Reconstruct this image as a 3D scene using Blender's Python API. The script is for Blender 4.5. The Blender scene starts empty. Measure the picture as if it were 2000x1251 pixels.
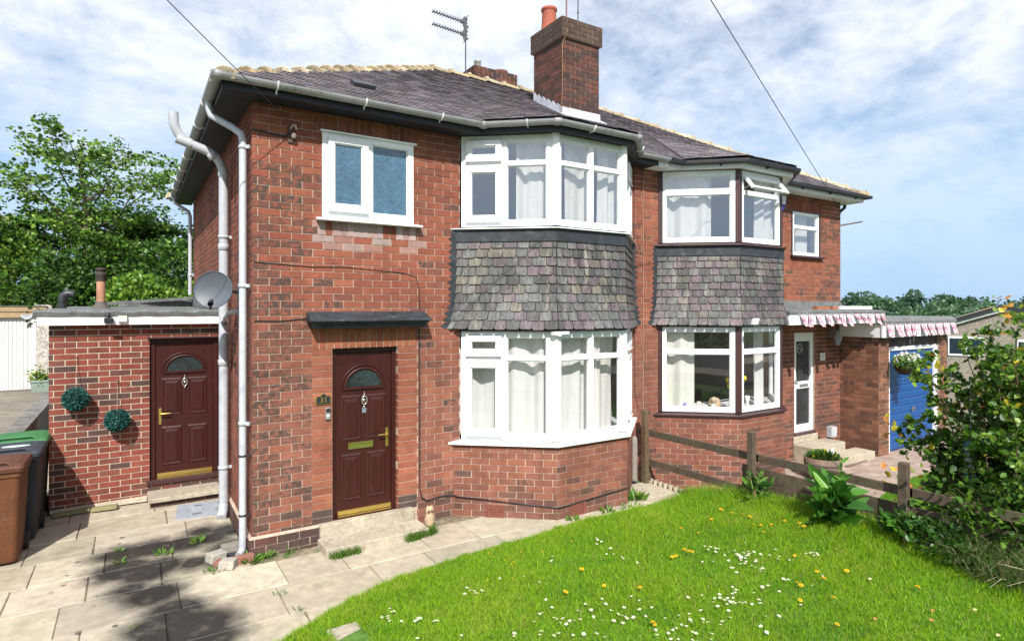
import bpy, math, random
import numpy as np
from mathutils import Vector, Matrix
random.seed(7); rng = np.random.default_rng(7)
S = bpy.context.scene
COL = S.collection
rad = math.radians
# ------------------------------------------------------------------ camera
cam_d = bpy.data.cameras.new("camera"); cam = bpy.data.objects.new("camera", cam_d); COL.objects.link(cam); S.camera = cam
cam_d.sensor_width = 36.0; cam_d.lens = 36.0 * 1167 / 2000
cam_d.shift_y = -0.01175; cam_d.clip_start = 0.05; cam_d.clip_end = 2000
cam.location = (-1.0584, -6.789, 2.62)
cam.rotation_euler = (rad(90), 0, -rad(32.384))
# ------------------------------------------------------------------ sky and sun
SUN_EL, SUN_AZ = 43.0, 26.0                      # azimuth: degrees left of the facade normal
sd = Vector((-math.sin(rad(SUN_AZ)) * math.cos(rad(SUN_EL)), -math.cos(rad(SUN_AZ)) * math.cos(rad(SUN_EL)), math.sin(rad(SUN_EL))))
W = bpy.data.worlds.new("World"); S.world = W; W.use_nodes = True
nt = W.node_tree; nt.nodes.clear()
def wn(t, **k):
    n = nt.nodes.new(t)
    for a, b in k.items(): setattr(n, a, b)
    return n
out = wn('ShaderNodeOutputWorld'); bg = wn('ShaderNodeBackground'); sky = wn('ShaderNodeTexSky')
sky.sky_type = 'NISHITA'; sky.sun_disc = False; sky.sun_elevation = rad(SUN_EL)
sky.sun_rotation = math.atan2(sd.x, sd.y); sky.air_density = 1.0; sky.dust_density = 0.6; sky.ozone_density = 1.6
bg.inputs['Strength'].default_value = 0.098
tc = wn('ShaderNodeTexCoord'); sep = wn('ShaderNodeSeparateXYZ'); nt.links.new(tc.outputs['Generated'], sep.inputs[0])
def wm(op, a, b=None):
    n = wn('ShaderNodeMath', operation=op)
    for i, q in enumerate((a, b)):
        if q is None: continue
        if isinstance(q, (int, float)): n.inputs[i].default_value = q
        else: nt.links.new(q, n.inputs[i])
    return n.outputs[0]
zz = wm('MAXIMUM', sep.outputs['Z'], 0.0); den = wm('ADD', zz, 0.30)
cmb = wn('ShaderNodeCombineXYZ')
nt.links.new(wm('DIVIDE', sep.outputs['X'], den), cmb.inputs[0]); nt.links.new(wm('DIVIDE', sep.outputs['Y'], den), cmb.inputs[1])
def noise(sc, det, rough, dist, off):
    mp = wn('ShaderNodeMapping'); mp.inputs['Location'].default_value = off; nt.links.new(cmb.outputs[0], mp.inputs[0])
    n = wn('ShaderNodeTexNoise'); n.inputs['Scale'].default_value = sc; n.inputs['Detail'].default_value = det
    n.inputs['Roughness'].default_value = rough; n.inputs['Distortion'].default_value = dist
    nt.links.new(mp.outputs[0], n.inputs['Vector']); return n.outputs[0]
n1 = noise(0.95, 4, .55, .2, (3.1, 1.7, 0)); n2 = noise(4.6, 8, .60, .25, (0.4, 5.2, 0)); n3 = noise(13.0, 6, .6, .3, (7.4, 2.2, 0))
mix = wm('ADD', wm('ADD', wm('MULTIPLY', n1, .52), wm('MULTIPLY', n2, .30)), wm('MULTIPLY', n3, .18))
rmp = wn('ShaderNodeValToRGB'); nt.links.new(mix, rmp.inputs[0])
rmp.color_ramp.elements[0].position = .372; rmp.color_ramp.elements[0].color = (.16, .16, .16, 1)
rmp.color_ramp.elements[1].position = .515; rmp.color_ramp.elements[1].color = (.95, .95, .95, 1)
hz = wn('ShaderNodeMapRange'); nt.links.new(sep.outputs['Z'], hz.inputs[0]); hz.inputs[1].default_value = .05; hz.inputs[2].default_value = .34; hz.inputs[3].default_value = .12; hz.inputs[4].default_value = 1.0
mx = wn('ShaderNodeMix', data_type='RGBA'); nt.links.new(wm('MULTIPLY', rmp.outputs[0], hz.outputs[0]), mx.inputs[0])
hb2 = wn('ShaderNodeMapRange'); nt.links.new(sep.outputs['Z'], hb2.inputs[0]); hb2.inputs[1].default_value = .0; hb2.inputs[2].default_value = .42; hb2.inputs[3].default_value = .92; hb2.inputs[4].default_value = .12
hx = wn('ShaderNodeMix', data_type='RGBA'); nt.links.new(hb2.outputs[0], hx.inputs[0]); nt.links.new(sky.outputs[0], hx.inputs[6]); hx.inputs[7].default_value = (2.9, 4.75, 7.2, 1); nt.links.new(hx.outputs[2], mx.inputs[6]); mx.inputs[7].default_value = (7.35, 7.75, 8.5, 1)
nt.links.new(mx.outputs[2], bg.inputs[0]); nt.links.new(bg.outputs[0], out.inputs[0])
sun_d = bpy.data.lights.new("sun", 'SUN'); sun = bpy.data.objects.new("sun", sun_d); COL.objects.link(sun)
sun_d.energy = 4.6; sun_d.angle = rad(0.5); sun_d.color = (1, .955, .88)
sun.rotation_euler = sd.to_track_quat('Z', 'Y').to_euler()
S.view_settings.view_transform = 'Standard'; S.view_settings.look = 'None'; S.view_settings.exposure = 0.52; S.view_settings.gamma = 1
try: S.cycles.max_bounces = 8; S.cycles.transparent_max_bounces = 24
except Exception: pass
# ------------------------------------------------------------------ materials
def mat(name, col=(1, 1, 1), rough=.7, noise=0, amt=.3, bump=0, bscale=None, metal=0, spec=.5, smear=False, translucent=0, stretch=(1, 1, 1), dirt=None, coat=0):
    m = bpy.data.materials.new(name); m.use_nodes = True; t = m.node_tree; t.nodes.clear(); N = t.nodes.new; Lk = t.links.new
    o = N('ShaderNodeOutputMaterial'); p = N('ShaderNodeBsdfPrincipled')
    p.inputs['Roughness'].default_value = rough; p.inputs['Metallic'].default_value = metal; p.inputs['Specular IOR Level'].default_value = spec
    if coat: p.inputs['Coat Weight'].default_value = coat
    at = N('ShaderNodeAttribute'); at.attribute_name = 'tint'
    base = N('ShaderNodeMix'); base.data_type = 'RGBA'; base.blend_type = 'MULTIPLY'; base.inputs[0].default_value = 1
    Lk(at.outputs['Color'], base.inputs[6]); base.inputs[7].default_value = (*col, 1); c = base.outputs[2]
    tcn = N('ShaderNodeTexCoord'); mp = N('ShaderNodeMapping'); mp.inputs['Scale'].default_value = stretch; Lk(tcn.outputs['Object'], mp.inputs[0])
    def nz(s, d=6, r=.6):
        n = N('ShaderNodeTexNoise'); n.inputs['Scale'].default_value = s; n.inputs['Detail'].default_value = d; n.inputs['Roughness'].default_value = r
        Lk(mp.outputs[0], n.inputs['Vector']); return n.outputs[0]
    def rampmul(src, lo, hi, p0=.3, p1=.7, colr=False):
        nonlocal c
        r = N('ShaderNodeValToRGB'); Lk(src, r.inputs[0]); r.color_ramp.elements[0].position = p0; r.color_ramp.elements[1].position = p1
        r.color_ramp.elements[0].color = (*(lo if colr else (lo,) * 3), 1); r.color_ramp.elements[1].color = (*(hi if colr else (hi,) * 3), 1)
        q = N('ShaderNodeMix'); q.data_type = 'RGBA'; q.blend_type = 'MULTIPLY'; q.inputs[0].default_value = 1
        Lk(c, q.inputs[6]); Lk(r.outputs[0], q.inputs[7]); c = q.outputs[2]
    if noise: rampmul(nz(noise), 1 - amt, 1 + amt)
    if noise: rampmul(nz(noise * .13, 3), 1 - amt * .75, 1 + amt * .75)
    if smear:      # burnt faces of single bricks: strength comes with each brick
        r = N('ShaderNodeValToRGB'); Lk(nz(15, 5, .65), r.inputs[0]); r.color_ramp.elements[0].position = .40; r.color_ramp.elements[1].position = .54
        mm = N('ShaderNodeMath'); mm.operation = 'MULTIPLY'; Lk(r.outputs[0], mm.inputs[0]); Lk(at.outputs['Alpha'], mm.inputs[1])
        q = N('ShaderNodeMix'); q.data_type = 'RGBA'; Lk(mm.outputs[0], q.inputs[0]); Lk(c, q.inputs[6]); q.inputs[7].default_value = (.075, .052, .045, 1); c = q.outputs[2]
    if dirt:
        dc, dsc, p0, p1 = dirt
        r = N('ShaderNodeValToRGB'); Lk(nz(dsc, 7, .65), r.inputs[0]); r.color_ramp.elements[0].position = p0; r.color_ramp.elements[1].position = p1
        q = N('ShaderNodeMix'); q.data_type = 'RGBA'; Lk(r.outputs[0], q.inputs[0]); Lk(c, q.inputs[6]); q.inputs[7].default_value = (*dc, 1); c = q.outputs[2]
    Lk(c, p.inputs['Base Color'])
    if bump:
        b = N('ShaderNodeBump'); b.inputs['Strength'].default_value = bump; b.inputs['Distance'].default_value = .01
        Lk(nz(bscale or noise * 2 or 30), b.inputs['Height']); Lk(b.outputs[0], p.inputs['Normal'])
    if translucent:
        tr = N('ShaderNodeBsdfTranslucent'); Lk(c, tr.inputs[0]); ms = N('ShaderNodeMixShader'); ms.inputs[0].default_value = translucent
        Lk(p.outputs[0], ms.inputs[1]); Lk(tr.outputs[0], ms.inputs[2]); Lk(ms.outputs[0], o.inputs[0])
    else: Lk(p.outputs[0], o.inputs[0])
    return m
def glass_mat(name, tint=(.95, .958, .962), lo=.10, hi=.9):
    m = bpy.data.materials.new(name); m.use_nodes = True; t = m.node_tree; t.nodes.clear(); N = t.nodes.new; Lk = t.links.new
    o = N('ShaderNodeOutputMaterial'); tr = N('ShaderNodeBsdfTransparent'); tr.inputs[0].default_value = (*tint, 1)
    gl = N('ShaderNodeBsdfGlossy'); gl.inputs['Roughness'].default_value = .005; gl.inputs[0].default_value = (.95, .97, 1, 1)
    f = N('ShaderNodeMath'); f.operation = 'POWER'; lw = N('ShaderNodeLayerWeight'); lw.inputs[0].default_value = .5; Lk(lw.outputs['Facing'], f.inputs[0]); f.inputs[1].default_value = 3.0
    tcn = N('ShaderNodeTexCoord'); n = N('ShaderNodeTexNoise'); n.inputs['Scale'].default_value = 2.2; n.inputs['Detail'].default_value = 1; Lk(tcn.outputs['Object'], n.inputs[0])
    b = N('ShaderNodeBump'); b.inputs['Strength'].default_value = .02; b.inputs['Distance'].default_value = .03; Lk(n.outputs[0], b.inputs['Height']); Lk(b.outputs[0], gl.inputs['Normal'])
    a = N('ShaderNodeMath'); a.operation = 'MULTIPLY_ADD'; Lk(f.outputs[0], a.inputs[0]); a.inputs[1].default_value = hi; a.inputs[2].default_value = lo; a.use_clamp = True
    ms = N('ShaderNodeMixShader'); Lk(a.outputs[0], ms.inputs[0]); Lk(tr.outputs[0], ms.inputs[1]); Lk(gl.outputs[0], ms.inputs[2]); Lk(ms.outputs[0], o.inputs[0])
    return m
def curtain_mat(name, col):
    return mat(name, col, .9, 40, .05, translucent=.35, spec=.1)
M = {}
M['brick'] = mat('brick', (1, 1, 1), .88, 55, .20, .5, 70, smear=True, spec=.25)
M['mortar'] = mat('mortar', (.52, .40, .315), .95, 40, .22, .5, 80, spec=.1)
M['mortar_pale'] = mat('mortar_pale', (.55, .485, .38), .95, 40, .15, .4, 80, spec=.1)
M['roof_tile'] = mat('roof_tile', (1, 1, 1), .75, 18, .25, .5, 60, spec=.4)
M['ridge'] = mat('ridge', (1, 1, 1), .9, 26, .35, .6, 45, dirt=((.10, .085, .05), 16, .56, .68))
M['slate'] = mat('slate', (1, 1, 1), .65, 30, .48, .8, 55, stretch=(1, 1, .22), dirt=((.36, .335, .28), 9, .56, .80))
M['upvc'] = mat('white_plastic', (.80, .82, .84), .34, 6, .04, spec=.5, dirt=((.50, .50, .46), 5, .60, .90))
M['grey_plastic'] = mat('grey_plastic', (.27, .275, .285), .42, 9, .10, dirt=((.09, .095, .065), 6, .54, .80))
M['pale_plastic'] = mat('pale_plastic', (.43, .45, .49), .42, 9, .08, dirt=((.30, .30, .29), 5, .56, .85))
M['black_paint'] = mat('black_paint', (.011, .013, .017), .55, 14, .4, .25, 40)
M['lead_black'] = mat('black_flashing', (.026, .033, .042), .62, 9, .45, .4, 30, dirt=((.10, .12, .14), 9, .58, .8))
M['lead'] = mat('lead', (.46, .49, .53), .55, 12, .25, .2, 30)
M['brown_door'] = mat('brown_door', (.042, .0095, .008), .40, 60, .22, .18, 90, stretch=(1, 1, .12), spec=.35)
M['brown_frame'] = mat('brown_frame', (.050, .020, .021), .45, 20, .18, spec=.5)
M['white_paint'] = mat('white_paint', (.80, .80, .82), .5, 5, .04)
M['brass'] = mat('brass', (.72, .52, .16), .28, 10, .08, metal=.9)
M['chrome'] = mat('chrome', (.75, .72, .66), .22, metal=.95)
M['black_plastic'] = mat('black_plastic', (.022, .024, .028), .45)
M['concrete'] = mat('concrete', (.40, .35, .27), .92, 22, .22, .5, 60, dirt=((.20, .185, .13), 5, .55, .80))
M['slab'] = mat('paving_slab', (1, 1, 1), .9, 9, .17, .35, 50, dirt=((.17, .15, .115), 2.6, .57, .84), spec=.3)
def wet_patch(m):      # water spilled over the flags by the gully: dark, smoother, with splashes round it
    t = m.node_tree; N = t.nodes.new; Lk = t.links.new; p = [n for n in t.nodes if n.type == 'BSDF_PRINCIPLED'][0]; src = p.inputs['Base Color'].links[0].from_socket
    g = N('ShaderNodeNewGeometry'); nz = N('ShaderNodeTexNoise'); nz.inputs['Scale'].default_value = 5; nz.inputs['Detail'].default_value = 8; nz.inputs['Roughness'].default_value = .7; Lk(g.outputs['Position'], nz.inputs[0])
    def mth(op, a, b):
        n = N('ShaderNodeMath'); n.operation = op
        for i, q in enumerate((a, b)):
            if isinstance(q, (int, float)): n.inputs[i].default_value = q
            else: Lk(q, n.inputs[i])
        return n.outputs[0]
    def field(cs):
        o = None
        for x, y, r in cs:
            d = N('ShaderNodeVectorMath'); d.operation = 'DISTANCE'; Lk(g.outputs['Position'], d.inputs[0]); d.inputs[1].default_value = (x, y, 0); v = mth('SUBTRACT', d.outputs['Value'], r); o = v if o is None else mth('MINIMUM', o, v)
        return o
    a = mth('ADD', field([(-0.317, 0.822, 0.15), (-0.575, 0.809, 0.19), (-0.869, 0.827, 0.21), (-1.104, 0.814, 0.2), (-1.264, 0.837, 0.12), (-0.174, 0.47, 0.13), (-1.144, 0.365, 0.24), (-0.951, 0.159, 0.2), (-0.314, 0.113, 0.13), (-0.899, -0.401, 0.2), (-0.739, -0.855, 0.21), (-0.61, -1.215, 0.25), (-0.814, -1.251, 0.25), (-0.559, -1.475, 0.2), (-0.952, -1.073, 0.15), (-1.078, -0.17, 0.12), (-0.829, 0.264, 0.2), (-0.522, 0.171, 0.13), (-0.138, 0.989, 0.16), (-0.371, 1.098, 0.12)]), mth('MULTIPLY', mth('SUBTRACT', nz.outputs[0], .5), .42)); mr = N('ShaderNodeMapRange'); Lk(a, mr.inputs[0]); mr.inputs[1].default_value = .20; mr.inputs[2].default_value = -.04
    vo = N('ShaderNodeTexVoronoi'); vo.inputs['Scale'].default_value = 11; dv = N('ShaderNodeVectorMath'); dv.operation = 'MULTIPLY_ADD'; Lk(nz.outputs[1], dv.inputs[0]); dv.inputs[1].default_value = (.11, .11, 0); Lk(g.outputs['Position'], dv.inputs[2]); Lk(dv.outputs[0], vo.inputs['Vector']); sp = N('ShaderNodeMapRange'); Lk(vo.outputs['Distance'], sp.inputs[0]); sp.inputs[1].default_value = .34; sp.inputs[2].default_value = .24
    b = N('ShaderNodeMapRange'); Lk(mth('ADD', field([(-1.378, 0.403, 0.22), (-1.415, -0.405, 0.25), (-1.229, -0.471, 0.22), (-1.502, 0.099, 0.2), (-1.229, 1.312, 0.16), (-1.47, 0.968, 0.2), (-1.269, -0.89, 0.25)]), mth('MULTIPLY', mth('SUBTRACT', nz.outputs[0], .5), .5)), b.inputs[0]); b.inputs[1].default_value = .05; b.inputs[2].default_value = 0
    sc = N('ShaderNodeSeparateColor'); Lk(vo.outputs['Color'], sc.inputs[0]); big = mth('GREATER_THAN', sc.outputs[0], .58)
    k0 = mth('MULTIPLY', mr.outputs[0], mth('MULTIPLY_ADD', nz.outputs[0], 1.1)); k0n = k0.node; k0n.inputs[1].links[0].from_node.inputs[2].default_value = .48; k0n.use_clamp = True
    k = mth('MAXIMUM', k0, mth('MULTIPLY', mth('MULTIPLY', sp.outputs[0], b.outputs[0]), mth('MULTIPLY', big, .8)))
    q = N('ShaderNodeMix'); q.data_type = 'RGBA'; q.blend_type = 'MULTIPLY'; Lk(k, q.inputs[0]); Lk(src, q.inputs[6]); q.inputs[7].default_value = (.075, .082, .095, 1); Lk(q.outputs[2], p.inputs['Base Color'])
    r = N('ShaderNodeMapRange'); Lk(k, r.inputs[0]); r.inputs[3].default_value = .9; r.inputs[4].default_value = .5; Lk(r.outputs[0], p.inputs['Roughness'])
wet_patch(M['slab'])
# the wet patch also darkens the joints
def weathering(m, lo, hi):      # broad uneven weathering and faint rain streaks over a wall
    t = m.node_tree; N = t.nodes.new; Lk = t.links.new; p = [n for n in t.nodes if n.type == 'BSDF_PRINCIPLED'][0]; src = p.inputs['Base Color'].links[0].from_socket; g = N('ShaderNodeNewGeometry')
    for sc, st, a, b in ((1.0, (1, 1, .8), lo, hi), (5.0, (1, 1, .10), lo + .06, 1.04)):
        mp = N('ShaderNodeMapping'); mp.inputs['Scale'].default_value = st; Lk(g.outputs['Position'], mp.inputs[0]); n = N('ShaderNodeTexNoise'); n.inputs['Scale'].default_value = sc; n.inputs['Detail'].default_value = 6; n.inputs['Roughness'].default_value = .65; Lk(mp.outputs[0], n.inputs[0])
        r = N('ShaderNodeMapRange'); Lk(n.outputs[0], r.inputs[0]); r.inputs[1].default_value = .32; r.inputs[2].default_value = .66; r.inputs[3].default_value = a; r.inputs[4].default_value = b
        q = N('ShaderNodeMix'); q.data_type = 'RGBA'; q.blend_type = 'MULTIPLY'; q.inputs[0].default_value = 1; Lk(src, q.inputs[6]); Lk(r.outputs[0], q.inputs[7]); src = q.outputs[2]
    Lk(src, p.inputs['Base Color'])
weathering(M['brick'], .80, 1.14); weathering(M['mortar'], .78, 1.10); weathering(M['slate'], .84, 1.12); weathering(M['roof_tile'], .86, 1.10)
M['joint'] = mat('joint_soil', (.20, .17, .115), .95, 20, .35, .5, 60, dirt=((.07, .12, .025), 4, .52, .64))
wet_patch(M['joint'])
M['blockpave'] = mat('block_paving', (1, 1, 1), .9, 30, .15, .3, 60)
M['felt'] = mat('roofing_felt', (.14, .15, .15), .95, 60, .4, .8, 120)
M['soil'] = mat('soil', (.075, .16, .02), .95, 8, .4, .6, 40)
M['grassground'] = mat('ground_grass', (.06, .11, .025), .95, 2, .35, .5, 20)
M['grass'] = mat('grass_blade', (1, 1, 1), .55, 0, translucent=.38, spec=.3)
M['leaf'] = mat('leaf', (1, 1, 1), .42, 0, translucent=.34, spec=.45)
M['bark'] = mat('bark', (.13, .10, .07), .95, 25, .4, .8, 50, stretch=(1, 1, .3))
M['wood'] = mat('old_wood', (.098, .068, .046), .88, 18, .35, .5, 50, stretch=(1, 1, 1), dirt=((.085, .10, .055), 5, .52, .75))
M['wood_new'] = mat('sawn_wood', (.34, .24, .13), .85, 20, .2, .3, 50)
M['wood_dark'] = mat('stained_wood', (.035, .020, .015), .6, 30, .3, .2, 60, stretch=(1, 1, .2))
M['curtain'] = curtain_mat('curtain_white', (.90, .90, .88))
M['curtain_cream'] = curtain_mat('curtain_cream', (.90, .89, .83))
M['curtain_warm'] = curtain_mat('curtain_warm', (.88, .85, .82))
M['plaster'] = mat('plaster', (.42, .40, .37), .9, 5, .05)
M['dark_room'] = mat('room_floor', (.10, .085, .07), .8, 5, .2)
M['render'] = mat('pebbledash', (.28, .245, .205), .95, 90, .5, 1.0, 110)
M['bluedoor'] = mat('blue_paint', (.004, .068, .255), .42, 12, .10)
M['generic'] = mat('painted', (1, 1, 1), .5, 12, .10)
M['matte'] = mat('matte', (1, 1, 1), .85, 18, .18, .2, 40)
M['metal'] = mat('galvanised', (.50, .51, .52), .4, 14, .2, metal=.8)
M['terracotta'] = mat('terracotta', (.36, .10, .06), .8, 14, .16, .2, 40, dirt=((.42, .26, .2), 9, .66, .8))
M['air_brick'] = mat('air_brick', (.20, .062, .042), .85, 20, .2)
M['dark_metal'] = mat('dull_metal', (.09, .095, .11), .6, spec=.3)
M['asphalt'] = mat('asphalt', (.055, .055, .058), .9, 40, .3, .4, 120)
M['bin'] = mat('bin_plastic', (1, 1, 1), .62, 40, .14, .12, 160, spec=.3, dirt=((.16, .14, .12), 5, .62, .9))
M['dish'] = mat('dish_grey', (.085, .10, .125), .5, 30, .12)
M['moss'] = mat('topiary', (1, 1, 1), .6, 0, translucent=.15)
M['glass'] = glass_mat('window_glass', lo=.085, hi=.75)
M['glass_up'] = glass_mat('window_glass_upper', lo=.24, hi=.75)
M['obscure'] = mat('obscure_glass', (.055, .125, .195), .10, 60, .25, 1.0, 38, spec=1.0, stretch=(1, 1, .55))
M['fan_glass'] = mat('textured_glass', (.022, .032, .034), .22, 30, .5, .6, 60, spec=.45)
M['door_glass'] = mat('dark_door_glass', (.03, .032, .034), .25, 60, .4, .5, 90, spec=.4)
M['wall_white'] = mat('white_wall', (.62, .62, .60), .85, 8, .05)
# ------------------------------------------------------------------ mesh builder
def V3(*a): return Vector(a)
class MB:
    def __init__(s): s.v = []; s.f = []; s.t = []; s.sm = []
    def add(s, pts, faces, t=(1, 1, 1, 0), smooth=False):
        b = len(s.v); s.v += [tuple(p) for p in pts]
        for f in faces: s.f.append([b + i for i in f]); s.t.append(t if len(t) == 4 else (*t, 0)); s.sm.append(smooth)
        return s
    def quad(s, a, b, c, d, t=(1, 1, 1, 0)): return s.add([a, b, c, d], [(0, 1, 2, 3)], t)
    def obox(s, c, ux, uy, uz, t=(1, 1, 1, 0), skip=()):      # centre + three half-axis vectors
        c = Vector(c); ux = Vector(ux); uy = Vector(uy); uz = Vector(uz)
        p = [c + ux * i + uy * j + uz * k for k in (-1, 1) for j in (-1, 1) for i in (-1, 1)]
        F = [(0, 2, 3, 1), (4, 5, 7, 6), (0, 1, 5, 4), (2, 6, 7, 3), (0, 4, 6, 2), (1, 3, 7, 5)]
        return s.add(p, [f for i, f in enumerate(F) if i not in skip], t)
    def box(s, x0, x1, y0, y1, z0, z1, t=(1, 1, 1, 0)):
        return s.obox(((x0 + x1) / 2, (y0 + y1) / 2, (z0 + z1) / 2), ((x1 - x0) / 2, 0, 0), (0, (y1 - y0) / 2, 0), (0, 0, (z1 - z0) / 2), t)
    def bar(s, a, b, w, h, up=(0, 0, 1), t=(1, 1, 1, 0)):      # square bar a->b, half sizes w (side) h (up)
        a = Vector(a); b = Vector(b); d = (b - a); L = d.length; d.normalize(); u = Vector(up); sd_ = d.cross(u).normalized(); u = sd_.cross(d).normalized()
        return s.obox((a + b) / 2, d * L / 2, sd_ * w, u * h, t)
    def tube(s, pts, r, n=8, t=(1, 1, 1, 0), caps=True, smooth=True, arc=None):
        pts = [Vector(p) for p in pts]; rr = r if isinstance(r, (list, tuple)) else [r] * len(pts); rings = []; pu = None
        for i, p in enumerate(pts):
            if i == 0: d = pts[1] - p
            elif i == len(pts) - 1: d = p - pts[i - 1]
            else: d = (pts[i + 1] - p).normalized() + (p - pts[i - 1]).normalized()
            d.normalize()
            if pu is None: pu = d.orthogonal().normalized()
            pu = (pu - d * pu.dot(d)).normalized(); w = d.cross(pu)
            rings.append([p + (pu * math.cos(2 * math.pi * k / n) + w * math.sin(2 * math.pi * k / n)) * rr[i] for k in range(n)])
        P = [q for R_ in rings for q in R_]; F = []
        for i in range(len(rings) - 1):
            for k in range(n): F.append((i * n + k, i * n + (k + 1) % n, (i + 1) * n + (k + 1) % n, (i + 1) * n + k))
        s.add(P, F, t, smooth)
        if caps: s.add(rings[0], [tuple(reversed(range(n)))], t); s.add(rings[-1], [tuple(range(n))], t)
        return s
    def lathe(s, c, prof, n=16, axis=(0, 0, 1), t=(1, 1, 1, 0), smooth=True, sx=1, sy=1):   # prof: [(radius, height)]
        c = Vector(c); q = Vector((0, 0, 1)).rotation_difference(Vector(axis).normalized()); P = []; F = []
        for r, h in prof:
            for k in range(n):
                a = 2 * math.pi * k / n; P.append(c + q @ Vector((math.cos(a) * r * sx, math.sin(a) * r * sy, h)))
        for i in range(len(prof) - 1):
            for k in range(n): F.append((i * n + k, i * n + (k + 1) % n, (i + 1) * n + (k + 1) % n, (i + 1) * n + k))
        return s.add(P, F, t, smooth)
    def build(s, name, m, parent=None, origin=None, bevel=0):
        if origin is None and parent is None: origin = (0, 0, 0)
        o = Vector(origin) if origin is not None else Vector((0, 0, 0))
        me = bpy.data.meshes.new(name); me.from_pydata([(p[0] - o.x, p[1] - o.y, p[2] - o.z) for p in s.v], [], s.f)
        a = me.color_attributes.new('tint', 'FLOAT_COLOR', 'CORNER'); arr = np.repeat(np.array(s.t, dtype=np.float32), [len(f) for f in s.f], axis=0)
        a.data.foreach_set('color', arr.ravel()); me.polygons.foreach_set('use_smooth', s.sm); me.update()
        me.materials.append(M[m] if isinstance(m, str) else m)
        ob = bpy.data.objects.new(name, me); COL.objects.link(ob); ob.location = o
        if parent is not None:
            ob.parent = parent
            ob.matrix_parent_inverse = Matrix.Translation(-wloc(parent))
        if bevel:
            bv = ob.modifiers.new('bevel', 'BEVEL'); bv.width = bevel; bv.segments = 2; bv.limit_method = 'ANGLE'
        return ob
def wloc(o):
    l = Vector((0, 0, 0))
    if o.parent is None: return Vector(o.location)
    return l if o.type == 'MESH' else Vector(o.location)
def thing(name, label, cat, loc=(0, 0, 0), group=None):
    o = bpy.data.objects.new(name, None); COL.objects.link(o); o.location = loc; o.empty_display_size = .1
    o['label'] = label; o['category'] = cat
    if group: o['group'] = group
    return o
def tag(o, label, cat, group=None):
    o['label'] = label; o['category'] = cat
    if group: o['group'] = group
    return o
def setting(o, label, cat, kind='structure'):
    o['kind'] = kind; o['label'] = label; o['category'] = cat; return o
def arr_mesh(name, verts, faces_flat, nper, tints, m, parent=None, origin=(0, 0, 0)):   # big numpy mesh, nper corners per face
    me = bpy.data.meshes.new(name); nf = len(faces_flat) // nper
    me.vertices.add(len(verts)); me.vertices.foreach_set('co', (np.asarray(verts, dtype=np.float32) - np.array(origin, dtype=np.float32)).ravel())
    me.loops.add(nf * nper); me.loops.foreach_set('vertex_index', np.asarray(faces_flat, dtype=np.int32))
    me.polygons.add(nf); me.polygons.foreach_set('loop_start', np.arange(0, nf * nper, nper, dtype=np.int32))
    me.update(calc_edges=True)
    a = me.color_attributes.new('tint', 'FLOAT_COLOR', 'CORNER'); t4 = np.ones((nf, 4), dtype=np.float32); t4[:, :3] = tints
    a.data.foreach_set('color', np.repeat(t4, nper, axis=0).ravel())
    me.materials.append(M[m]); ob = bpy.data.objects.new(name, me); COL.objects.link(ob); ob.location = origin
    if parent is not None: ob.parent = parent; ob.location = (0, 0, 0); ob.matrix_parent_inverse = Matrix.Translation(Vector(origin) - wloc(parent))
    return ob
def rect_sub(r, holes):
    out_ = [r]
    for h in holes:
        nx = []
        for (a, b, c, d) in out_:
            if h[0] >= b or h[1] <= a or h[2] >= d or h[3] <= c: nx.append((a, b, c, d)); continue
            if h[0] > a: nx.append((a, h[0], c, d))
            if h[1] < b: nx.append((h[1], b, c, d))
            m0, m1 = max(a, h[0]), min(b, h[1])
            if h[2] > c: nx.append((m0, m1, c, h[2]))
            if h[3] < d: nx.append((m0, m1, h[3], d))
        out_ = nx
    return out_
BL, BH, BJ = .228, .082, .0105
def brickbox(mb, O, U, N, a, b, c, d, t, proud=0.0):
    e = .5 * BJ
    if b - a < .008 or d - c < .008: return
    O = Vector(O); U = Vector(U); N = Vector(N)
    ctr = O + U * ((a + b) / 2) + Vector((0, 0, (c + d) / 2)) + N * (proud - .003)
    mb.obox(ctr, U * ((b - a) / 2), N * .004, Vector((0, 0, (d - c) / 2)), t)
def bricks(mb, O, U, N, u0, u1, z0, z1, holes=(), tint=None, phase=0.0, L=BL, H=BH, J=BJ, zb=0.0, stack=False):
    k = math.floor((z0 - zb) / H + 1e-6)
    while zb + k * H < z1 - .005:
        za, zc = zb + k * H + J / 2, zb + (k + 1) * H - J / 2
        off = phase + (0 if (stack or k % 2 == 0) else L / 2); i = math.floor((u0 - off) / L)
        while off + i * L < u1:
            a, b = off + i * L + J / 2, off + (i + 1) * L - J / 2
            a2, b2, c2, d2 = max(a, u0), min(b, u1), max(za, z0), min(zc, z1)
            if b2 - a2 > .006 and d2 - c2 > .006:
                t = tint((a + b) / 2, (za + zc) / 2, k); pr = random.uniform(-.0015, .0015)
                for q in rect_sub((a2, b2, c2, d2), holes): brickbox(mb, O, U, N, *q, t, pr)
            i += 1
        k += 1
def soldiers(mb, O, U, N, u0, u1, z0, z1, tint, n=None):
    n = n or max(1, round((u1 - u0) / BH)); w = (u1 - u0) / n
    for i in range(n): brickbox(mb, O, U, N, u0 + i * w + BJ / 2, u0 + (i + 1) * w - BJ / 2, z0 + BJ / 2, z1 - BJ / 2, tint(u0 + (i + .5) * w, z0, 0), random.uniform(-.001, .001))
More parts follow.
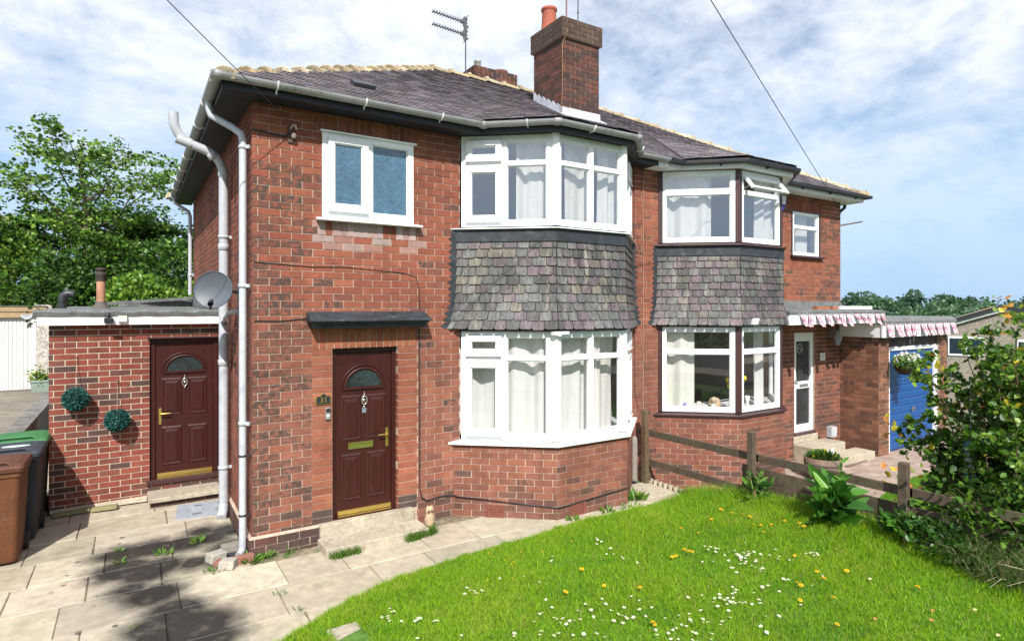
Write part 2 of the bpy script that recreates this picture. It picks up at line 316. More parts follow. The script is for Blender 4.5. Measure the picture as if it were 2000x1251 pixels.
def mortar(mb, O, U, N, u0, u1, z0, z1, holes=(), th=.22, back=.006):
    O = Vector(O); U = Vector(U); N = Vector(N)
    for (a, b, c, d) in rect_sub((u0, u1, z0, z1), holes):
        mb.obox(O + U * ((a + b) / 2) + Vector((0, 0, (c + d) / 2)) - N * (back + th / 2), U * ((b - a) / 2), N * (th / 2), Vector((0, 0, (d - c) / 2)))
def lerp(a, b, f): return tuple(a[i] + (b[i] - a[i]) * f for i in range(3))
def jit(c, a): g = 1 + random.uniform(-a, a); return tuple(max(0, x * g * (1 + random.uniform(-a, a) * .25)) for x in c)
RED, ORG, PUR, DRK, PNK = (.240, .076, .048), (.290, .108, .060), (.165, .068, .052), (.078, .056, .049), (.240, .102, .074)
def tint_house(u, z, k):
    r = random.random(); low = max(0, min(1, (2.9 - z) / 1.4)); c = lerp(RED, PNK, low * .75)
    c = lerp(c, ORG, random.uniform(0, .6) if r < .55 else 0)
    if r > .89: c = lerp(c, PUR, random.uniform(.25, .75))
    a = 0
    pc = max(0, 1 - u / 1.0) * .80 + .05
    if z < 4.2 and random.random() < pc: a = random.uniform(.45, 1)
    if z < .55 and random.random() < .55 - z * .6: c = lerp(c, DRK, random.uniform(.35, .85))
    if 3.25 < z < 3.66 and .7 < u < 1.95 and random.random() < .55: c = lerp(c, (.42, .37, .36), random.uniform(.15, .6))
    return (*jit(c, .09), a)
def tint_house_r(u, z, k):
    c = tint_house(2.0, z, k); r = random.random(); c3 = lerp(c[:3], ORG, random.uniform(.1, .6))
    a = random.uniform(.4, 1) if (u > 4.7 and random.random() < .5 or random.random() < .12) else 0
    if z < 2.35: c3 = lerp(c3, (.22, .085, .06), .6)
    if z < .5 and random.random() < .35: c3 = lerp(c3, DRK, .7)
    return (*jit(c3, .1), a)
def tint_dark(u, z, k):
    return (*jit(lerp(DRK, PUR, random.uniform(0, .5)), .15), 0)
def tint_new(u, z, k):
    r = random.random(); c = (.225, .062, .043) if r < .6 else ((.18, .06, .045) if r < .85 else (.105, .055, .047))
    return (*jit(c, .15), random.uniform(.2, .6) if r > .8 else 0)
def tint_garage(u, z, k):
    r = random.random(); c = lerp((.215, .095, .060), (.275, .125, .075), random.random())
    if r > .5: c = lerp(c, (.14, .065, .045), random.uniform(.4, 1))
    return (*jit(c, .12), random.uniform(.3, .8) if r > .82 else 0)
def tint_chim(u, z, k):
    r = random.random(); c = lerp((.115, .052, .040), (.160, .064, .046), random.random())
    if r > .55: c = lerp(c, (.055, .036, .034), random.uniform(.4, 1))
    return (*jit(c, .15), random.uniform(.2, .9) if r > .6 else .1)
def tint_cap(u, z, k): return (*jit(lerp((.075, .048, .038), (.100, .068, .048), random.random()), .15), random.uniform(.1, .6))
def tint_soldier(u, z, k): return (*jit(lerp(RED, ORG, random.uniform(.0, .7)), .1), 0)
def tint_soldier_w(u, z, k):
    c = lerp(RED, PUR, random.uniform(0, .5))
    if z < 3.7 and random.random() < .5: c = lerp(c, (.50, .45, .45), random.uniform(.3, .7))
    return (*jit(c, .1), 0)
X_, Y_, Z_ = V3(1, 0, 0), V3(0, 1, 0), V3(0, 0, 1)
# ------------------------------------------------------------------ shared house helpers
class Facet:
    def __init__(s, p, q):
        s.O = V3(p[0], p[1], 0); d = V3(q[0] - p[0], q[1] - p[1], 0); s.L = d.length; s.U = d / s.L; s.N = V3(s.U.y, -s.U.x, 0)
    def pt(s, u, v, n): return s.O + s.U * u + s.N * n + V3(0, 0, v)
    def box(s, mb, u0, u1, v0, v1, n0, n1, t=(1, 1, 1, 0)):
        mb.obox(s.pt((u0 + u1) / 2, (v0 + v1) / 2, (n0 + n1) / 2), s.U * ((u1 - u0) / 2), s.N * ((n1 - n0) / 2), V3(0, 0, (v1 - v0) / 2), t)
def bay_off(P, o, y_end=0.0):
    L = []
    for i in range(len(P) - 1):
        d = V3(P[i + 1][0] - P[i][0], P[i + 1][1] - P[i][1], 0).normalized(); n = V3(d.y, -d.x, 0)
        L.append((V3(P[i][0], P[i][1], 0) + n * o, d))
    def hit(l, y):
        f = (y - l[0].y) / l[1].y if abs(l[1].y) > 1e-6 else 0; q = l[0] + l[1] * f; return (q.x, y)
    def inter(a, b):
        den_ = a[1].x * b[1].y - a[1].y * b[1].x; w = b[0] - a[0]; f = (w.x * b[1].y - w.y * b[1].x) / den_; q = a[0] + a[1] * f; return (q.x, q.y)
    return [hit(L[0], y_end)] + [inter(L[i], L[i + 1]) for i in range(len(L) - 1)] + [hit(L[-1], y_end)]
def band(mb, A, B, a0, a1, b0, b1, t=(1, 1, 1, 0)):     # solid between inner polyline A (z a0..a1) and outer B (z b0..b1)
    n = len(A); P = []
    for i in range(n): P += [(A[i][0], A[i][1], a0), (A[i][0], A[i][1], a1), (B[i][0], B[i][1], b1), (B[i][0], B[i][1], b0)]
    F = []
    for i in range(n - 1):
        for k in range(4): F.append((4 * i + k, 4 * i + (k + 1) % 4, 4 * i + 4 + (k + 1) % 4, 4 * i + 4 + k))
    F += [(3, 2, 1, 0), (4 * n - 4, 4 * n - 3, 4 * n - 2, 4 * n - 1)]
    return mb.add(P, F, t)
class Win:      # one window: frame bars, opening sashes, panes
    def __init__(s): s.fr = MB(); s.panes = []; s.sashes = []
    def panel(s, F, u0, u1, v0, v1, cells, n0=-.055, n1=.012, bead=.010):
        for r in rect_sub((u0, u1, v0, v1), [c[:4] for c in cells]): F.box(s.fr, r[0], r[1], r[2], r[3], n0, n1)
        for c in cells:
            a, b, c_, d = c[:4]; kind = c[4] if len(c) > 4 else 'fix'
            if kind == 'fix':
                for r in rect_sub((a, b, c_, d), [(a + bead, b - bead, c_ + bead, d - bead)]): F.box(s.fr, *r, -.045, -.004)
                s.panes.append([F.pt(a + bead, c_ + bead, -.02), F.pt(b - bead, c_ + bead, -.02), F.pt(b - bead, d - bead, -.02), F.pt(a + bead, d - bead, -.02)])
            else:
                m = MB(); w = .046; e = .022
                for r in rect_sub((a - e, b + e, c_ - e, d + e), [(a + w, b - w, c_ + w, d - w)]): F.box(m, *r, .013, .042)
                w2 = w + .012
                for r in rect_sub((a + w, b - w, c_ + w, d - w), [(a + w2, b - w2, c_ + w2, d - w2)]): F.box(m, *r, -.03, .028)
                F.box(m, a - e, b + e, c_ - e - .016, c_ - e, .013, .056)
                s.sashes.append((m, [F.pt(a + w2, c_ + w2, .012), F.pt(b - w2, c_ + w2, .012), F.pt(b - w2, d - w2, .012), F.pt(a + w2, d - w2, .012)]))
    def finish(s, parent, name, m='upvc', glass='glass', sill=None, sill_m=None):
        o = s.fr.build(name, m, parent, bevel=.004)
        for p in s.panes: MB().quad(*p).build('pane', glass, o)
        for mb, p in s.sashes:
            mb.build('sash', m, o, bevel=.005); MB().quad(*p).build('pane', glass, o)
        if sill is not None: sill.build('sill', sill_m or m, o, bevel=.004)
        return o
def clip_poly(P, ax, lim, keep_ge):
    o = []
    for i in range(len(P)):
        a, b = P[i], P[(i + 1) % len(P)]; ia = (a[ax] >= lim) if keep_ge else (a[ax] <= lim); ib = (b[ax] >= lim) if keep_ge else (b[ax] <= lim)
        if ia: o.append(a)
        if ia != ib:
            f = (lim - a[ax]) / (b[ax] - a[ax]); o.append((a[0] + (b[0] - a[0]) * f, a[1] + (b[1] - a[1]) * f))
    return o
def clip_convex(P, Q):     # clip polygon P by convex CCW polygon Q
    for i in range(len(Q)):
        a, b = Q[i], Q[(i + 1) % len(Q)]; ex, ey = b[0] - a[0], b[1] - a[1]; o = []
        sd_ = lambda p: ex * (p[1] - a[1]) - ey * (p[0] - a[0])
        for k in range(len(P)):
            p, q = P[k], P[(k + 1) % len(P)]; sp, sq = sd_(p), sd_(q)
            if sp >= 0: o.append(p)
            if (sp >= 0) != (sq >= 0):
                f = sp / (sp - sq); o.append((p[0] + (q[0] - p[0]) * f, p[1] + (q[1] - p[1]) * f))
        P = o
        if len(P) < 3: return []
    return P
def tile_plane(mb, poly, e, sp, wd, tint, lift=.009):
    poly = [Vector(p) for p in poly]; e = Vector(e).normalized(); O = poly[0]
    n = (poly[1] - poly[0]).cross(poly[2] - poly[0]).normalized()
    if n.z < 0: n = -n
    w = n.cross(e).normalized()
    if w.z < 0: w = -w
    Q = [((p - O).dot(e), (p - O).dot(w)) for p in poly]
    ar = sum(Q[i][0] * Q[(i + 1) % len(Q)][1] - Q[(i + 1) % len(Q)][0] * Q[i][1] for i in range(len(Q)))
    if ar < 0: Q = Q[::-1]
    umin, umax = min(q[0] for q in Q), max(q[0] for q in Q); vmin, vmax = min(q[1] for q in Q), max(q[1] for q in Q); k = 0
    while vmin + k * sp < vmax:
        v0 = vmin + k * sp; i = 0; off = (k % 2) * wd / 2 + random.uniform(-.01, .01)
        while umin - wd + off + i * wd < umax:
            a = umin - wd + off + i * wd; dz = random.uniform(-.002, .003); jl = random.uniform(-.005, .003)
            P = clip_convex([(a + .003, v0 + jl), (a + wd - .003, v0 + jl), (a + wd - .003, v0 + sp), (a + .003, v0 + sp)], Q); i += 1
            if len(P) < 3: continue
            t = tint(a, v0); lf = lift + dz
            top = [O + e * p[0] + w * p[1] + n * (lf * (1 - (p[1] - v0) / sp) + .002) for p in P]; m = len(P); mb.add(top, [tuple(range(m))], t)
            lo = [j for j in range(m) if abs(P[j][1] - (v0 + jl)) < 1e-5 and abs(P[(j + 1) % m][1] - (v0 + jl)) < 1e-5]
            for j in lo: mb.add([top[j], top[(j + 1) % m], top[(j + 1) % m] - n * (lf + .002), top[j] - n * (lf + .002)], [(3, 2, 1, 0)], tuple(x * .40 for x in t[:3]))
        k += 1
def gutter(mb, path, r=.058, n=8, square=False, t=(1, 1, 1, 0)):
    P = [Vector(p) for p in path]; rings = []
    for i, p in enumerate(P):
        ds = []
        if i > 0: ds.append((p - P[i - 1]).normalized())
        if i < len(P) - 1: ds.append((P[i + 1] - p).normalized())
        nn = [V3(d.y, -d.x, 0).normalized() for d in ds]
        m = nn[0] if len(nn) == 1 else (nn[0] + nn[1]) / (1 + nn[0].dot(nn[1]))
        ring = []
        for rr, dr in ((r, 1), (r * .90, -1)):
            for k in range(n + 1):
                a = math.pi * (k if dr == 1 else n - k) / n; c, s_ = math.cos(a), math.sin(a)
                if square: c = max(-1, min(1, c * 1.35)); s_ = min(1, s_ * 1.25)
                ring.append(p + m * c * rr - V3(0, 0, s_ * rr))
        rings.append(ring)
    q = len(rings[0]); A = [v for R_ in rings for v in R_]; F = []
    for i in range(len(rings) - 1):
        for k in range(q): F.append((i * q + k, i * q + (k + 1) % q, (i + 1) * q + (k + 1) % q, (i + 1) * q + k))
    mb.add(A, F, t, False); mb.add(rings[0], [tuple(range(q))], t); mb.add(rings[-1], [tuple(range(q))], t)
def pipe_clip(mb, x, y, z, r, d=(1, 0, 0), t=(1, 1, 1, 0)):
    mb.lathe((x, y, z - .02), [(r, 0), (r + .008, .002), (r + .008, .038), (r, .04)], 14, t=t)
    mb.bar((x, y, z), Vector((x, y, z)) + Vector(d) * (r + .05), .014, .018, t=t)
def ridge_run(mb, a, b, r=.115, L=.33, tints=None, n=7):
    a = Vector(a); b = Vector(b); d = (b - a); T = d.length; d.normalize(); sdv = d.cross(V3(0, 0, 1)).normalized(); up = sdv.cross(d).normalized(); k = max(1, int(T / L)); L = T / k
    for i in range(k):
        t = tints(); p0 = a + d * (i * L - .03); p1 = a + d * ((i + 1) * L); r0, r1 = r * 1.20 + random.uniform(-.006, .010), r * .84; dz = random.uniform(-.006, .006)
        R0 = []; R1 = []
        for j in range(n + 1):
            an = math.pi * j / n - .0; c, s_ = math.cos(an), math.sin(an)
            R0.append(p0 + sdv * c * r0 * 1.12 + up * (s_ * r0 * .92 - .055 + dz)); R1.append(p1 + sdv * c * r1 * 1.12 + up * (s_ * r1 * .92 - .055 + dz))
        P = R0 + R1; F = [(j, j + 1, n + 2 + j, n + 1 + j) for j in range(n)]; mb.add(P, F, t); mb.add(R0, [tuple(range(n + 1))], t); mb.add(R1, [tuple(range(n + 1))], t)
        mb.tube([p0 + sdv * math.cos(math.pi * j / n) * r0 * 1.16 + up * (math.sin(math.pi * j / n) * r0 * .96 - .055 + dz) + d * .05 for j in range(n + 1)], .016, 5, t)
def ridge_tint():
    c = lerp((.36, .275, .155), (.47, .415, .31), random.random())
    if random.random() < .25: c = lerp(c, (.20, .15, .09), .6)
    return (*jit(c, .12), 0)
def tile_tint(a, v):
    c = lerp((.150, .128, .148), (.205, .175, .198), random.random())
    if random.random() < .12: c = lerp(c, (.20, .17, .165), random.random())
    return (*jit(c, .14), 0)
def slate_tint(z):
    r = random.random()
    if r < .33: c = lerp((.100, .072, .084), (.140, .100, .112), random.random())
    elif r < .42: c = lerp((.105, .100, .074), (.175, .158, .118), random.random())
    elif r < .60: c = (.050, .053, .050)
    else: c = lerp((.073, .077, .073), (.130, .134, .128), random.random())
    c = lerp(c, (.108, .098, .104), .30)
    return (*jit(c, .14), 0)
def slate_apron(parent, bay, z_top, z_bot, seed):
    random.seed(seed); mb = MB(); rows = 10; h = (z_top - z_bot) / rows
    def off(z):
        f = (z_top - z) / (z_top - z_bot); return .022 + .015 * f + (.068 * max(0, (f - .55) / .45) ** 1.8)
    for k in range(rows):
        zt, zb = z_top - k * h, z_top - (k + 1) * h; ot, ob_ = off(zt), off(zb) + .016; A = bay_off(bay, ot); B = bay_off(bay, ob_)
        for s_ in range(3):
            a0, a1, b0, b1 = [V3(*q, 0) for q in (A[s_], A[s_ + 1], B[s_], B[s_ + 1])]; Ln = (b1 - b0).length; w = .166; n = max(2, round(Ln / w)); cuts = [0.0]
            offk = .5 if k % 2 else 1.0; x = offk * w
            while x < Ln - .04: cuts.append(x / Ln); x += w * random.uniform(.86, 1.12)
            cuts.append(1.0)
            for i in range(len(cuts) - 1):
                g = .0035 / Ln; f0, f1 = cuts[i] + g, cuts[i + 1] - g; dz = random.uniform(-.006, .006); t = slate_tint(zt); dn = random.uniform(0, .006)
                P = [a0.lerp(a1, f0) + V3(0, 0, zt + .012), a0.lerp(a1, f1) + V3(0, 0, zt + .012), b0.lerp(b1, f1) + V3(0, 0, zb + dz), b0.lerp(b1, f0) + V3(0, 0, zb + dz)]
                d = (b1 - b0).normalized(); nn = V3(d.y, -d.x, 0) * dn; P[2] += nn; P[3] += nn
                # slightly rounded bottom corners
                c = .02; q2, q3 = P[2], P[3]; P = [P[0], P[1], q2.lerp(P[1], .18), q2.lerp(q3, .09), q3.lerp(q2, .09), q3.lerp(P[0], .18)]
                ctr = len(P); back = [p - V3(d.y, -d.x, 0) * .012 for p in P]
                mb.add(P, [(0, 5, 4, 3, 2, 1)], t); mb.add(P[2:6] + back[2:6], [(0, 1, 5, 4), (1, 2, 6, 5), (2, 3, 7, 6)], t)
    o = mb.build('slate_hanging', 'slate', parent)
    bk = MB(); A = bay_off(bay, -.02); prev = None
    for k in range(6):
        za, zb = z_top - k * (z_top - z_bot) / 6, z_top - (k + 1) * (z_top - z_bot) / 6
        band(bk, A, bay_off(bay, off(za) - .025), zb, za, zb, za) if False else None
    band(bk, bay_off(bay, -.05), bay_off(bay, .004), z_bot + .01, z_top + .10, z_bot + .01, z_top + .10)
    band(bk, bay_off(bay, .0), bay_off(bay, .085), z_bot + .012, z_bot + .03, z_bot + .012, z_bot + .03)
    bk.build('backing', 'black_paint', o)
    # black stepped flashing dressed onto the wall each side
    for side in (0, 1):
        fl = MB()
        for k in range(16):
            z = z_top + .12 - k * (z_top + .12 - z_bot) / 16; x = bay_off(bay, off(min(z, z_top)) + .01)[0 if side == 0 else 3][0]; sg = -1 if side == 0 else 1
            hh = (z_top + .12 - z_bot) / 16; w = .085 + .035 * random.random()
            fl.add([(x - sg * .10, -.006, z), (x + sg * w * .55, -.006, z), (x + sg * w, -.006, z - hh * .5), (x + sg * w * .45, -.006, z - hh * .98), (x - sg * .10, -.006, z - hh),
                    (x - sg * .10, -.001, z), (x + sg * w * .55, -.001, z), (x + sg * w, -.001, z - hh * .5), (x + sg * w * .45, -.001, z - hh * .98), (x - sg * .10, -.001, z - hh)],
                   [(0, 1, 2, 3, 4), (0, 5, 6, 1), (1, 6, 7, 2), (2, 7, 8, 3), (3, 8, 9, 4)])
        fl.build('flashing', 'lead_black', o)
    tp = MB(); band(tp, bay_off(bay, .0), bay_off(bay, .045), z_top - .015, z_top + .12, z_top - .03, z_top + .12); tp.build('lead_apron', 'lead_black', o)
    return o
def bay_base(parent, bay, z0, z1, tint, seed):
    random.seed(seed); B = bay_off(bay, .055); mb = MB(); mo = MB()
    for i in range(3):
        F = Facet(B[i], B[i + 1]); bricks(mb, F.O, F.U, F.N, .004 if i else -.0, F.L - .004, z0, z1, (), tint, phase=(0, .03, .07)[i])
    band(mo, bay_off(bay, -.16), bay_off(bay, .049), z0, z1 - .003, z0, z1 - .003)
    w = mb.build('bay_brickwork', 'brick', parent); mo.build('mortar', 'mortar', w); return w
def curtain(name, label, bay, s0, s1, z0, z1, m, inset=-.16, sway=0.0, seed=1, amp=.036, freq=21, group=None, tie=0.0):
    random.seed(seed); P = [V3(*p, 0) for p in bay_off(bay, inset, y_end=.28)]; seg = [(P[i + 1] - P[i]).length for i in range(3)]; T = sum(seg)
    def at(s_):
        d = s_ * T
        for i in range(3):
            if d <= seg[i] or i == 2:
                dd = (P[i + 1] - P[i]).normalized(); return P[i] + dd * d, V3(dd.y, -dd.x, 0)
            d -= seg[i]
    n, r = int(90 * abs(s1 - s0)) + 20, 8; ph = [random.uniform(0, 6.3) for _ in range(4)]; V = []; Fc = []
    for j in range(r + 1):
        f = j / r; z = z1 + (z0 - z1) * f
        for i in range(n + 1):
            u = i / n; ss = s0 + (s1 + sway * f - s0) * u; p, nn = at(max(0.001, min(.999, ss))); k = ss * T * freq
            a = math.sin(k + ph[0]) * .6 + math.sin(k * 1.73 + ph[1] + f * .8) * .35 + math.sin(k * .41 + ph[2]) * .5
            V.append(p + nn * a * amp * (1.0 + .6 * f) + V3(0, 0, z))
    for j in range(r):
        for i in range(n): Fc.append((j * (n + 1) + i, j * (n + 1) + i + 1, (j + 1) * (n + 1) + i + 1, (j + 1) * (n + 1) + i))
    mb = MB(); mb.add(V, Fc, (1, 1, 1, 0), True); c = V[len(V) // 2]
    return tag(mb.build(name, m, origin=(c.x, c.y, z0)), label, 'curtain', group)
def panel_door(parent, x0, x1, z0, z1, y, handle_right=True, frame_w=.05, post=True):
    fr = MB(); fr.box(x0, x0 + frame_w, y, y + .07, z0, z1); fr.box(x1 - frame_w, x1, y, y + .07, z0, z1); fr.box(x0 + frame_w, x1 - frame_w, y, y + .07, z1 - frame_w, z1)
    fr.box(x0 - .0, x1 + .0, y - .02, y + .07, z0 - .05, z0)
    f = fr.build('door_frame', 'brown_door', parent, bevel=.004)
    a, b, c, d = x0 + frame_w + .003, x1 - frame_w - .003, z0 + .004, z1 - frame_w - .003; w, h = b - a, d - c
    mb = MB(); mb.box(a, b, y + .02, y + .06, c, d)
    def pan(u0, u1, v0, v1):
        xa, xb, za, zb = a + u0 * w, a + u1 * w, c + v0 * h, c + v1 * h; e = .012
        for (ex, k) in ((0, 0),):
            o_ = [(xa, y + .0195, za), (xb, y + .0195, za), (xb, y + .0195, zb), (xa, y + .0195, zb)]; g = .022
            i1 = [(xa + g, y + .0195 - e, za + g), (xb - g, y + .0195 - e, za + g), (xb - g, y + .0195 - e, zb - g), (xa + g, y + .0195 - e, zb - g)]; g2 = .032
            i2 = [(xa + g2, y + .0165, za + g2), (xb - g2, y + .0165, za + g2), (xb - g2, y + .0165, zb - g2), (xa + g2, y + .0165, zb - g2)]; g3 = .066
            i3 = [(xa + g3, y + .006, za + g3 + .006), (xb - g3, y + .006, za + g3 + .006), (xb - g3, y + .006, zb - g3 - .006), (xa + g3, y + .006, zb - g3 - .006)]
            P = o_ + i1 + i2 + i3; F = []
            for L_ in range(3):
                for q in range(4): F.append((4 * L_ + q, 4 * L_ + (q + 1) % 4, 4 * L_ + 4 + (q + 1) % 4, 4 * L_ + 4 + q))
            F.append((12, 13, 14, 15)); mb.add(P, F)
    for u0, u1 in ((.10, .45), (.55, .90)): pan(u0, u1, .085, .375); pan(u0, u1, .455, .735)
    door = mb.build('front_door', 'brown_door', parent, bevel=.003)
    cx, cz = (a + b) / 2, c + .785 * h; rw, rh = w * .335, h * .115; N_ = 20
    arc = [V3(cx + math.cos(math.pi * i / N_) * rw, y + .012, cz + math.sin(math.pi * i / N_) * rh) for i in range(N_ + 1)]
    MB().add(arc, [tuple(range(N_ + 1))]).build('fanlight', 'fan_glass', door)
    mo = MB(); mo.tube([p + V3(0, -.004, 0) for p in arc], .016, 8); mo.bar((cx - rw - .03, y + .012, cz - .012), (cx + rw + .03, y + .012, cz - .012), .014, .016)
    mo.tube([V3(cx + math.cos(math.pi * i / N_) * (rw + .04), y + .018, cz + math.sin(math.pi * i / N_) * (rh + .04)) for i in range(N_ + 1)], .010, 6)
    mo.build('moulding', 'brown_door', door)
    hx = b - .055 if handle_right else a + .055; sg = -1 if handle_right else 1; hz = c + .475 * h
    hm = MB(); hm.box(hx - .017, hx + .017, y + .006, y + .019, hz - .15, hz + .07); hm.tube([(hx, y + .02, hz), (hx, y - .035, hz), (hx + sg * .03, y - .042, hz), (hx + sg * .125, y - .042, hz + .004)], [.010, .010, .010, .008], 8)
    hm.build('handle', 'brass', door, bevel=.003)
    kz = c + .705 * h; km = MB(); km.lathe((cx, y + .018, kz + .045), [(.0, .0), (.016, 0), (.016, .012), (0, .02)], 10, axis=(0, -1, 0))
    km.tube([(cx + math.sin(i * math.pi / 8) * .032, y - .002, kz - .01 + math.cos(i * math.pi / 8) * .05) for i in range(17)], .0075, 6); km.tube([(cx, y + .002, kz + .045), (cx, y + .002, kz + .095)], [.012, .003], 8); km.lathe((cx, y + .018, kz - .085), [(0, 0), (.013, 0), (.011, .018), (0, .02)], 10, axis=(0, -1, 0))
    km.lathe((cx, y + .018, kz - .01), [(0, 0), (.024, 0), (.022, .008), (0, .012)], 12, axis=(0, -1, 0)); km.build('knocker', 'chrome', door)
    th = MB(); th.box(a + .02, b - .01, y - .008, y + .019, c + .015, c + .062); th.box(a + .02, b - .01, y - .018, y + .019, c - .012, c + .008); th.build('weather_bar', 'brass', door, bevel=.002)
    return door, (a, b, c, d, w, h)
# ------------------------------------------------------------------ the pair of houses
BAY_A = [(2.46, 0), (3.40, -.78), (4.53, -.78), (5.39, 0)]
BAY_B = [(6.03, 0), (6.95, -.79), (8.05, -.79), (8.95, 0)]
PX = 5.69; HX1 = 11.28; HD = 7.25; EZ = 4.80
slope = .563
def roof_z(y): return 4.93 + (y + .36) * slope
A1, A2 = V3(3.72, 3.62, 7.17), V3(7.56, 3.62, 7.17)
def bay_roof_polys(G, ytop):
    zt = roof_z(ytop); T1 = V3(G[1][0] + .10, ytop, zt); T2 = V3(G[2][0] - .10, ytop, zt)
    g = [V3(G[0][0], G[0][1], roof_z(G[0][1]) + .005)] + [V3(q[0], q[1], 4.945) for q in G[1:3]] + [V3(G[3][0], G[3][1], roof_z(G[3][1]) + .005)]
    return [([g[0], g[1], T1], g[1] - g[0]), ([g[1], g[2], T2, T1], g[2] - g[1]), ([g[2], g[3], T2], g[3] - g[2])]
def build_house(left):
    random.seed(11 if left else 23)
    if left:
        H = thing('semi_detached_house', 'red brick semi-detached house with white bay windows, dark red door and grey pipes', 'house', (0, 0, 0), 'pair of semi-detached houses')
        x0, x1, bay, zg = 0.0, PX, BAY_A, -.05
    else:
        H = thing('semi_detached_house', 'red brick semi-detached house with brown window posts and white glazed door', 'house', (HX1, 0, -.28), 'pair of semi-detached houses')
        x0, x1, bay, zg = PX, HX1, BAY_B, -.42
    # ---- front wall brickwork
    O = (0, 0, 0); mb = MB(); holes = []; tint = tint_house if left else tint_house_r; tsh = (lambda u, z, k: tint(u - (0 if left else PX), z, k))
    bh = (bay[0][0], bay[3][0], -1, 4.83)
    if left:
        win = (.725, 1.825, 3.635, 4.60); door = (.845, 1.63, -1, 2.165); op = [win, door, bh]
        solid = [(.66, 1.89, 4.60, 4.80), (.68, 1.86, 3.44, 3.635), (.615, 1.86, 2.165, 2.43), (.615, .845, -1, 2.165), (1.63, 1.876, -1, 2.165), (-.1, .62, -.2, .20)]
    else:
        win = (9.56, 10.55, 3.64, 4.505); door = (9.67, 10.36, -1, 2.15); op = [win, door, bh]
        solid = [(9.52, 10.60, 4.505, 4.71), (9.52, 10.60, 3.42, 3.64)]
    bricks(mb, O, X_, -Y_, x0, x1, zg, 4.81, op + solid, tsh, phase=.057)
    if left:
        soldiers(mb, O, X_, -Y_, .66, 1.89, 4.60, 4.80, tint_soldier); soldiers(mb, O, X_, -Y_, .68, 1.86, 3.44, 3.62, tint_soldier_w)
        soldiers(mb, O, X_, -Y_, .615, 1.86, 2.165, 2.43, lambda u, z, k: (*jit(lerp(RED, (.36, .14, .06), random.uniform(.1, .5)), .08), 0))
        for (a, b) in ((.615, .845), (1.63, 1.876)): bricks(mb, O, X_, -Y_, a, b, .20, 2.165, (), lambda u, z, k: (*jit(lerp(RED, (.31, .12, .07), random.uniform(.2, .8)) if z > .35 else DRK, .1), 0), L=b - a, stack=True, phase=a, zb=.2)
        bricks(mb, (1.63, 0, 0), Y_, -X_, 0, .11, .2, 2.165, (), lambda u, z, k: (*jit(lerp(RED, ORG, .5), .1), 0), L=.11, stack=True, zb=.2)
        bricks(mb, (0, -.03, 0), X_, -Y_, -.03, .688, -.06, .187, (), tint_dark, phase=.02, zb=-.059); bricks(mb, (-.03, -.03, 0), -Y_, -X_, -2.7, 0, -.06, .187, (), tint_dark, zb=-.059)
        # side wall (faces the drive)
        bricks(mb, (0, 0, 0), -Y_, -X_, -HD, 0, .20, 4.81, (), lambda u, z, k: (*jit(lerp(tint_house(2.5, max(z, 2.5), k)[:3], PUR, .25), .1), random.uniform(.2, .8) if random.random() < .25 else 0), phase=-.057)
    else:
        soldiers(mb, O, X_, -Y_, 9.52, 10.60, 4.505, 4.71, tint_soldier); soldiers(mb, O, X_, -Y_, 9.52, 10.60, 3.42, 3.63, tint_soldier)
        bricks(mb, (HX1, 0, 0), Y_, X_, 0, HD, zg, 4.81, (), tsh)
        bricks(mb, (9.67, 0, 0), Y_, X_, 0, .08, -.3, 2.15, (), tsh, L=.11, stack=True)
    wall = mb.build('wall', 'brick', H)
    mo = MB(); mortar(mo, O, X_, -Y_, x0 + .006, x1 - .006, zg, 4.81, op)
    if left:
        mortar(mo, (0, 0, 0), -Y_, -X_, -HD, -.224, zg, 4.81); mo2 = MB(); mo2.box(-.024, .682, -.024, .0, -.1, .187); mo2.box(-.024, .0, -.0, 2.7, -.1, .187)
        mo2.add([(-.03, -.03, .188), (.688, -.03, .188), (.688, .0, .212), (0, 0, .212), (-.03, 2.7, .188), (0, 2.7, .212)], [(0, 1, 2, 3), (4, 0, 3, 5)]); mo2.build('plinth', 'mortar', wall)
    else: mortar(mo, (HX1, 0, 0), Y_, X_, .224, HD, zg, 4.81)
    mo.build('mortar', 'mortar', wall); mo = MB(); mo.box(x0 + .24, x1 - .24, HD - .2, HD, zg, 4.81); mo.build('rear_wall', 'mortar', H)
    # ---- inside: floors and partitions seen through the glass
    inn = MB(); inn.box(x0 + .24, x1 - .05, -.0 + .22, HD - .2, 2.42, 2.56); inn.box(x0 + .24, x1 - .05, .22, HD - .2, 4.82, 4.86); inn.box(x1 - .12, x1 - .02, .22, HD - .2, 0, 4.8) if left else inn.box(x0 + .02, x0 + .12, .22, HD - .2, 0, 4.8)
    inn.box(x0 + .24, x1 - .12, 3.2, 3.3, 0, 4.8); xm = 2.2 if left else 9.2; inn.box(xm - .05, xm + .05, .22, 3.2, 0, 4.8)
    band(inn, bay_off(bay, -2, .2)[:0] or [(bay[0][0], .3), (bay[1][0], .3), (bay[2][0], .3), (bay[3][0], .3)], bay_off(bay, -.07), 2.40, 2.52, 2.40, 2.52)
    band(inn, [(bay[0][0], .3), (bay[1][0], .3), (bay[2][0], .3), (bay[3][0], .3)], bay_off(bay, -.07), 4.81, 4.84, 4.81, 4.84)
    inn.build('inner_partition', 'plaster', H)
    fl = MB(); fl.box(x0 + .24, x1 - .05, .22, HD - .2, -.05, .02); band(fl, [(bay[i][0], .22) for i in range(4)], bay_off(bay, -.1), -.05, .02, -.05, .02); fl.build('floor', 'dark_room', H)
    # ---- roof
    G = [(2.60, -.36), (3.29, -.965), (4.61, -.965), (5.26, -.36)] if left else [(6.20, -.36), (6.87, -1.0), (8.16, -1.0), (8.86, -.36)]
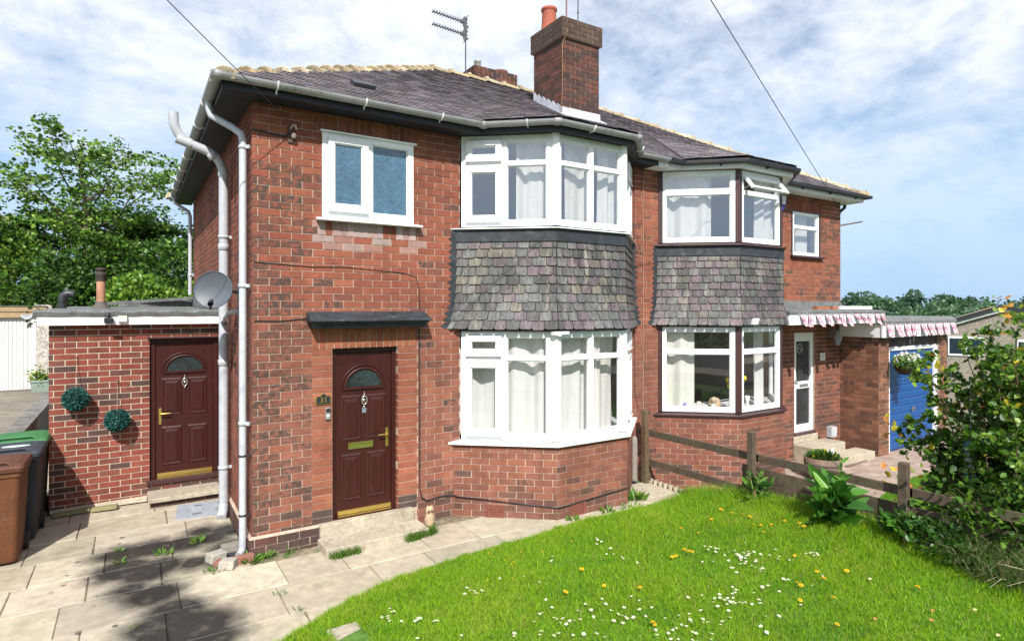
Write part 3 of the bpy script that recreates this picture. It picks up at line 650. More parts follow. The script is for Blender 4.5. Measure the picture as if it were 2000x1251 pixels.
    rm = MB(); EL, ER = V3(-.37, -.37, roof_z(-.37)), V3(HX1 + .37, -.37, roof_z(-.37)); Mx = PX
    main = [EL, V3(Mx, -.37, EL.z), V3(Mx, 3.62, 7.17), A1] if left else [V3(Mx, -.37, EL.z), ER, A2, V3(Mx, 3.62, 7.17)]
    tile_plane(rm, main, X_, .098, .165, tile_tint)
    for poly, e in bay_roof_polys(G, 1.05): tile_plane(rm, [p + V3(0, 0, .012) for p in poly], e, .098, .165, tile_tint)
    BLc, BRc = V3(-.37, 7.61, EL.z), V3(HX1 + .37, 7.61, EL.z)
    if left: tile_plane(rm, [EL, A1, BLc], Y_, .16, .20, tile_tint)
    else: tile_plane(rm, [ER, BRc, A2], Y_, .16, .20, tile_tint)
    roof = rm.build('roof', 'roof_tile', H)
    un = MB(); dn = V3(0, 0, -.012)
    un.add([p + dn for p in main], [(0, 1, 2, 3)])
    if left: un.add([p + dn for p in (EL, A1, BLc)], [(0, 1, 2)]); un.add([p + dn for p in (BLc, A1, V3(Mx, 3.62, 7.17), V3(Mx, 7.61, EL.z))], [(0, 1, 2, 3)], (.8, .8, .8))
    else: un.add([p + dn for p in (ER, BRc, A2)], [(0, 1, 2)]); un.add([p + dn for p in (V3(Mx, 7.61, EL.z), V3(Mx, 3.62, 7.17), A2, BRc)], [(0, 1, 2, 3)], (.8, .8, .8))
    for poly, e in bay_roof_polys(G, 1.05): un.add([p + V3(0, 0, .004) for p in poly], [tuple(range(len(poly)))])
    un.build('roof_underlay', 'black_paint', roof)
    rd = MB()
    if left:
        ridge_run(rd, EL + V3(.05, .05, .0), A1 + V3(0, 0, .0), .098, .33, ridge_tint); ridge_run(rd, A1 + V3(0, 0, .015), V3(PX, 3.62, 7.185), .098, .38, ridge_tint); ridge_run(rd, BLc + V3(0, 0, .03), A1 + V3(0, 0, .03), .12, .36, ridge_tint)
    else:
        ridge_run(rd, V3(PX, 3.62, 7.185), A2 + V3(0, 0, .015), .098, .38, ridge_tint); ridge_run(rd, ER + V3(-.03, .03, .03), A2 + V3(0, 0, .015), .092, .40, ridge_tint)
    rd.build('ridge_tiles', 'ridge', roof)
    if left:
        v = MB(); yv = .28; zv = roof_z(yv) + .02; nrm = V3(0, -slope, 1).normalized(); upv = V3(0, 1, slope).normalized()
        v.obox((1.29, yv, zv + .02), (.13, 0, 0), upv * .10, nrm * .02); v.build('roof_vent', 'black_plastic', roof)
    # ---- soffit, fascia, gutter
    so = MB(); fa = MB(); wp = bay_off(bay, .01); Gf = [(q[0], q[1]) for q in G]
    ins = .065; Gi = [(G[0][0] + .02, G[0][1] + ins), (G[1][0] + .025, G[1][1] + ins), (G[2][0] - .025, G[2][1] + ins), (G[3][0] - .02, G[3][1] + ins)]
    yb = -.36 + ins
    if left:
        so.box(-.295, bay[0][0] + .1, yb, -.006, EZ, EZ + .012); so.box(-.295, -.006, -.004, HD + .3, EZ, EZ + .012); so.box(bay[3][0] - .1, PX, yb, -.006, EZ, EZ + .012)
        fp = [(-.30, HD + .3), (-.30, yb)] + Gi + [(PX, yb)]
    else:
        so.box(PX, bay[0][0] + .1, yb, -.006, EZ, EZ + .012); so.box(bay[3][0] - .1, HX1 + .295, yb, -.006, EZ, EZ + .012); so.box(HX1 + .006, HX1 + .295, -.004, HD + .3, EZ, EZ + .012)
        fp = [(PX, yb)] + Gi + [(HX1 + .30, yb), (HX1 + .30, HD + .3)]
    band(so, [bay[0], bay[1], bay[2], bay[3]], Gi, EZ + .004, EZ + .016, EZ + .004, EZ + .016)
    for i in range(len(fp) - 1):
        F = Facet(fp[i], fp[i + 1]) if True else None; F.box(fa, -.004, F.L + .004, EZ - .012, EZ + .115, -.002, .016)
    if left: so.build('soffit', 'black_paint', H); fa.build('fascia', 'black_paint', H)
    else: so.build('soffit', 'white_paint', H); fa.build('fascia', 'white_paint', H)
    gz = 4.91; gm = MB(); br = MB()
    if left: gp = [(-.365, HD + .35, gz), (-.365, -.365, gz)] + [(q[0], q[1], gz) for q in G] + [(5.86, -.36, gz)]; gmat = 'grey_plastic'
    else: gp = [(5.87, -.36, gz)] + [(q[0], q[1], gz) for q in G] + [(HX1 + .37, -.365, gz), (HX1 + .37, HD + .35, gz)]; gmat = 'black_paint'
    gutter(gm, gp, .060, square=not left); g = gm.build('gutter', gmat, H)
    if left:
        for i in range(1, len(gp) - 1): br = MB(); br.lathe((gp[i][0], gp[i][1], gz - .03), [(.0, -.042), (.05, -.032), (.066, 0), (.068, .034), (.0, .036)], 10); br.build('gutter_joint', 'grey_plastic', g)
    for i in range(len(gp) - 1):
        a, b = Vector(gp[i]), Vector(gp[i + 1]); d = (b - a); L_ = d.length; d.normalize(); nn = V3(d.y, -d.x, 0); q = .55
        while q < L_ - .2:
            p = a + d * q
            br = MB()
            if left: br.tube([p + nn * math.cos(math.pi * k / 8) * .066 + V3(0, 0, -math.sin(math.pi * k / 8) * .066 + .004) for k in range(9)], .010, 6); br.bar(p + nn * -.05 + V3(0, 0, -.05), p - nn * .06 + V3(0, 0, -.10), .008, .006)
            else: br.bar(p + V3(0, 0, -.062), p - nn * .06 + V3(0, 0, -.075), .012, .012)
            br.build('gutter_bracket', 'upvc' if left else 'black_paint', g); q += .92
    return H, wall, roof
HL, wallL, roofL = build_house(True)
HR, wallR, roofR = build_house(False)
# ---- chimney shared on the party line (stands on the left house's roof)
random.seed(5)
cx0, cx1, cy0, cy1, cz0, cz1 = 5.24, 6.06, 1.50, 2.38, 5.75, 7.42
cb = MB(); cm = MB()
for (O, U, N, L_) in (((cx0, cy0, 0), X_, -Y_, cx1 - cx0), ((cx0, cy1, 0), -Y_, -X_, cy1 - cy0), ((cx1, cy0, 0), Y_, X_, cy1 - cy0), ((cx1, cy1, 0), -X_, Y_, cx1 - cx0)):
    bricks(cb, O, U, N, 0, L_, cz0, cz1, (), tint_chim, phase=.057)
    O2 = Vector(O) + Vector(N) * .045 - Vector(U) * .045; bricks(cb, O2, U, N, 0, L_ + .09, 7.33, 7.68, (), tint_cap, zb=7.33, H=.0865)
cm.box(cx0 + .006, cx1 - .006, cy0 + .006, cy1 - .006, cz0, cz1); cm.box(cx0 - .039, cx1 + .039, cy0 - .039, cy1 + .039, 7.33, 7.672)
chim = cb.build('chimney', 'brick', roofL); cm.build('mortar', mat('mortar_sooty', (.30, .24, .19), .95, 40, .25, .5, 80), chim)
fm = MB(); fm.add([(cx0 - .02, cy0 - .02, 7.672), (cx1 + .02, cy0 - .02, 7.672), (cx1 + .02, cy1 + .02, 7.672), (cx0 - .02, cy1 + .02, 7.672), (cx0 + .2, cy0 + .25, 7.74), (cx1 - .2, cy0 + .25, 7.74), (cx1 - .2, cy1 - .25, 7.74), (cx0 + .2, cy1 - .25, 7.74)],
      [(0, 1, 5, 4), (1, 2, 6, 5), (2, 3, 7, 6), (3, 0, 4, 7), (4, 5, 6, 7)]); fm.build('flaunching', 'concrete', chim)
pt = MB(); pt.lathe((5.40, 2.12, 7.66), [(.155, 0), (.142, .1), (.128, .38), (.135, .40), (.148, .41), (.150, .45), (.138, .46), (.115, .46), (.105, .2)], 20); pt.build('chimney_pot', 'terracotta', chim)
pt = MB(); pt.lathe((5.83, 1.78, 7.70), [(.13, 0), (.125, .05), (.10, .07), (0, .09)], 16); pt.build('capped_pot', 'terracotta', chim)
ld = MB(); n = 6
for i in range(n):      # stepped lead up the left side, apron at the front
    y0 = cy0 + i * (cy1 - cy0) / n; y1 = y0 + (cy1 - cy0) / n * 1.05; zb = roof_z(y0) - .02
    ld.add([(cx0 - .012, y0, zb), (cx0 - .012, y1, roof_z(y1) - .02), (cx0 - .012, y1 - .015, roof_z(y1) + .16), (cx0 - .012, y0 + .01, zb + .14), (cx0 - .0, y0, zb), (cx0, y1, roof_z(y1)), (cx0, y1 - .015, roof_z(y1) + .16), (cx0, y0 + .01, zb + .14)], [(3, 2, 1, 0), (2, 3, 7, 6), (0, 4, 7, 3), (1, 2, 6, 5)], (.9, .9, .95))
ld.box(cx0 - .02, cx1 + .02, cy0 - .014, cy0, roof_z(cy0) - .03, roof_z(cy0) + .14); ld.obox((5.65, cy0 - .08, roof_z(cy0 - .08) + .028), (.47, 0, 0), (0, .075, .075 * slope), (0, -.004, .008)); ld.build('lead_flashing', 'lead', chim)
wr = MB(); wr.tube([(cx0 + .07, cy0 - .055, 7.45), (cx0 - .012, cy0 - .008, 7.2), (cx0 - .010, cy0 - .006, 6.4), (cx0 - .02, cy0 + .02, 5.98)], .007, 5, (.30, .16, .08)); wr.build('earth_wire', 'matte', chim)
ms = MB(); ms.tube([(5.30, 1.47, 7.35), (5.30, 1.47, 8.6)], .014, 6, (.20, .09, .08)); ms.build('rusty_mast', 'matte', chim)
ms = MB(); ms.tube([(5.78, 1.75, 7.6), (5.78, 1.75, 8.7)], .012, 6); ms.lathe((5.78, 1.75, 7.98), [(.015, 0), (.02, .01), (.015, .03)], 8); ms.build('grey_mast', 'dark_metal', chim)
# rear chimney and its cowls on the back slope
rc = MB(); rcm = MB()
for (O, U, N, L_) in (((5.14, 4.5, 0), X_, -Y_, 1.10), ((5.14, 5.1, 0), -Y_, -X_, .60), ((6.24, 4.5, 0), Y_, X_, .60)): bricks(rc, O, U, N, 0, L_, 6.5, 7.86, (), tint_chim)
rcm.box(5.146, 6.234, 4.506, 5.1, 6.5, 7.85); ch2 = rc.build('rear_chimney', 'brick', roofL); rcm.build('mortar', 'mortar', ch2)
q = MB(); q.lathe((5.36, 4.75, 7.84), [(.075, 0), (.075, .20), (.082, .205), (.082, .235), (0, .25)], 14); q.build('flue_cowl', 'metal', ch2)
q = MB(); q.lathe((5.98, 4.8, 7.84), [(.13, 0), (.13, .06), (.17, .08), (.17, .14), (.05, .16), (0, .16)], 16, t=(.14, .06, .05)); q.build('dark_pot', 'matte', ch2)
# ---- left house: windows
def bay_windows(H, bay, z0, z1, spec, name, glass, m, sill_z, sill_m, post_m, sill_o):
    w = Win()
    for i in range(3):
        F = Facet(bay[i], bay[i + 1]); L_ = F.L; h = z1 - z0; cells = []
        for (a, b, c, d, k) in spec[i]: cells.append((a * L_, b * L_, z0 + c * h, z0 + d * h, k))
        g = .0 if m == 'upvc' and post_m is None else .045
        w.panel(F, g if i else .02, L_ - g if i < 2 else L_ - .02, z0, z1, cells)
    sl = MB(); band(sl, bay_off(bay, -.06), bay_off(bay, sill_o), sill_z, z0 - .001, sill_z, z0 - .03); o = w.finish(H, name, m, glass, sl, sill_m)
    for i in range(4):
        pm = MB()
        if post_m is None:
            if i in (1, 2): pm.lathe((bay[i][0], bay[i][1], z0), [(.055, 0), (.055, z1 - z0)], 12); pm.build('corner_post', m, o, bevel=.003)
            continue
        if i in (1, 2):
            A = bay_off([bay[i - 1], bay[i], bay[i + 1]], .02); F0 = Facet(bay[i - 1], bay[i]); F1 = Facet(bay[i], bay[i + 1]); a = F0.pt(F0.L - .055, 0, .02); b = A[1]; c = F1.pt(.055, 0, .02); d = (bay[i][0], bay[i][1] + .08)
            P = [(a.x, a.y), (b[0], b[1]), (c.x, c.y), (d[0], d[1])]; pm.add([(p[0], p[1], z0) for p in P] + [(p[0], p[1], z1) for p in P], [(0, 1, 5, 4), (1, 2, 6, 5), (2, 3, 7, 6), (3, 0, 4, 7), (4, 5, 6, 7)])
        else:
            F = Facet(bay[0], bay[1]) if i == 0 else Facet(bay[2], bay[3]); F.box(pm, -.02 if i == 0 else F.L - .045, .045 if i == 0 else F.L + .02, z0, z1, -.05, .022)
        pm.build('corner_post', post_m or m, o, bevel=.003)
    return o
TL = .275
lowA = [[(.085, .425, .80, .945, 's'), (.085, .425, .06, .70, 's'), (.50, .905, .775, .945, 'fix'), (.50, .905, .055, .735, 'fix')],
        [(.07, .475, .775, .945, 'fix'), (.07, .475, .055, .735, 'fix'), (.535, .94, .775, .945, 'fix'), (.535, .94, .055, .735, 'fix')],
        [(.10, .475, .775, .945, 'fix'), (.10, .475, .055, .735, 'fix'), (.55, .92, .80, .945, 's'), (.55, .92, .06, .70, 's')]]
upA = [[(.085, .425, .745, .93, 's'), (.085, .425, .075, .635, 's'), (.50, .905, .715, .93, 'fix'), (.50, .905, .065, .665, 'fix')],
       [(.07, .475, .715, .93, 'fix'), (.07, .475, .065, .665, 'fix'), (.535, .94, .715, .93, 'fix'), (.535, .94, .065, .665, 'fix')],
       [(.10, .475, .715, .93, 'fix'), (.10, .475, .065, .665, 'fix'), (.55, .92, .745, .93, 's'), (.55, .92, .075, .635, 's')]]
bay_windows(HL, BAY_A, .965, 2.325, lowA, 'bay_window', 'glass', 'upvc', .905, 'upvc', None, .105)
bay_windows(HL, BAY_A, 3.655, 4.80, upA, 'bay_window', 'glass_up', 'upvc', 3.615, 'upvc', None, .085)
slate_apron(HL, BAY_A, 3.49, 2.36, 31)
bay_base(HL, BAY_A, -.08, .905, lambda u, z, k: tint_house(2.4, z, k) if z > .22 else (*jit(lerp(tint_house(2, .9, k)[:3], DRK, random.uniform(.1, .6)), .1), 0), 41)
for i, u in ((0, .52), (1, .33)):
    ab = MB(); B = bay_off(BAY_A, .055); F = Facet(B[i], B[i + 1])
    for r in rect_sub((u - .12, u + .12, .0, .16), [(u - .10 + c * .034, u - .10 + c * .034 + .021, .020 + q * .033, .020 + q * .033 + .019) for c in range(6) for q in range(4)]): F.box(ab, *r, 0, .010)
    ab.build('air_brick', 'air_brick', HL)
# first-floor window over the door
def frosted(H):
    w = Win(); F = Facet((.727, -.004), (1.823, -.004)); L_ = F.L
    w.panel(F, 0, L_, 3.637, 4.598, [(.085, .50, 3.75, 4.53, 's'), (.585, 1.02, 3.73, 4.53, 'fix')], n0=-.06, n1=.01)
    sl = MB(); sl.add([(.66, -.004, 3.600), (1.91, -.004, 3.600), (1.91, -.10, 3.600), (.66, -.10, 3.600), (.66, -.004, 3.640), (1.91, -.004, 3.640), (1.91, -.10, 3.622), (.66, -.10, 3.622)], [(0, 3, 2, 1), (4, 5, 6, 7), (0, 1, 5, 4), (1, 2, 6, 5), (2, 3, 7, 6), (3, 0, 4, 7)])
    return w.finish(H, 'window', 'upvc', 'obscure', sl)
fw = frosted(HL); dm = MB(); dm.box(.70, 1.85, -.055, -.006, 4.598, 4.612); dm.build('drip_strip', 'upvc', fw)
# front door, canopy, steps
d1, dd = panel_door(HL, .85, 1.625, .225, 2.16, .07)
lb = MB(); lb.box(dd[0] + .22 * dd[4], dd[0] + .66 * dd[4], .078, .090, .985, 1.05); lb.box(dd[0] + .22 * dd[4], dd[0] + .66 * dd[4], .070, .09, 1.045, 1.06); lb.build('letterbox', mat('green_brass', (.42, .42, .12), .3, 10, .1, metal=.8), d1)
tg = MB(); tg.box(dd[0] + .465 * dd[4], dd[0] + .535 * dd[4], .078, .090, 1.395, 1.455, (.16, .20, .24)); tg.build('door_tag', 'generic', d1)
cn = MB(); cn.box(.60, 1.93, -.15, -.001, 2.40, 2.475); cn.add([(.555, -.004, 2.475), (1.965, -.004, 2.475), (1.965, -.235, 2.475), (.555, -.235, 2.475), (.555, -.004, 2.585), (1.965, -.004, 2.585), (1.965, -.03, 2.580), (.555, -.03, 2.580), (1.965, -.235, 2.50), (.555, -.235, 2.50)],
    [(0, 3, 2, 1), (4, 5, 6, 7), (7, 6, 8, 9), (9, 8, 2, 3), (0, 4, 7, 9, 3), (1, 2, 8, 6, 5)]); cn.box(.585, 1.945, -.21, -.004, 2.455, 2.474)
cnp = cn.build('door_canopy', 'lead_black', HL, bevel=.006)
st = MB(); st.box(.69, 1.80, -.085, .02, -.05, .218); st.build('threshold', 'concrete', HL, bevel=.008)
st = MB(); st.box(.655, 1.835, -.445, -.086, -.06, .085); tag(st.build('concrete_step', 'concrete', origin=(1.245, -.27, 0), bevel=.012), 'worn concrete step at the dark red front door under the black canopy', 'step')
# downpipes and soil pipe on the left side
dp = MB(); x = -.075; y = .10
dp.tube([(-.36, .46, 4.86), (-.36, .46, 4.78), (-.34, .44, 4.71), (-.16, .20, 4.55), (-.085, .115, 4.47), (x, y, 4.40), (x, y, .10), (x - .01, y - .012, .05), (x - .05, y - .06, .03)], .038, 12)
for z in (4.33, 2.86, 1.40): pipe_clip(dp, x, y, z, .038, (.7, -.7, 0))
dpo = dp.build('downpipe', 'pale_plastic', HL)
for z in (1.05, .42):
    bk = MB(); bk.lathe((x, y, z), [(.039, 0), (.043, 0), (.043, .02), (.039, .02)], 12); bk.bar((x, y, z + .01), (x + .075, y - .05, z + .01), .01, .008)
    bk.build('black_bracket', 'black_plastic', dpo)
sp = MB(); x = -.095; y = 1.52
pts = [(x, y, .10), (x, y, 4.30)]
for k in range(1, 6): a = k * math.pi / 12; pts.append((x - (1 - math.cos(a)) * .30, y, 4.30 + math.sin(a) * .30))
pts += [(x - .52, y, 4.68), (x - .58, y, 4.74)]
sp.tube(pts[:8], .055, 14); q0 = Vector(pts[6])
sp.tube([pts[6], (x - .42, y + .02, 4.66), (x - .50, y + .02, 4.75), (x - .545, y + .02, 4.86), (x - .55, y + .02, 5.0)], .055, 14)
for p, d in (((x, y, 4.27), (0, 0, 1)), ((x, y, 3.35), (0, 0, 1)), ((x, y, 1.9), (0, 0, 1)), ((x - .10, y, 4.49), (-.5, 0, .8)), ((x - .34, y + .01, 4.62), (-.8, 0, .45))): sp.lathe(p, [(.055, 0), (.064, .004), (.064, .075), (.058, .08)], 14, axis=d)
for z in (3.52, .62): pipe_clip(sp, x, y, z, .056)
sp.tube([(x, y, .16), (x - .01, y - .03, .08), (x - .04, y - .12, .02)], .06, 14)
spo = sp.build('soil_pipe', 'pale_plastic', HL); wp = MB(); wp.tube([(-.0, .95, 2.58), (-.10, .98, 2.57), (-.11, 1.25, 2.50), (-.10, 1.47, 2.44)], .024, 8); wp.build('waste_pipe', 'pale_plastic', spo); wp = MB(); wp.lathe((-.10, 1.45, 2.44), [(.03, 0), (.034, 0), (.034, .06), (.03, .06)], 12, axis=(0, -1, .1)); wp.build('pipe_boss', 'black_plastic', spo)
dp = MB(); dp.tube([(-.36, 7.1, 4.86), (-.35, 7.1, 4.76), (-.10, 7.1, 4.60), (-.07, 7.1, 4.5), (-.07, 7.1, 2.9)], .036, 10)
for z in (4.2, 3.3): pipe_clip(dp, -.07, 7.1, z, .036)
dp.build('downpipe', 'pale_plastic', HL)
# cables clipped to the front wall
cw = MB(); cw.tube([(0, -.008, 4.50), (.08, -.01, 4.505), (.2, -.01, 4.49), (.32, -.012, 4.48), (.39, -.03, 4.52)], .008, 5)
cw.build('wall_cable', 'black_plastic', HL); cw = MB(); cw.tube([(.02, -.008, 2.49), (.3, -.008, 2.485), (.56, -.01, 2.51)], .007, 5)
cw.build('wall_cable', 'black_plastic', HL); cw = MB(); cw.tube([(.02, -.006, 3.11), (.6, -.006, 3.08), (1.0, -.006, 3.09), (1.70, -.006, 3.045), (1.86, -.006, 3.0), (1.90, -.006, 2.85), (1.905, -.006, 2.6)], .005, 5)
cw.build('wall_cable', 'black_plastic', HL); cw = MB(); cw.tube([(1.90, -.01, 2.38), (1.905, -.01, 1.2), (1.905, -.012, .42), (1.93, -.014, .30), (2.0, -.014, .255), (2.2, -.014, .28), (2.42, -.014, .25)], .008, 5); B = bay_off(BAY_A, .068)
cw.tube([(2.42, -.014, .25), (B[0][0] + .03, -.03, .245), (B[1][0], B[1][1], .155), (B[1][0] + .1, B[1][1] - .004, .155), (B[2][0], B[2][1], .215)], .008, 5)
cw.build('wall_cable', 'black_plastic', HL)
cw = MB(); cw.tube([(5.47, -.01, 4.8), (5.48, -.01, 2.2), (5.50, -.01, 1.3), (5.56, -.01, 1.05)], .005, 5, (.12, .06, .05)); cw.build('wall_cable', 'matte', HL); cw = MB(); cw.tube([(5.665, -.01, 4.8), (5.665, -.01, .9)], .007, 5, (.35, .22, .16)); cw.build('wall_cable', 'matte', HL)
# ---- right house: windows and door
upB = [[(.085, .895, .745, .925, 'fix'), (.085, .895, .065, .665, 'fix')], [(.10, .90, .735, .93, 'open'), (.10, .90, .065, .665, 'fix')], [(.105, .915, .745, .925, 'fix'), (.105, .915, .065, .665, 'fix')]]
lowB = [[(.085, .895, .735, .945, 'fix'), (.085, .895, .055, .680, 'fix')], [(.10, .90, .735, .945, 'fix'), (.10, .90, .055, .680, 'fix')], [(.105, .915, .735, .945, 'fix'), (.105, .915, .055, .680, 'fix')]]
def open_vent(o, F, u0, u1, z0, z1):
    ang = rad(38); m = MB(); h = z1 - z0; dv = V3(0, 0, -math.cos(ang)) + F.N * math.sin(ang); hn = F.N * math.cos(ang) + V3(0, 0, math.sin(ang)); top = F.pt(u0, z1, .02)
    def pt(u, v): return top + F.U * (u) + dv * v
    Wd = u1 - u0; h += .06
    for (a, b, c, d) in rect_sub((-.03, Wd + .03, 0, h), [(.035, Wd - .035, .045, h - .045)]): m.obox(pt((a + b) / 2, (c + d) / 2), F.U * ((b - a) / 2), dv * ((d - c) / 2), hn * .02)
    m.build('open_vent_sash', 'upvc', o, bevel=.004); MB().quad(pt(.035, .045), pt(Wd - .035, .045), pt(Wd - .035, h - .045), pt(.035, h - .045)).build('pane', 'glass_up', o)
    s_ = MB()
    for u in (.01, Wd - .01): s_.bar(F.pt(u0 + u, z0 + .02, .0), pt(u, h * .7), .006, .004)
    s_.build('stay', 'metal', o)
spec2 = [[c for c in upB[0]], [c for c in upB[1] if c[4] != 'open'], upB[2]]
def upper_right():
    z0, z1 = 3.66, 4.785; w = Win()
    for i in range(3):
        F = Facet(BAY_B[i], BAY_B[i + 1]); L_ = F.L; h = z1 - z0; cells = [(a * L_, b * L_, z0 + c * h, z0 + d * h, 'fix') for (a, b, c, d, k) in upB[i] if k == 'fix']; hole = [(a * L_, b * L_, z0 + c * h, z0 + d * h) for (a, b, c, d, k) in upB[i] if k == 'open']
        u0, u1 = .05, L_ - .05
        if hole:
            for r in rect_sub((u0, u1, z0, z1), [c[:4] for c in cells] + hole): F.box(w.fr, *r, -.055, .012)
            w2 = Win(); w2.panel(F, *cells[0][:4], cells); w.panes += w2.panes; w.fr.v, w.fr.f, w.fr.t, w.fr.sm = w.fr.v, w.fr.f, w.fr.t, w.fr.sm
            for r in rect_sub(cells[0][:4], [(cells[0][0] + .01, cells[0][1] - .01, cells[0][2] + .01, cells[0][3] - .01)]): F.box(w.fr, *r, -.045, -.004)
            vent = (F, *hole[0])
        else: w.panel(F, u0, u1, z0, z1, cells)
    sl = MB(); band(sl, bay_off(BAY_B, -.06), bay_off(BAY_B, .085), 3.60, 3.659, 3.60, 3.63); o = w.finish(HR, 'bay_window', 'upvc', 'glass_up', sl, 'brown_frame')
    for i in range(4):
        pm = MB()
        if i in (1, 2):
            A = bay_off([BAY_B[i - 1], BAY_B[i], BAY_B[i + 1]], .022); F0 = Facet(BAY_B[i - 1], BAY_B[i]); F1 = Facet(BAY_B[i], BAY_B[i + 1]); a = F0.pt(F0.L - .052, 0, .022); b = A[1]; c = F1.pt(.052, 0, .022)
            P = [(a.x, a.y), (b[0], b[1]), (c.x, c.y), (BAY_B[i][0], BAY_B[i][1] + .08)]; pm.add([(p[0], p[1], z0) for p in P] + [(p[0], p[1], z1) for p in P], [(0, 1, 5, 4), (1, 2, 6, 5), (2, 3, 7, 6), (3, 0, 4, 7)])
        else:
            F = Facet(BAY_B[0], BAY_B[1]) if i == 0 else Facet(BAY_B[2], BAY_B[3]); F.box(pm, -.02 if i == 0 else F.L - .048, .048 if i == 0 else F.L + .02, z0, z1, -.05, .024)
        pm.build('corner_post', 'brown_frame', o)
    open_vent(o, *vent)
upper_right()
bay_windows(HR, BAY_B, .985, 2.325, lowB, 'bay_window', 'glass', 'upvc', .925, 'brown_frame', 'brown_frame', .095)
slate_apron(HR, BAY_B, 3.48, 2.36, 57)
bay_base(HR, BAY_B, -.42, .922, lambda u, z, k: (lambda c: (*lerp(c[:3], DRK, .8 if (.0 < z < .20 and random.random() < .75) else (.45 if random.random() < .18 else 0)), 0))(tint_house_r(1.5, max(z, .5), k)), 61)
w = Win(); F = Facet((9.565, .01), (10.545, .01)); w.panel(F, .05, F.L - .05, 3.645, 4.48, [(.10, F.L - .10, 4.22, 4.43, 'fix'), (.10, F.L - .10, 3.70, 4.16, 'fix')]); sl = MB(); sl.box(9.52, 10.60, -.07, -.004, 3.60, 3.638)
wo = w.finish(HR, 'window', 'upvc', 'glass_up', sl, 'brown_frame'); pm = MB(); F.box(pm, 0, .05, 3.645, 4.50, -.05, .015); F.box(pm, F.L - .05, F.L, 3.645, 4.50, -.05, .015); F.box(pm, .05, F.L - .05, 4.48, 4.50, -.05, .015); pm.build('brown_surround', 'brown_frame', wo)
# white glazed door
wd = MB(); y = .03
for r in rect_sub((9.68, 10.35, .22, 2.15), [(9.78, 10.25, .36, 1.06), (9.78, 10.25, 1.20, 1.98)]): wd.box(r[0], r[1], y, y + .06, r[2], r[3])
wd.box(9.66, 10.37, y - .05, y + .06, .16, .22, (.1, .05, .05)); gd = wd.build('glazed_door', 'upvc', HR, bevel=.005)
for (c, d) in ((.36, 1.06), (1.20, 1.98)): MB().quad((9.78, y + .03, c), (10.25, y + .03, c), (10.25, y + .03, d), (9.78, y + .03, d)).build('pane', 'door_glass', gd)
em = MB(); em.tube([(9.93 + math.cos(i * math.pi / 10) * .085, y + .026, 1.84 + math.sin(i * math.pi / 10) * .085) for i in range(21)], .008, 5, (.5, .52, .5)); em.tube([(9.88, y + .026, 1.80), (9.93, y + .026, 1.87), (9.98, y + .026, 1.80)], .007, 5, (.5, .52, .5)); em.build('glass_emblem', 'generic', gd)
hm = MB(); hm.bar((9.71, y - .05, 1.22), (9.82, y - .05, 1.22), .01, .01); hm.bar((9.72, y, 1.22), (9.72, y - .05, 1.22), .012, .012); hm.build('handle', 'chrome', gd); hm = MB(); hm.box(9.88, 10.16, y - .008, y, 1.09, 1.15); hm.build('letterbox', 'metal', gd)
bx = MB(); bx.box(9.0, 10.9, .5, 1.5, -.25, 2.4); bx = None
st = MB(); st.box(9.62, 10.70, -.42, -.005, -.30, .02); st.box(9.55, 11.05, -.80, -.42, -.32, -.13); st.box(9.62, 10.42, -.03, .0, .02, .16); tag(st.build('entrance_steps', 'concrete', origin=(10.1, -.4, -.3), bevel=.012), 'pale concrete steps up to the white glazed door', 'step')
dp = MB(); dp.tube([(9.10, -.04, 2.3), (9.10, -.04, -.2)], .03, 8, (.16, .09, .07)); dp.build('downpipe', 'matte', HR)
dp = MB(); dp.tube([(HX1 + .36, .1, 4.86), (HX1 + .34, .1, 4.74), (HX1 + .1, .08, 4.62), (HX1 + .06, .08, 4.5), (HX1 + .06, .08, 2.7)], .034, 8); dp.build('downpipe', 'black_paint', HR)
dp = MB(); dp.bar((HX1 + .02, .05, 4.33), (HX1 + .46, -.2, 4.42), .012, .014, t=(.09, .06, .05)); dp.bar((HX1 + .46, -.2, 4.36), (HX1 + .46, -.2, 4.47), .03, .012, t=(.09, .06, .05)); dp.build('wall_bracket', 'matte', HR)
# ------------------------------------------------------------------ ground, paving, lawn
LE = [(-2.6, -9.0), (-1.2, -4.0), (-.70, -2.75), (-.30, -2.06), (0, -1.86), (.34, -1.67), (.88, -1.42), (1.57, -1.30), (2.2, -1.215), (2.75, -1.21), (3.58, -1.11), (4.42, -1.12), (5.0, -1.17), (5.45, -1.15), (5.6, -1.15)]
LEX, LEY = np.array([p[0] for p in LE]), np.array([p[1] for p in LE])
def edge_y(x): return np.interp(x, LEX, LEY)
def lawn_z(x, y):
    d = np.maximum(edge_y(x) - y, 0); xr = np.clip((np.asarray(x) - 3.2) / 2.2, 0, 1)
    return .012 + (.20 + .13 * xr) * (1 - np.exp(-d / (.95 - .25 * xr))) + .012 * np.sin(np.asarray(x) * 3.1 + y * 2.3) * np.minimum(d, 1)
gv = []; gf = []; xs = np.concatenate([np.linspace(-260, -20, 16), np.linspace(-14, 20, 35), np.linspace(26, 330, 30)]); ys = np.concatenate([np.linspace(-200, -30, 12), np.linspace(-24, 20, 30), np.linspace(28, 330, 26)])
def terrain(x, y):
    s = lambda a, b, v: (lambda t: t * t * (3 - 2 * t))(min(1, max(0, (v - a) / (b - a))))
    z = -.50 + .80 * s(5, -3, x) * s(7, 11, y) * (1) + .85 * s(-8.4, -9.6, y) - 5.5 * s(14, 60, x + .4 * max(y, 0)) + 7.5 * s(90, 240, math.hypot(x, y))
    return z
for yv in ys:
    for xv in xs: gv.append((xv, yv, terrain(xv, yv)))
nx = len(xs)
for j in range(len(ys) - 1):
    for i in range(nx - 1): gf.append((j * nx + i, j * nx + i + 1, (j + 1) * nx + i + 1, (j + 1) * nx + i))
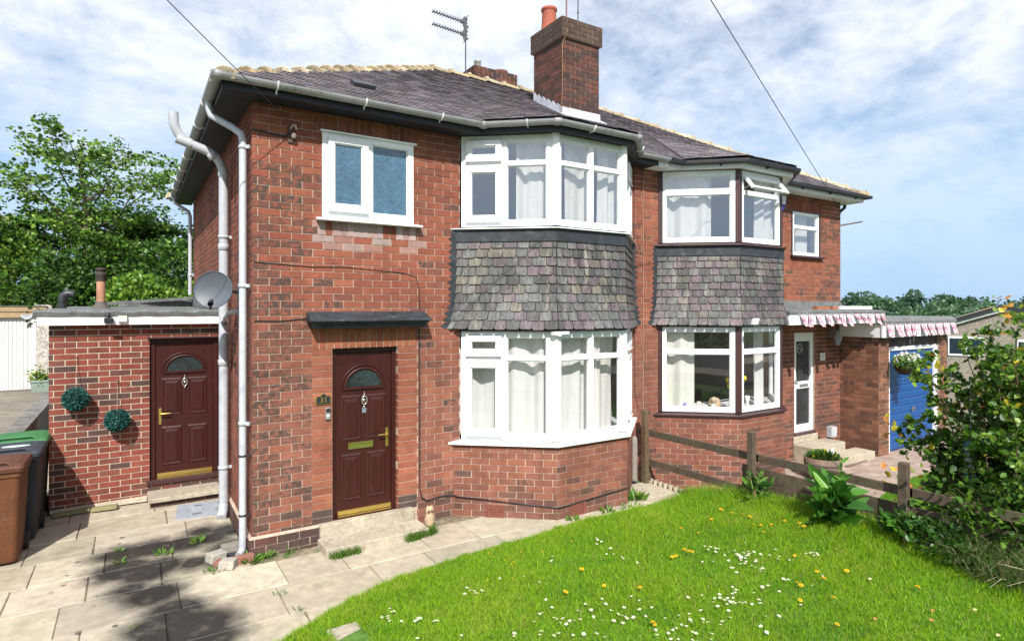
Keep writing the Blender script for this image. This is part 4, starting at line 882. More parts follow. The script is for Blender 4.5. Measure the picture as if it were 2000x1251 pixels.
g = MB(); g.add(gv, gf, (1, 1, 1, 0), True); setting(g.build('ground', 'grassground'), 'grassy ground falling away to the valley', 'ground')
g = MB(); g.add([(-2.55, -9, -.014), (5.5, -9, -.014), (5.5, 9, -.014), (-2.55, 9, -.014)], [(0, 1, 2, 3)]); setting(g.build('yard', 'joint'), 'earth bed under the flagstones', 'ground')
random.seed(3); pv = MB()
def slab(x0, x1, y0, y1, z=0.0):
    g_ = .0045; t = jit(lerp((.39, .34, .26), (.45, .40, .315), random.random()), .06)
    if random.random() < .10: t = jit((.36, .32, .25), .06)
    dz = random.uniform(-.004, .003); j = lambda: random.uniform(-.004, .004)
    P = [(x0 + g_ + j(), y0 + g_ + j()), (x1 - g_ + j(), y0 + g_ + j()), (x1 - g_ + j(), y1 - g_ + j()), (x0 + g_ + j(), y1 - g_ + j())]; b = .006; tx, ty = random.uniform(-.003, .003), random.uniform(-.003, .003)
    cxm, cym = (x0 + x1) / 2, (y0 + y1) / 2
    top = [(p[0] + (b if p[0] < cxm else -b), p[1] + (b if p[1] < cym else -b), z + dz + (p[0] - cxm) * tx + (p[1] - cym) * ty) for p in P]; lo = [(p[0], p[1], z + dz - .008) for p in P]; bt = [(p[0], p[1], z - .04) for p in P]
    pv.add(top + lo + bt, [(0, 1, 2, 3)] + [(4 + k, 4 + (k + 1) % 4, (k + 1) % 4, k) for k in range(4)] + [(8 + k, 8 + (k + 1) % 4, 4 + (k + 1) % 4, 4 + k) for k in range(4)], t)
rows = [-5.7, -5.1, -4.5, -3.9, -3.27, -2.66, -2.05, -1.44, -.83, -.22, .39, 1.0, 1.61, 2.22, 2.74]
for r in range(len(rows) - 1):
    y0, y1 = rows[r], rows[r + 1]; x = -2.5 + (r % 2) * -.42
    while x < 5.4:
        w = .9 if random.random() < .7 else .6; a, b = x, x + w; x += w
        if y1 > 0 and a > -.09: continue
        if y1 <= 0:
            if (y0 + y1) / 2 < edge_y((a + b) / 2) - .75: continue
        elif b > -.04: b = -.035
        if b - a < .08: continue
        if r == 9 and a > -.3 and a < .1: pass
        slab(a, b, y0, min(y1, -.0) if a > -.09 else y1)
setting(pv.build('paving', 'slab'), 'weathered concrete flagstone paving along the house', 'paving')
# far passage floor
g = MB(); g.box(-2.5, -1.99, 2.76, 9, -.04, .02); setting(g.build('path', 'concrete'), 'concrete passage beside the outbuilding', 'path')
# lawn
lv = []; lf = []; lx = np.linspace(-2.5, 5.56, 82); ld_ = np.concatenate([np.linspace(0, 1.5, 16), np.linspace(1.7, 8, 28)])
for d in ld_:
    for x in lx: y = float(edge_y(x)) - d; lv.append((x, y, float(lawn_z(x, y)) - (.03 if d == 0 else 0)))
n = len(lx)
for j in range(len(ld_) - 1):
    for i in range(n - 1): lf.append((j * n + i, (j + 1) * n + i, (j + 1) * n + i + 1, j * n + i + 1))
g = MB(); g.add(lv, lf, (1, 1, 1, 0), True); setting(g.build('lawn', 'soil'), 'front lawn sloping down to the path', 'lawn')
def in_view(P, m=60):
    P = np.asarray(P); d = P - np.array(cam.location); R_ = np.array((math.cos(rad(32.384)), -math.sin(rad(32.384)), 0)); D_ = np.array((math.sin(rad(32.384)), math.cos(rad(32.384)), 0))
    f = d @ D_; f2 = np.where(f < .1, .1, f); px = 1000 + 1167 * (d @ R_) / f2; py = 602 - 1167 * d[:, 2] / f2
    return (f > .3) & (px > -m) & (px < 2000 + m) & (py < 1251 + m * 2) & (py > -m), px, py
def grass_mesh(name, XY, Z, Hh, Wd, tints, lean=.5):
    n = len(XY); a = rng.uniform(0, 2 * np.pi, n); le = rng.uniform(.1, 1, n) * lean * Hh; ax = rng.uniform(0, 2 * np.pi, n)
    side = np.stack([np.cos(ax), np.sin(ax), np.zeros(n)], 1) * (Wd / 2)[:, None]; dr = np.stack([np.cos(a), np.sin(a), np.zeros(n)], 1)
    B = np.column_stack([XY, Z]); mid = B + dr * (le * .35)[:, None] + np.array((0, 0, 1)) * (Hh * .6)[:, None]; tip = B + dr * le[:, None] + np.array((0, 0, 1)) * (Hh * np.maximum(.35, 1 - .25 * (le / np.maximum(Hh, 1e-4)) ** 2))[:, None]
    V = np.stack([B - side, B + side, mid + side * .8, mid - side * .8, tip], 1).reshape(-1, 3); i0 = np.arange(n) * 5
    F = np.stack([i0, i0 + 1, i0 + 2, i0 + 3], 1); F2 = np.stack([i0 + 3, i0 + 2, i0 + 4, i0 + 4], 1)
    T = np.stack([i0 + 3, i0 + 2, i0 + 4], 1)
    me = bpy.data.meshes.new(name); me.vertices.add(len(V)); me.vertices.foreach_set('co', V.astype(np.float32).ravel()); nl = n * 7; me.loops.add(nl)
    me.loops.foreach_set('vertex_index', np.concatenate([F, T], 1).astype(np.int32).ravel()); me.polygons.add(n * 2)
    ls = np.stack([np.arange(n) * 7, np.arange(n) * 7 + 4], 1).ravel(); me.polygons.foreach_set('loop_start', ls.astype(np.int32)); me.update(calc_edges=True)
    ca = me.color_attributes.new('tint', 'FLOAT_COLOR', 'CORNER'); t4 = np.ones((n, 4), np.float32); t4[:, :3] = tints; ca.data.foreach_set('color', np.repeat(t4, 7, axis=0).ravel())
    me.materials.append(M['grass']); o = bpy.data.objects.new(name, me); COL.objects.link(o); return o
N = 760000
gx = rng.uniform(-2.5, 5.5, N); gd = rng.uniform(0, 1, N) ** 1.15 * 6.2 - .03 - .045 * np.maximum(0, np.sin(gx * 7.3) * np.sin(gx * 17.1 + 1)); gy = edge_y(gx) - gd
keep, px, py = in_view(np.column_stack([gx, gy, lawn_z(gx, gy)])); dep = np.hypot(gx + 1.06, gy + 6.79); keep = rng.uniform(0, 1, N) < np.clip(9.0 / dep ** 1.1, .25, 1) * np.where(keep, 1, .45)
keep &= ~((gx > .235) & (gx < .455) & (gy < -2.065) & (gy > -2.49))
gx, gy, gd = gx[keep], gy[keep], gd[keep]; n = len(gx)
pat = np.sin(gx * 1.7 + 2) * np.sin(gy * 1.3 + gx * .6) * .25 + np.sin(gx * 2.7 + np.sin(gy * 1.9) * 1.3) * np.cos(gy * 3.1 - gx) * .5 + .5; fine = np.sin(gx * 11 + gy * 4) * np.sin(gy * 13 - gx * 5)
near_f = np.clip((gx - 4.6) / .8, 0, 1); gh = rng.uniform(.022, .055, n) * (1 + .35 * pat) + near_f * rng.uniform(0, .17, n) * (rng.uniform(0, 1, n) < .55) + (rng.uniform(0, 1, n) < .012) * rng.uniform(.04, .10, n)
base = np.array((.190, .40, .008)); alt = np.array((.345, .51, .018)); dark = np.array((.095, .27, .008)); dry = np.array((.36, .35, .10))
w1 = (rng.uniform(0, 1, n) * .7 + pat * .5)[:, None]; tn = base * (1 - w1 * .6) + alt * w1 * .6; m = rng.uniform(0, 1, n); tn[m < .20] = dark; tn[(m > .92)] = dry; clov = (np.sin(gx * 4.3 + 1.2 * np.sin(gy * 2.9)) * np.sin(gy * 5.1 + gx * 1.4) > .62) & (rng.uniform(0, 1, n) < .25); tn[clov] = np.array((.09, .27, .02)); pd = (pat + .4 * fine > 1.0) & (rng.uniform(0, 1, n) < .35); tn[pd] = alt * .6 + dry * .4; tn *= rng.uniform(.8, 1.2, (n, 1))
go = grass_mesh('grass', np.column_stack([gx, gy]), lawn_z(gx, gy) - .006, gh, rng.uniform(.0026, .0048, n), tn, 1.5); setting(go, 'bright green lawn grass with a few taller blades', 'grass', 'stuff')
sf = MB(); sf.box(.22, .47, -2.5, -2.05, .02, .105); tag(sf.build('flagstone', 'concrete', origin=(.34, -2.25, .0), bevel=.01), 'single flagstone half sunk in the lawn edge', 'flagstone')
# ---- leaves helper
def leaf_mesh(name, C, Dr, size, tints, m='leaf', parent=None, origin=(0, 0, 0), wid=.55, fold=.25, upbias=.6):
    n = len(C); Dr = Dr / np.maximum(np.linalg.norm(Dr, axis=1, keepdims=True), 1e-6); rnd = rng.normal(0, 1, (n, 3)) * .6 + np.array((0, 0, upbias)); sd_ = np.cross(Dr, rnd); sd_ /= np.maximum(np.linalg.norm(sd_, axis=1, keepdims=True), 1e-6); nn = np.cross(sd_, Dr)
    L = size[:, None]; Wd = L * wid * .5; b = C; tip = C + Dr * L - nn * L * .10; q1 = C + Dr * L * .3; q2 = C + Dr * L * .7 - nn * L * .03
    V = np.stack([b, q1 + sd_ * Wd + nn * Wd * fold, q2 + sd_ * Wd * .8 + nn * Wd * fold, tip, q2 - sd_ * Wd * .8 + nn * Wd * fold, q1 - sd_ * Wd + nn * Wd * fold], 1).reshape(-1, 3)
    i0 = np.arange(n) * 6; F = np.stack([i0, i0 + 1, i0 + 2, i0 + 3, i0, i0 + 3, i0 + 4, i0 + 5], 1).ravel()
    return arr_mesh(name, V, F, 4, np.repeat(tints, 2, axis=0), m, parent, origin)
def mixt(n, cols, w, j=.18):
    idx = rng.choice(len(cols), n, p=np.array(w) / sum(w)); c = np.array(cols)[idx]; return c * rng.uniform(1 - j, 1 + j, (n, 1))
def rdir(n): v = rng.normal(0, 1, (n, 3)); return v / np.linalg.norm(v, axis=1, keepdims=True)
def tree(name, label, cat, base, H, R, limbs, seed, per, lsize, cols, wts, group=None, trunk_r=.16, start=.22, rise=.55, spray=.5, flat=.35, top_sparse=True):
    random.seed(seed); T = thing(name, label, cat, base, group); B = Vector(base); tk = MB(); tk.tube([B + V3(random.uniform(-.02, .02) * i, random.uniform(-.02, .02) * i, H * i / 7) for i in range(8)], [trunk_r * (1 - .85 * i / 7) for i in range(8)], 8)
    br = MB(); C = []; Dd = []
    for i in range(limbs):
        f = start + (1 - start) * (i + .5) / limbs; az = i * 2.399 + random.uniform(-.3, .3); prof = math.sin(math.pi * min(1, (f - start) / (1 - start) * .82 + .16)) ** .8; Ln = R * prof * random.uniform(.75, 1.15)
        p = B + V3(0, 0, H * f * .92); d = V3(math.cos(az), math.sin(az), rise + random.uniform(-.15, .25)).normalized(); pts = [p.copy()]
        for k in range(5): p = p + d * (Ln / 5); d = (d + V3(random.uniform(-.18, .18), random.uniform(-.18, .18), random.uniform(-.16, .06))).normalized(); pts.append(p.copy())
        r0 = trunk_r * .42 * (1 - f * .5); br.tube(pts, [r0 * (1 - .85 * k / 5) for k in range(6)], 5, caps=False)
        for k in range(1, 6):
            for s_ in range(3):
                a2 = az + random.choice((-1, 1)) * random.uniform(.3, 1.3); sl = Ln * random.uniform(.22, .42) * (1.1 - .1 * k) + .25; d2 = V3(math.cos(a2), math.sin(a2), random.uniform(-.15, .55)).normalized(); e = pts[k] + d2 * sl
                br.tube([pts[k], pts[k] + d2 * sl * .5 + V3(0, 0, .03), e], [r0 * .22, r0 * .15, r0 * .06], 4, caps=False)
                m = per if not (top_sparse and f > .8) else int(per * .55)
                tt = rng.uniform(.15, 1.1, m)[:, None]; c = np.array(pts[k]) + np.array(d2 * sl) * tt + rng.normal(0, 1, (m, 3)) * np.array((spray, spray, spray * flat)) * .42; C.append(c); Dd.append(np.array(d2) * .6 + rng.normal(0, .6, (m, 3)) * np.array((1, 1, .5)) + np.array((0, 0, -.15)))
    C = np.concatenate(C); Dd = np.concatenate(Dd); tk.build('trunk', 'bark', T); br.build('branches', 'bark', T); n = len(C)
    leaf_mesh('crown', C, Dd, rng.uniform(.7, 1.3, n) * lsize, mixt(n, cols, wts), parent=T, wid=.7); return T
def bush(name, label, cat, c, r, n, lsize, cols, wts, seed, group=None, lumps=9, stem=True):
    random.seed(seed); T = thing(name, label, cat, (c[0], c[1], c[2] - r[2]), group); P = []; 
    cen = [np.array((random.gauss(0, .45), random.gauss(0, .45), random.uniform(-.6, .75))) for _ in range(lumps)]
    for q in cen:
        m = n // lumps; v = rdir(m) * (rng.uniform(.45, 1, m) ** .5)[:, None] * random.uniform(.32, .58); P.append(q + v)
    P = np.concatenate(P); C = np.array(c) + P * np.array(r); m = len(C); Dd = P * .8 + rng.normal(0, .6, (m, 3)) + np.array((0, 0, .1))
    sb = MB()
    for k in range(7): q = cen[k % lumps] * np.array(r) + np.array(c); sb.tube([(c[0], c[1], c[2] - r[2]), (c[0] + (q[0] - c[0]) * .4, c[1] + (q[1] - c[1]) * .4, (c[2] - r[2] + q[2]) / 2), tuple(q)], [.03, .02, .006], 5)
    sb.build('stems', 'bark', T); leaf_mesh('foliage', C, Dd, rng.uniform(.7, 1.3, m) * lsize, mixt(m, cols, wts), parent=T, wid=.7); return T
G1, G2, G3, G4 = (.068, .165, .020), (.135, .275, .030), (.034, .09, .018), (.23, .37, .045)
tree('broadleaf_tree', 'tall airy broadleaf tree with upswept sprays behind the outbuilding roof', 'tree', (-2.35, 16.6, .3), 7.7, 4.2, 19, 4, 36, .125, [G1, G2, G3, G4], [3, 4, 2, 2], 'trees behind the outbuilding', .15, .34, .85, .34, .3)
tree('broadleaf_tree', 'dense dark tree at the left edge above the white garage', 'tree', (-5.1, 17.5, .3), 5.9, 3.0, 16, 9, 80, .12, [G1, G2, G3], [4, 3, 3], 'trees behind the outbuilding', .13, .12, .35, .55, top_sparse=False)
tree('broadleaf_tree', 'shaded tree with drooping crown beside the rear corner of the house', 'tree', (-.1, 17.2, .2), 5.5, 3.0, 16, 14, 80, .12, [G1, G2, G3, (.10, .15, .03)], [4, 3, 2, 2], 'trees behind the outbuilding', .13, .12, .45, .55, top_sparse=False)
tree('broadleaf_tree', 'bushy mid green tree low behind the rusty flue', 'tree', (-2.4, 18.6, .3), 6.0, 3.0, 17, 31, 84, .12, [G1, G2, G3, G4], [4, 3, 2, 1], 'trees behind the outbuilding', .13, .15, .4, .5, top_sparse=False)
bush('shrub', 'bright green laurel shrub rising just behind the flat roof', 'shrub', (-.6, 12.0, 2.2), (1.7, .9, 1.2), 5200, .11, [G2, G4, G1], [4, 2, 2], 21, 'shrubs behind the outbuilding')
bush('shrub', 'yellow green shrub left of the rusty flue', 'shrub', (-3.3, 15.0, 2.6), (1.5, .9, 2.0), 6000, .11, [G2, G1, (.12, .17, .02)], [3, 3, 2], 22, 'shrubs behind the outbuilding')
bush('shrub', 'dark shrub filling the gap behind the rusty flue', 'shrub', (-1.9, 13.8, 2.3), (1.5, .8, 2.0), 6000, .11, [G1, G3], [3, 3], 25, 'shrubs behind the outbuilding')
bush('shrub', 'dark shrub against the rear corner of the house', 'shrub', (.6, 13.6, 2.3), (1.3, .8, 2.1), 5000, .11, [G1, G3, G2], [3, 3, 1], 26, 'shrubs behind the outbuilding')
# far woodland on the hill beyond the right-hand house
def woodland():
    C = []; Tn = []; Dd = []; random.seed(77); R_ = np.array((math.cos(rad(32.384)), -math.sin(rad(32.384)), 0)); D_ = np.array((math.sin(rad(32.384)), math.cos(rad(32.384)), 0)); c0 = np.array(cam.location)
    for k in range(150):
        dep = random.choice((118, 132, 150, 172, 190)) + random.uniform(-6, 6); pxx = random.uniform(1480, 2250); top = {0: 612, 1: 602, 2: 594, 3: 586, 4: 583}[min(4, int((dep - 112) / 17))] + random.uniform(-9, 9)
        if dep > 165 and random.random() < .25: top -= random.uniform(6, 15)
        if dep < 150: top += 6
        zt = 2.62 + (602 - top) / 1167 * dep; h = random.uniform(6, 11); w = random.uniform(2.6, 5.2); ctr = c0 + R_ * ((pxx - 1000) / 1167 * dep) + D_ * dep; ctr[2] = zt - h * .45
        nb = 9
        col = np.array(random.choice(((.030, .072, .028), (.042, .092, .030), (.024, .058, .026), (.055, .105, .04), (.036, .080, .030)))) * 1.45 + np.array((.014, .022, .026))  # bluish lift puts distance haze into the leaf colours
        for b in range(nb):
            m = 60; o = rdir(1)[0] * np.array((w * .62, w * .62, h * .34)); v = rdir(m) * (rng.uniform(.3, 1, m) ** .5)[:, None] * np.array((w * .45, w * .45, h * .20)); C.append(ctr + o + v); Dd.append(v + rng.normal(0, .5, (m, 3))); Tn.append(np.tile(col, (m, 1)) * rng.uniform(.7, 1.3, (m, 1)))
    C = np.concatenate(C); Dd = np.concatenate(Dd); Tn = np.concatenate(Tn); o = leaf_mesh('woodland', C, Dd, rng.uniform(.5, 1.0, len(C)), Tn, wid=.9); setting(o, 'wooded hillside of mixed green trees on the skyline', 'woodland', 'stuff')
woodland()
# ------------------------------------------------------------------ outbuilding on the left
random.seed(8)
OB = thing('outbuilding', 'single storey brick outbuilding with white fascia, flat felt roof and dark red door', 'outbuilding', (-1, 2.75, 0))
ow = MB(); om = MB(); dop = (-.868, -.015, .215, 2.215); yf = 2.75
bricks(ow, (0, yf, 0), X_, -Y_, -1.96, -.012, -.02, 2.42, [dop], tint_new, phase=.10, L=.237, H=.0775, zb=.02, J=.013); bricks(ow, (-1.96, yf, 0), -Y_, -X_, -5.2, 0, -.02, 2.42, (), tint_new, L=.237, H=.0775, zb=.02, J=.013)
obw = ow.build('wall', 'brick', OB); mortar(om, (0, yf, 0), X_, -Y_, -1.954, -.02, -.05, 2.42, [dop], th=.12); mortar(om, (-1.96, yf, 0), -Y_, -X_, -5.2, -.13, -.05, 2.42, th=.1); om.box(-1.95, -.02, 7.9, 7.95, 0, 2.42); om.build('mortar', 'mortar_pale', obw)
fa = MB(); fa.box(-2.065, -.02, 2.60, 2.63, 2.405, 2.56); fa.box(-2.065, -2.035, 2.632, 8.0, 2.405, 2.56); fa.box(-2.03, -.02, 2.635, 2.76, 2.41, 2.42); fa.build('fascia', 'white_paint', OB, bevel=.003)
rf = MB(); n = 40
top = [];
for i in range(n + 1):
    x = -2.10 + 2.09 * i / n; w = .006 * math.sin(i * .9) + random.uniform(-.003, .003); top.append((x, w))
P = []
for x, w in top: P += [(x, 2.575, 2.53 + w * .5), (x, 2.565, 2.57 + w), (x, 2.60, 2.602 + w), (x, 2.72, 2.592), (x, 8.05, 2.66)]
F = []
for i in range(n):
    for k in range(4): F.append((5 * i + k, 5 * (i + 1) + k, 5 * (i + 1) + k + 1, 5 * i + k + 1))
rf.add(P, F); rf.add([(-2.10, 2.575, 2.53), (-2.10, 2.565, 2.57), (-2.10, 2.6, 2.602), (-2.10, 2.72, 2.592), (-2.10, 8.05, 2.66), (-2.10, 8.05, 2.50)], [(0, 1, 2, 3, 4, 5)]); rfo = rf.build('roof', 'felt', OB)
ks = MB(); ks.add([(-.02, 2.6, 2.60), (-.02, 7.2, 2.66), (-.02, 7.2, 2.86), (-.02, 2.6, 2.66), (-1.3, 6.9, 2.665), (-1.3, 6.98, 2.70), (-.02, 7.0, 2.86)], [(0, 1, 2, 3), (4, 1, 2, 5)]); ks.bar((-1.5, 7.0, 2.71), (-.03, 7.05, 2.83), .05, .03); ks.build('roof_kerb', 'felt', rfo)
ge = MB(); ge.lathe((-2.085, 2.7, 2.535), [(.06, 0), (.062, .01)], 12, axis=(-1, 0, 0)); gutter(ge, [(-2.16, 2.58, 2.545), (-2.16, 4.2, 2.545)], .055); ge.build('gutter', 'upvc', OB)
d2, dd2 = panel_door(OB, -.862, -.02, .275, 2.21, 2.80, handle_right=False, frame_w=.062)
tr = MB(); tr.box(-.90, -.02, 2.715, 2.80, 2.205, 2.225); tr.build('drip_bar', 'brown_frame', OB, bevel=.004); tr = MB(); tr.box(-.905, -.01, 2.70, 2.83, .215, .272); tr.build('door_trim', 'brown_frame', OB, bevel=.004)
sk = MB(); sk.add([(-1.95, 2.749, .02), (-.90, 2.749, .02), (-.90, 2.66, .02), (-1.95, 2.70, .02), (-1.95, 2.749, .06), (-.90, 2.749, .075)], [(3, 2, 5, 4), (0, 3, 4), (1, 5, 2)]); sk.build('mortar_fillet', 'concrete', OB)
st = MB(); st.box(-.895, -.03, 2.30, 2.742, .075, .135); tag(st.build('door_slab', 'concrete', origin=(-.46, 2.5, 0), bevel=.01), 'pale concrete doorstep under the outbuilding door', 'step')
st = MB(); bricks(st, (0, 2.36, 0), X_, -Y_, -.87, -.06, .0, .075, (), tint_dark); st.box(-.86, -.07, 2.362, 2.74, -.02, .074, (.25, .18, .14)); tag(st.build('brick_plinth', 'brick', origin=(-.46, 2.5, 0)), 'low brick plinth carrying the outbuilding doorstep', 'plinth')
kb = MB(); kb.obox((-1.72, 2.60, .035), (.19, .02, 0), (-.005, .045, 0), (0, 0, .022), (.55, .62, .40)); kb.obox((-1.37, 2.57, .04), (.14, -.02, .004), (.008, .05, 0), (0, 0, .022), (.62, .66, .42)); tag(kb.build('stone_offcut', 'concrete', origin=(-1.55, 2.58, .02), bevel=.006), 'mossy stone offcuts lying at the foot of the outbuilding wall', 'stone')
fl = thing('flue_pipe', 'rusty flue pipe with dark cowl standing on the flat roof', 'flue', (-1.5, 5, 2.62)); q = MB()
q.lathe((-1.5, 5, 2.70), [(.062, 0), (.062, .36), (.058, .37)], 14, t=(.34, .17, .10)); fp_ = q.build('pipe', mat('rusty_metal', (1, 1, 1), .75, 9, .35, .3, 30, dirt=((.42, .38, .34), 5, .52, .66), stretch=(1, 1, .4)), fl); q = MB(); q.lathe((-1.5, 5, 3.06), [(.066, 0), (.068, .02), (.068, .08), (.075, .09), (.075, .13), (.06, .14), (.06, .17), (.078, .18), (.07, .215), (0, .225)], 14, t=(.045, .035, .03)); q.build('cowl', 'matte', fl)
q = MB(); q.lathe((-1.5, 5, 2.60), [(.14, 0), (.13, .04), (.085, .08), (.075, .13)], 14, t=(.10, .09, .085)); q.build('base_collar', 'matte', fl)
q = MB(); q.lathe((-2.0, 5, 2.6), [(.055, 0), (.055, .16)], 12); q.tube([(-2.0, 5, 2.72), (-1.99, 5, 2.82), (-1.93, 5, 2.86), (-1.86, 5, 2.84)], .065, 12); tag(q.build('roof_vent_pipe', 'black_plastic', origin=(-2, 5, 2.6)), 'black hooded vent pipe on the corner of the flat roof', 'vent')
fd = thing('floodlight', 'small black security floodlight on the white fascia', 'floodlight', (-1.325, 2.6, 2.45)); q = MB(); q.box(-1.375, -1.275, 2.53, 2.585, 2.43, 2.50); q.box(-1.335, -1.315, 2.585, 2.60, 2.44, 2.53); q.build('housing', 'black_plastic', fd, bevel=.006)
q = MB(); q.box(-1.36, -1.29, 2.524, 2.5295, 2.44, 2.485); q.build('lens', 'fan_glass', fd); q = MB(); q.lathe((-1.335, 2.57, 2.505), [(.03, 0), (.03, .03), (.022, .055), (0, .06)], 10); q.build('sensor', 'black_plastic', fd)
q = MB(); q.box(-1.225, -1.125, 2.555, 2.599, 2.445, 2.525, (.62, .60, .52)); q.tube([(-1.31, 2.59, 2.53), (-1.29, 2.585, 2.565), (-1.22, 2.585, 2.565), (-1.19, 2.59, 2.53)], .005, 5, (.3, .3, .32)); q.tube([(-1.21, 2.59, 2.445), (-1.20, 2.585, 2.41), (-1.18, 2.59, 2.445)], .004, 5, (.8, .8, .8)); tag(q.build('junction_box', 'generic', origin=(-1.175, 2.58, 2.48), bevel=.006), 'cream junction box with looped cable beside the floodlight', 'junction box')
def topiary(c, label, zt, seed):
    T = thing('topiary_ball', label, 'topiary ball', c, 'topiary balls on the outbuilding wall'); n = 1500; v = rdir(n); C = np.array(c) + v * .135 * rng.uniform(.85, 1.03, (n, 1)); leaf_mesh('leaves', C, v + rng.normal(0, .5, (n, 3)), rng.uniform(.018, .03, n), mixt(n, [(.012, .10, .085), (.02, .15, .12), (.008, .055, .05), (.10, .26, .22)], [4, 3, 3, .7]), 'moss', T, wid=.7)
    q = MB(); q.lathe(c, [(.0, -.125), (.08, -.10), (.125, 0), (.08, .10), (0, .125)], 12, t=(.006, .03, .028)); q.build('core', 'matte', T); q = MB(); q.tube([(c[0], c[1], c[2] + .12), (c[0], 2.742, zt)], .0035, 4, (.35, .24, .16)); q.lathe((c[0], 2.745, zt), [(.01, 0), (.008, .03)], 6, axis=(0, -1, 0), t=(.5, .5, .5)); q.build('hanging_cord', 'matte', T)
topiary((-1.675, 2.60, 1.465), 'blue green artificial topiary ball, the higher one nearer the wall corner', 2.0, 1); topiary((-1.235, 2.60, 1.155), 'blue green artificial topiary ball, the lower one nearer the door', 1.66, 2)
# satellite dish
SD = thing('satellite_dish', 'grey oval satellite dish on the side wall beside the drainpipe', 'satellite dish', (0, .9, 2.8)); q = MB(); ctr = V3(-.285, .74, 2.83); nrm = V3(-.52, -.85, .10).normalized(); ux = nrm.cross(V3(0, 0, 1)).normalized(); uy = ux.cross(nrm).normalized(); P = []; F = []; nr, na = 6, 32
for r in range(nr + 1):
    for a in range(na): rr = r / nr; p = ctr + ux * (math.cos(a * 2 * math.pi / na) * .215 * rr) + uy * (math.sin(a * 2 * math.pi / na) * .208 * rr) + nrm * (.05 * rr * rr - .03); P.append(p)
for r in range(nr):
    for a in range(na): F.append((r * na + a, r * na + (a + 1) % na, (r + 1) * na + (a + 1) % na, (r + 1) * na + a))
q.add(P, F, (1, 1, 1, 0), True); q.tube([P[nr * na + a % na] for a in range(na + 1)], .006, 6); q.build('reflector', 'dish', SD)
q = MB(); q.tube([ctr - nrm * .03, ctr - nrm * .12, (-.06, .92, 2.82), (-.005, .94, 2.81)], .018, 8); q.box(-.012, -.001, .88, 1.0, 2.72, 2.90); q.build('bracket', 'black_plastic', SD); q = MB(); lnb = ctr + nrm * .26 - uy * .17 - ux * .10
q.tube([ctr - uy * .19 + ux * .02, ctr - uy * .225 + nrm * .06, lnb - uy * .02], .010, 6); q.lathe(lnb, [(.028, -.05), (.030, .0), (.022, .03), (.0, .035)], 10, axis=tuple(ctr - lnb)); q.tube([lnb, lnb - V3(0, 0, .04), lnb - V3(.02, 0, .02) - uy * .05], .014, 6); q.build('receiver_arm', 'black_plastic', SD)
# ------------------------------------------------------------------ small fittings on the left house
pq = thing('house_number_plaque', 'black house number plaque with gold border and figures by the door', 'number plaque', (.74, -.01, 1.6)); o = [(-.085, -.05), (.085, -.05), (.085, .03), (.065, .045), (.045, .042), (.0, .075), (-.045, .042), (-.065, .045), (-.085, .03)]
def plate(mb, o, s_, y0, y1, cx, cz, t): n = len(o); mb.add([(cx + a * s_, y0, cz + b * s_) for a, b in o] + [(cx + a * s_, y1, cz + b * s_) for a, b in o], [tuple(range(n)), tuple(reversed(range(n, 2 * n)))] + [(i, n + i, n + (i + 1) % n, (i + 1) % n) for i in range(n)], t)
q = MB(); plate(q, o, 1.0, -.016, -.002, .74, 1.60, (1, 1, 1)); q.build('border', 'brass', pq); q = MB(); plate(q, o, .88, -.019, -.0165, .74, 1.60, (1, 1, 1)); q.build('face', 'black_plastic', pq)
def text(body, size, loc, rot, m, parent, name='figures', ext=.002):
    cu = bpy.data.curves.new(name, 'FONT'); cu.body = body; cu.size = size; cu.extrude = ext; cu.align_x = 'CENTER'; cu.align_y = 'CENTER'; cu.offset = size * .012; cu.materials.append(M[m]); ob = bpy.data.objects.new(name, cu); COL.objects.link(ob); ob.location = loc; ob.rotation_euler = rot
    dg = bpy.context.evaluated_depsgraph_get(); me = bpy.data.meshes.new_from_object(ob.evaluated_get(dg)); bpy.data.objects.remove(ob); ca = me.color_attributes.new('tint', 'FLOAT_COLOR', 'CORNER'); ca.data.foreach_set('color', np.ones(len(me.loops) * 4, np.float32)); me.materials.clear(); me.materials.append(M[m])
    ob = bpy.data.objects.new(name, me); COL.objects.link(ob); ob.location = loc; ob.rotation_euler = rot
    if parent: ob.parent = parent; ob.matrix_parent_inverse = Matrix.Translation(-wloc(parent))
    return ob
text('31', .085, (.742, -.021, 1.597), (rad(90), 0, 0), 'brass', pq)
db = thing('video_doorbell', 'small grey and black video doorbell on the door reveal bricks', 'doorbell', (.79, -.01, 1.44)); q = MB(); q.box(.762, .818, -.028, -.002, 1.375, 1.505); q.build('body', 'metal', db, bevel=.006); q = MB(); q.box(.766, .814, -.031, -.0285, 1.455, 1.500); q.build('lens_panel', 'black_plastic', db); q = MB(); q.lathe((.79, -.0285, 1.415), [(.017, 0), (.017, .003), (0, .004)], 14, axis=(0, -1, 0)); q.build('button', 'upvc', db)
cb_ = MB(); cb_.box(.36, .42, -.02, -.002, 4.42, 4.60, (.10, .06, .05)); cb_.tube([(.39, -.02, 4.57), (.40, -.06, 4.60), (.43, -.06, 4.60), (.44, -.05, 4.56)], .012, 6, (.45, .40, .36)); cb_.lathe((.415, -.05, 4.46), [(.02, 0), (.03, .03), (.015, .06)], 8, t=(.2, .15, .12)); tag(cb_.build('cable_bracket', 'matte', origin=(.39, 0, 4.5)), 'rusty overhead cable bracket high on the front wall', 'bracket')
wl = MB()
for (x, z) in ((3.42, 2.275),): wl.box(x - .11, x + .0, -.885, -.80, 2.29, 2.335); wl.box(x + .005, x + .10, -.90, -.80, 2.30, 2.335); wl.lathe((x - .03, -.87, 2.28), [(.03, 0), (.03, .05)], 8)
tag(wl.build('torn_flashing_strip', 'upvc', origin=(3.4, -.85, 2.3)), 'torn white plastic strip under the left bay slates', 'strip')
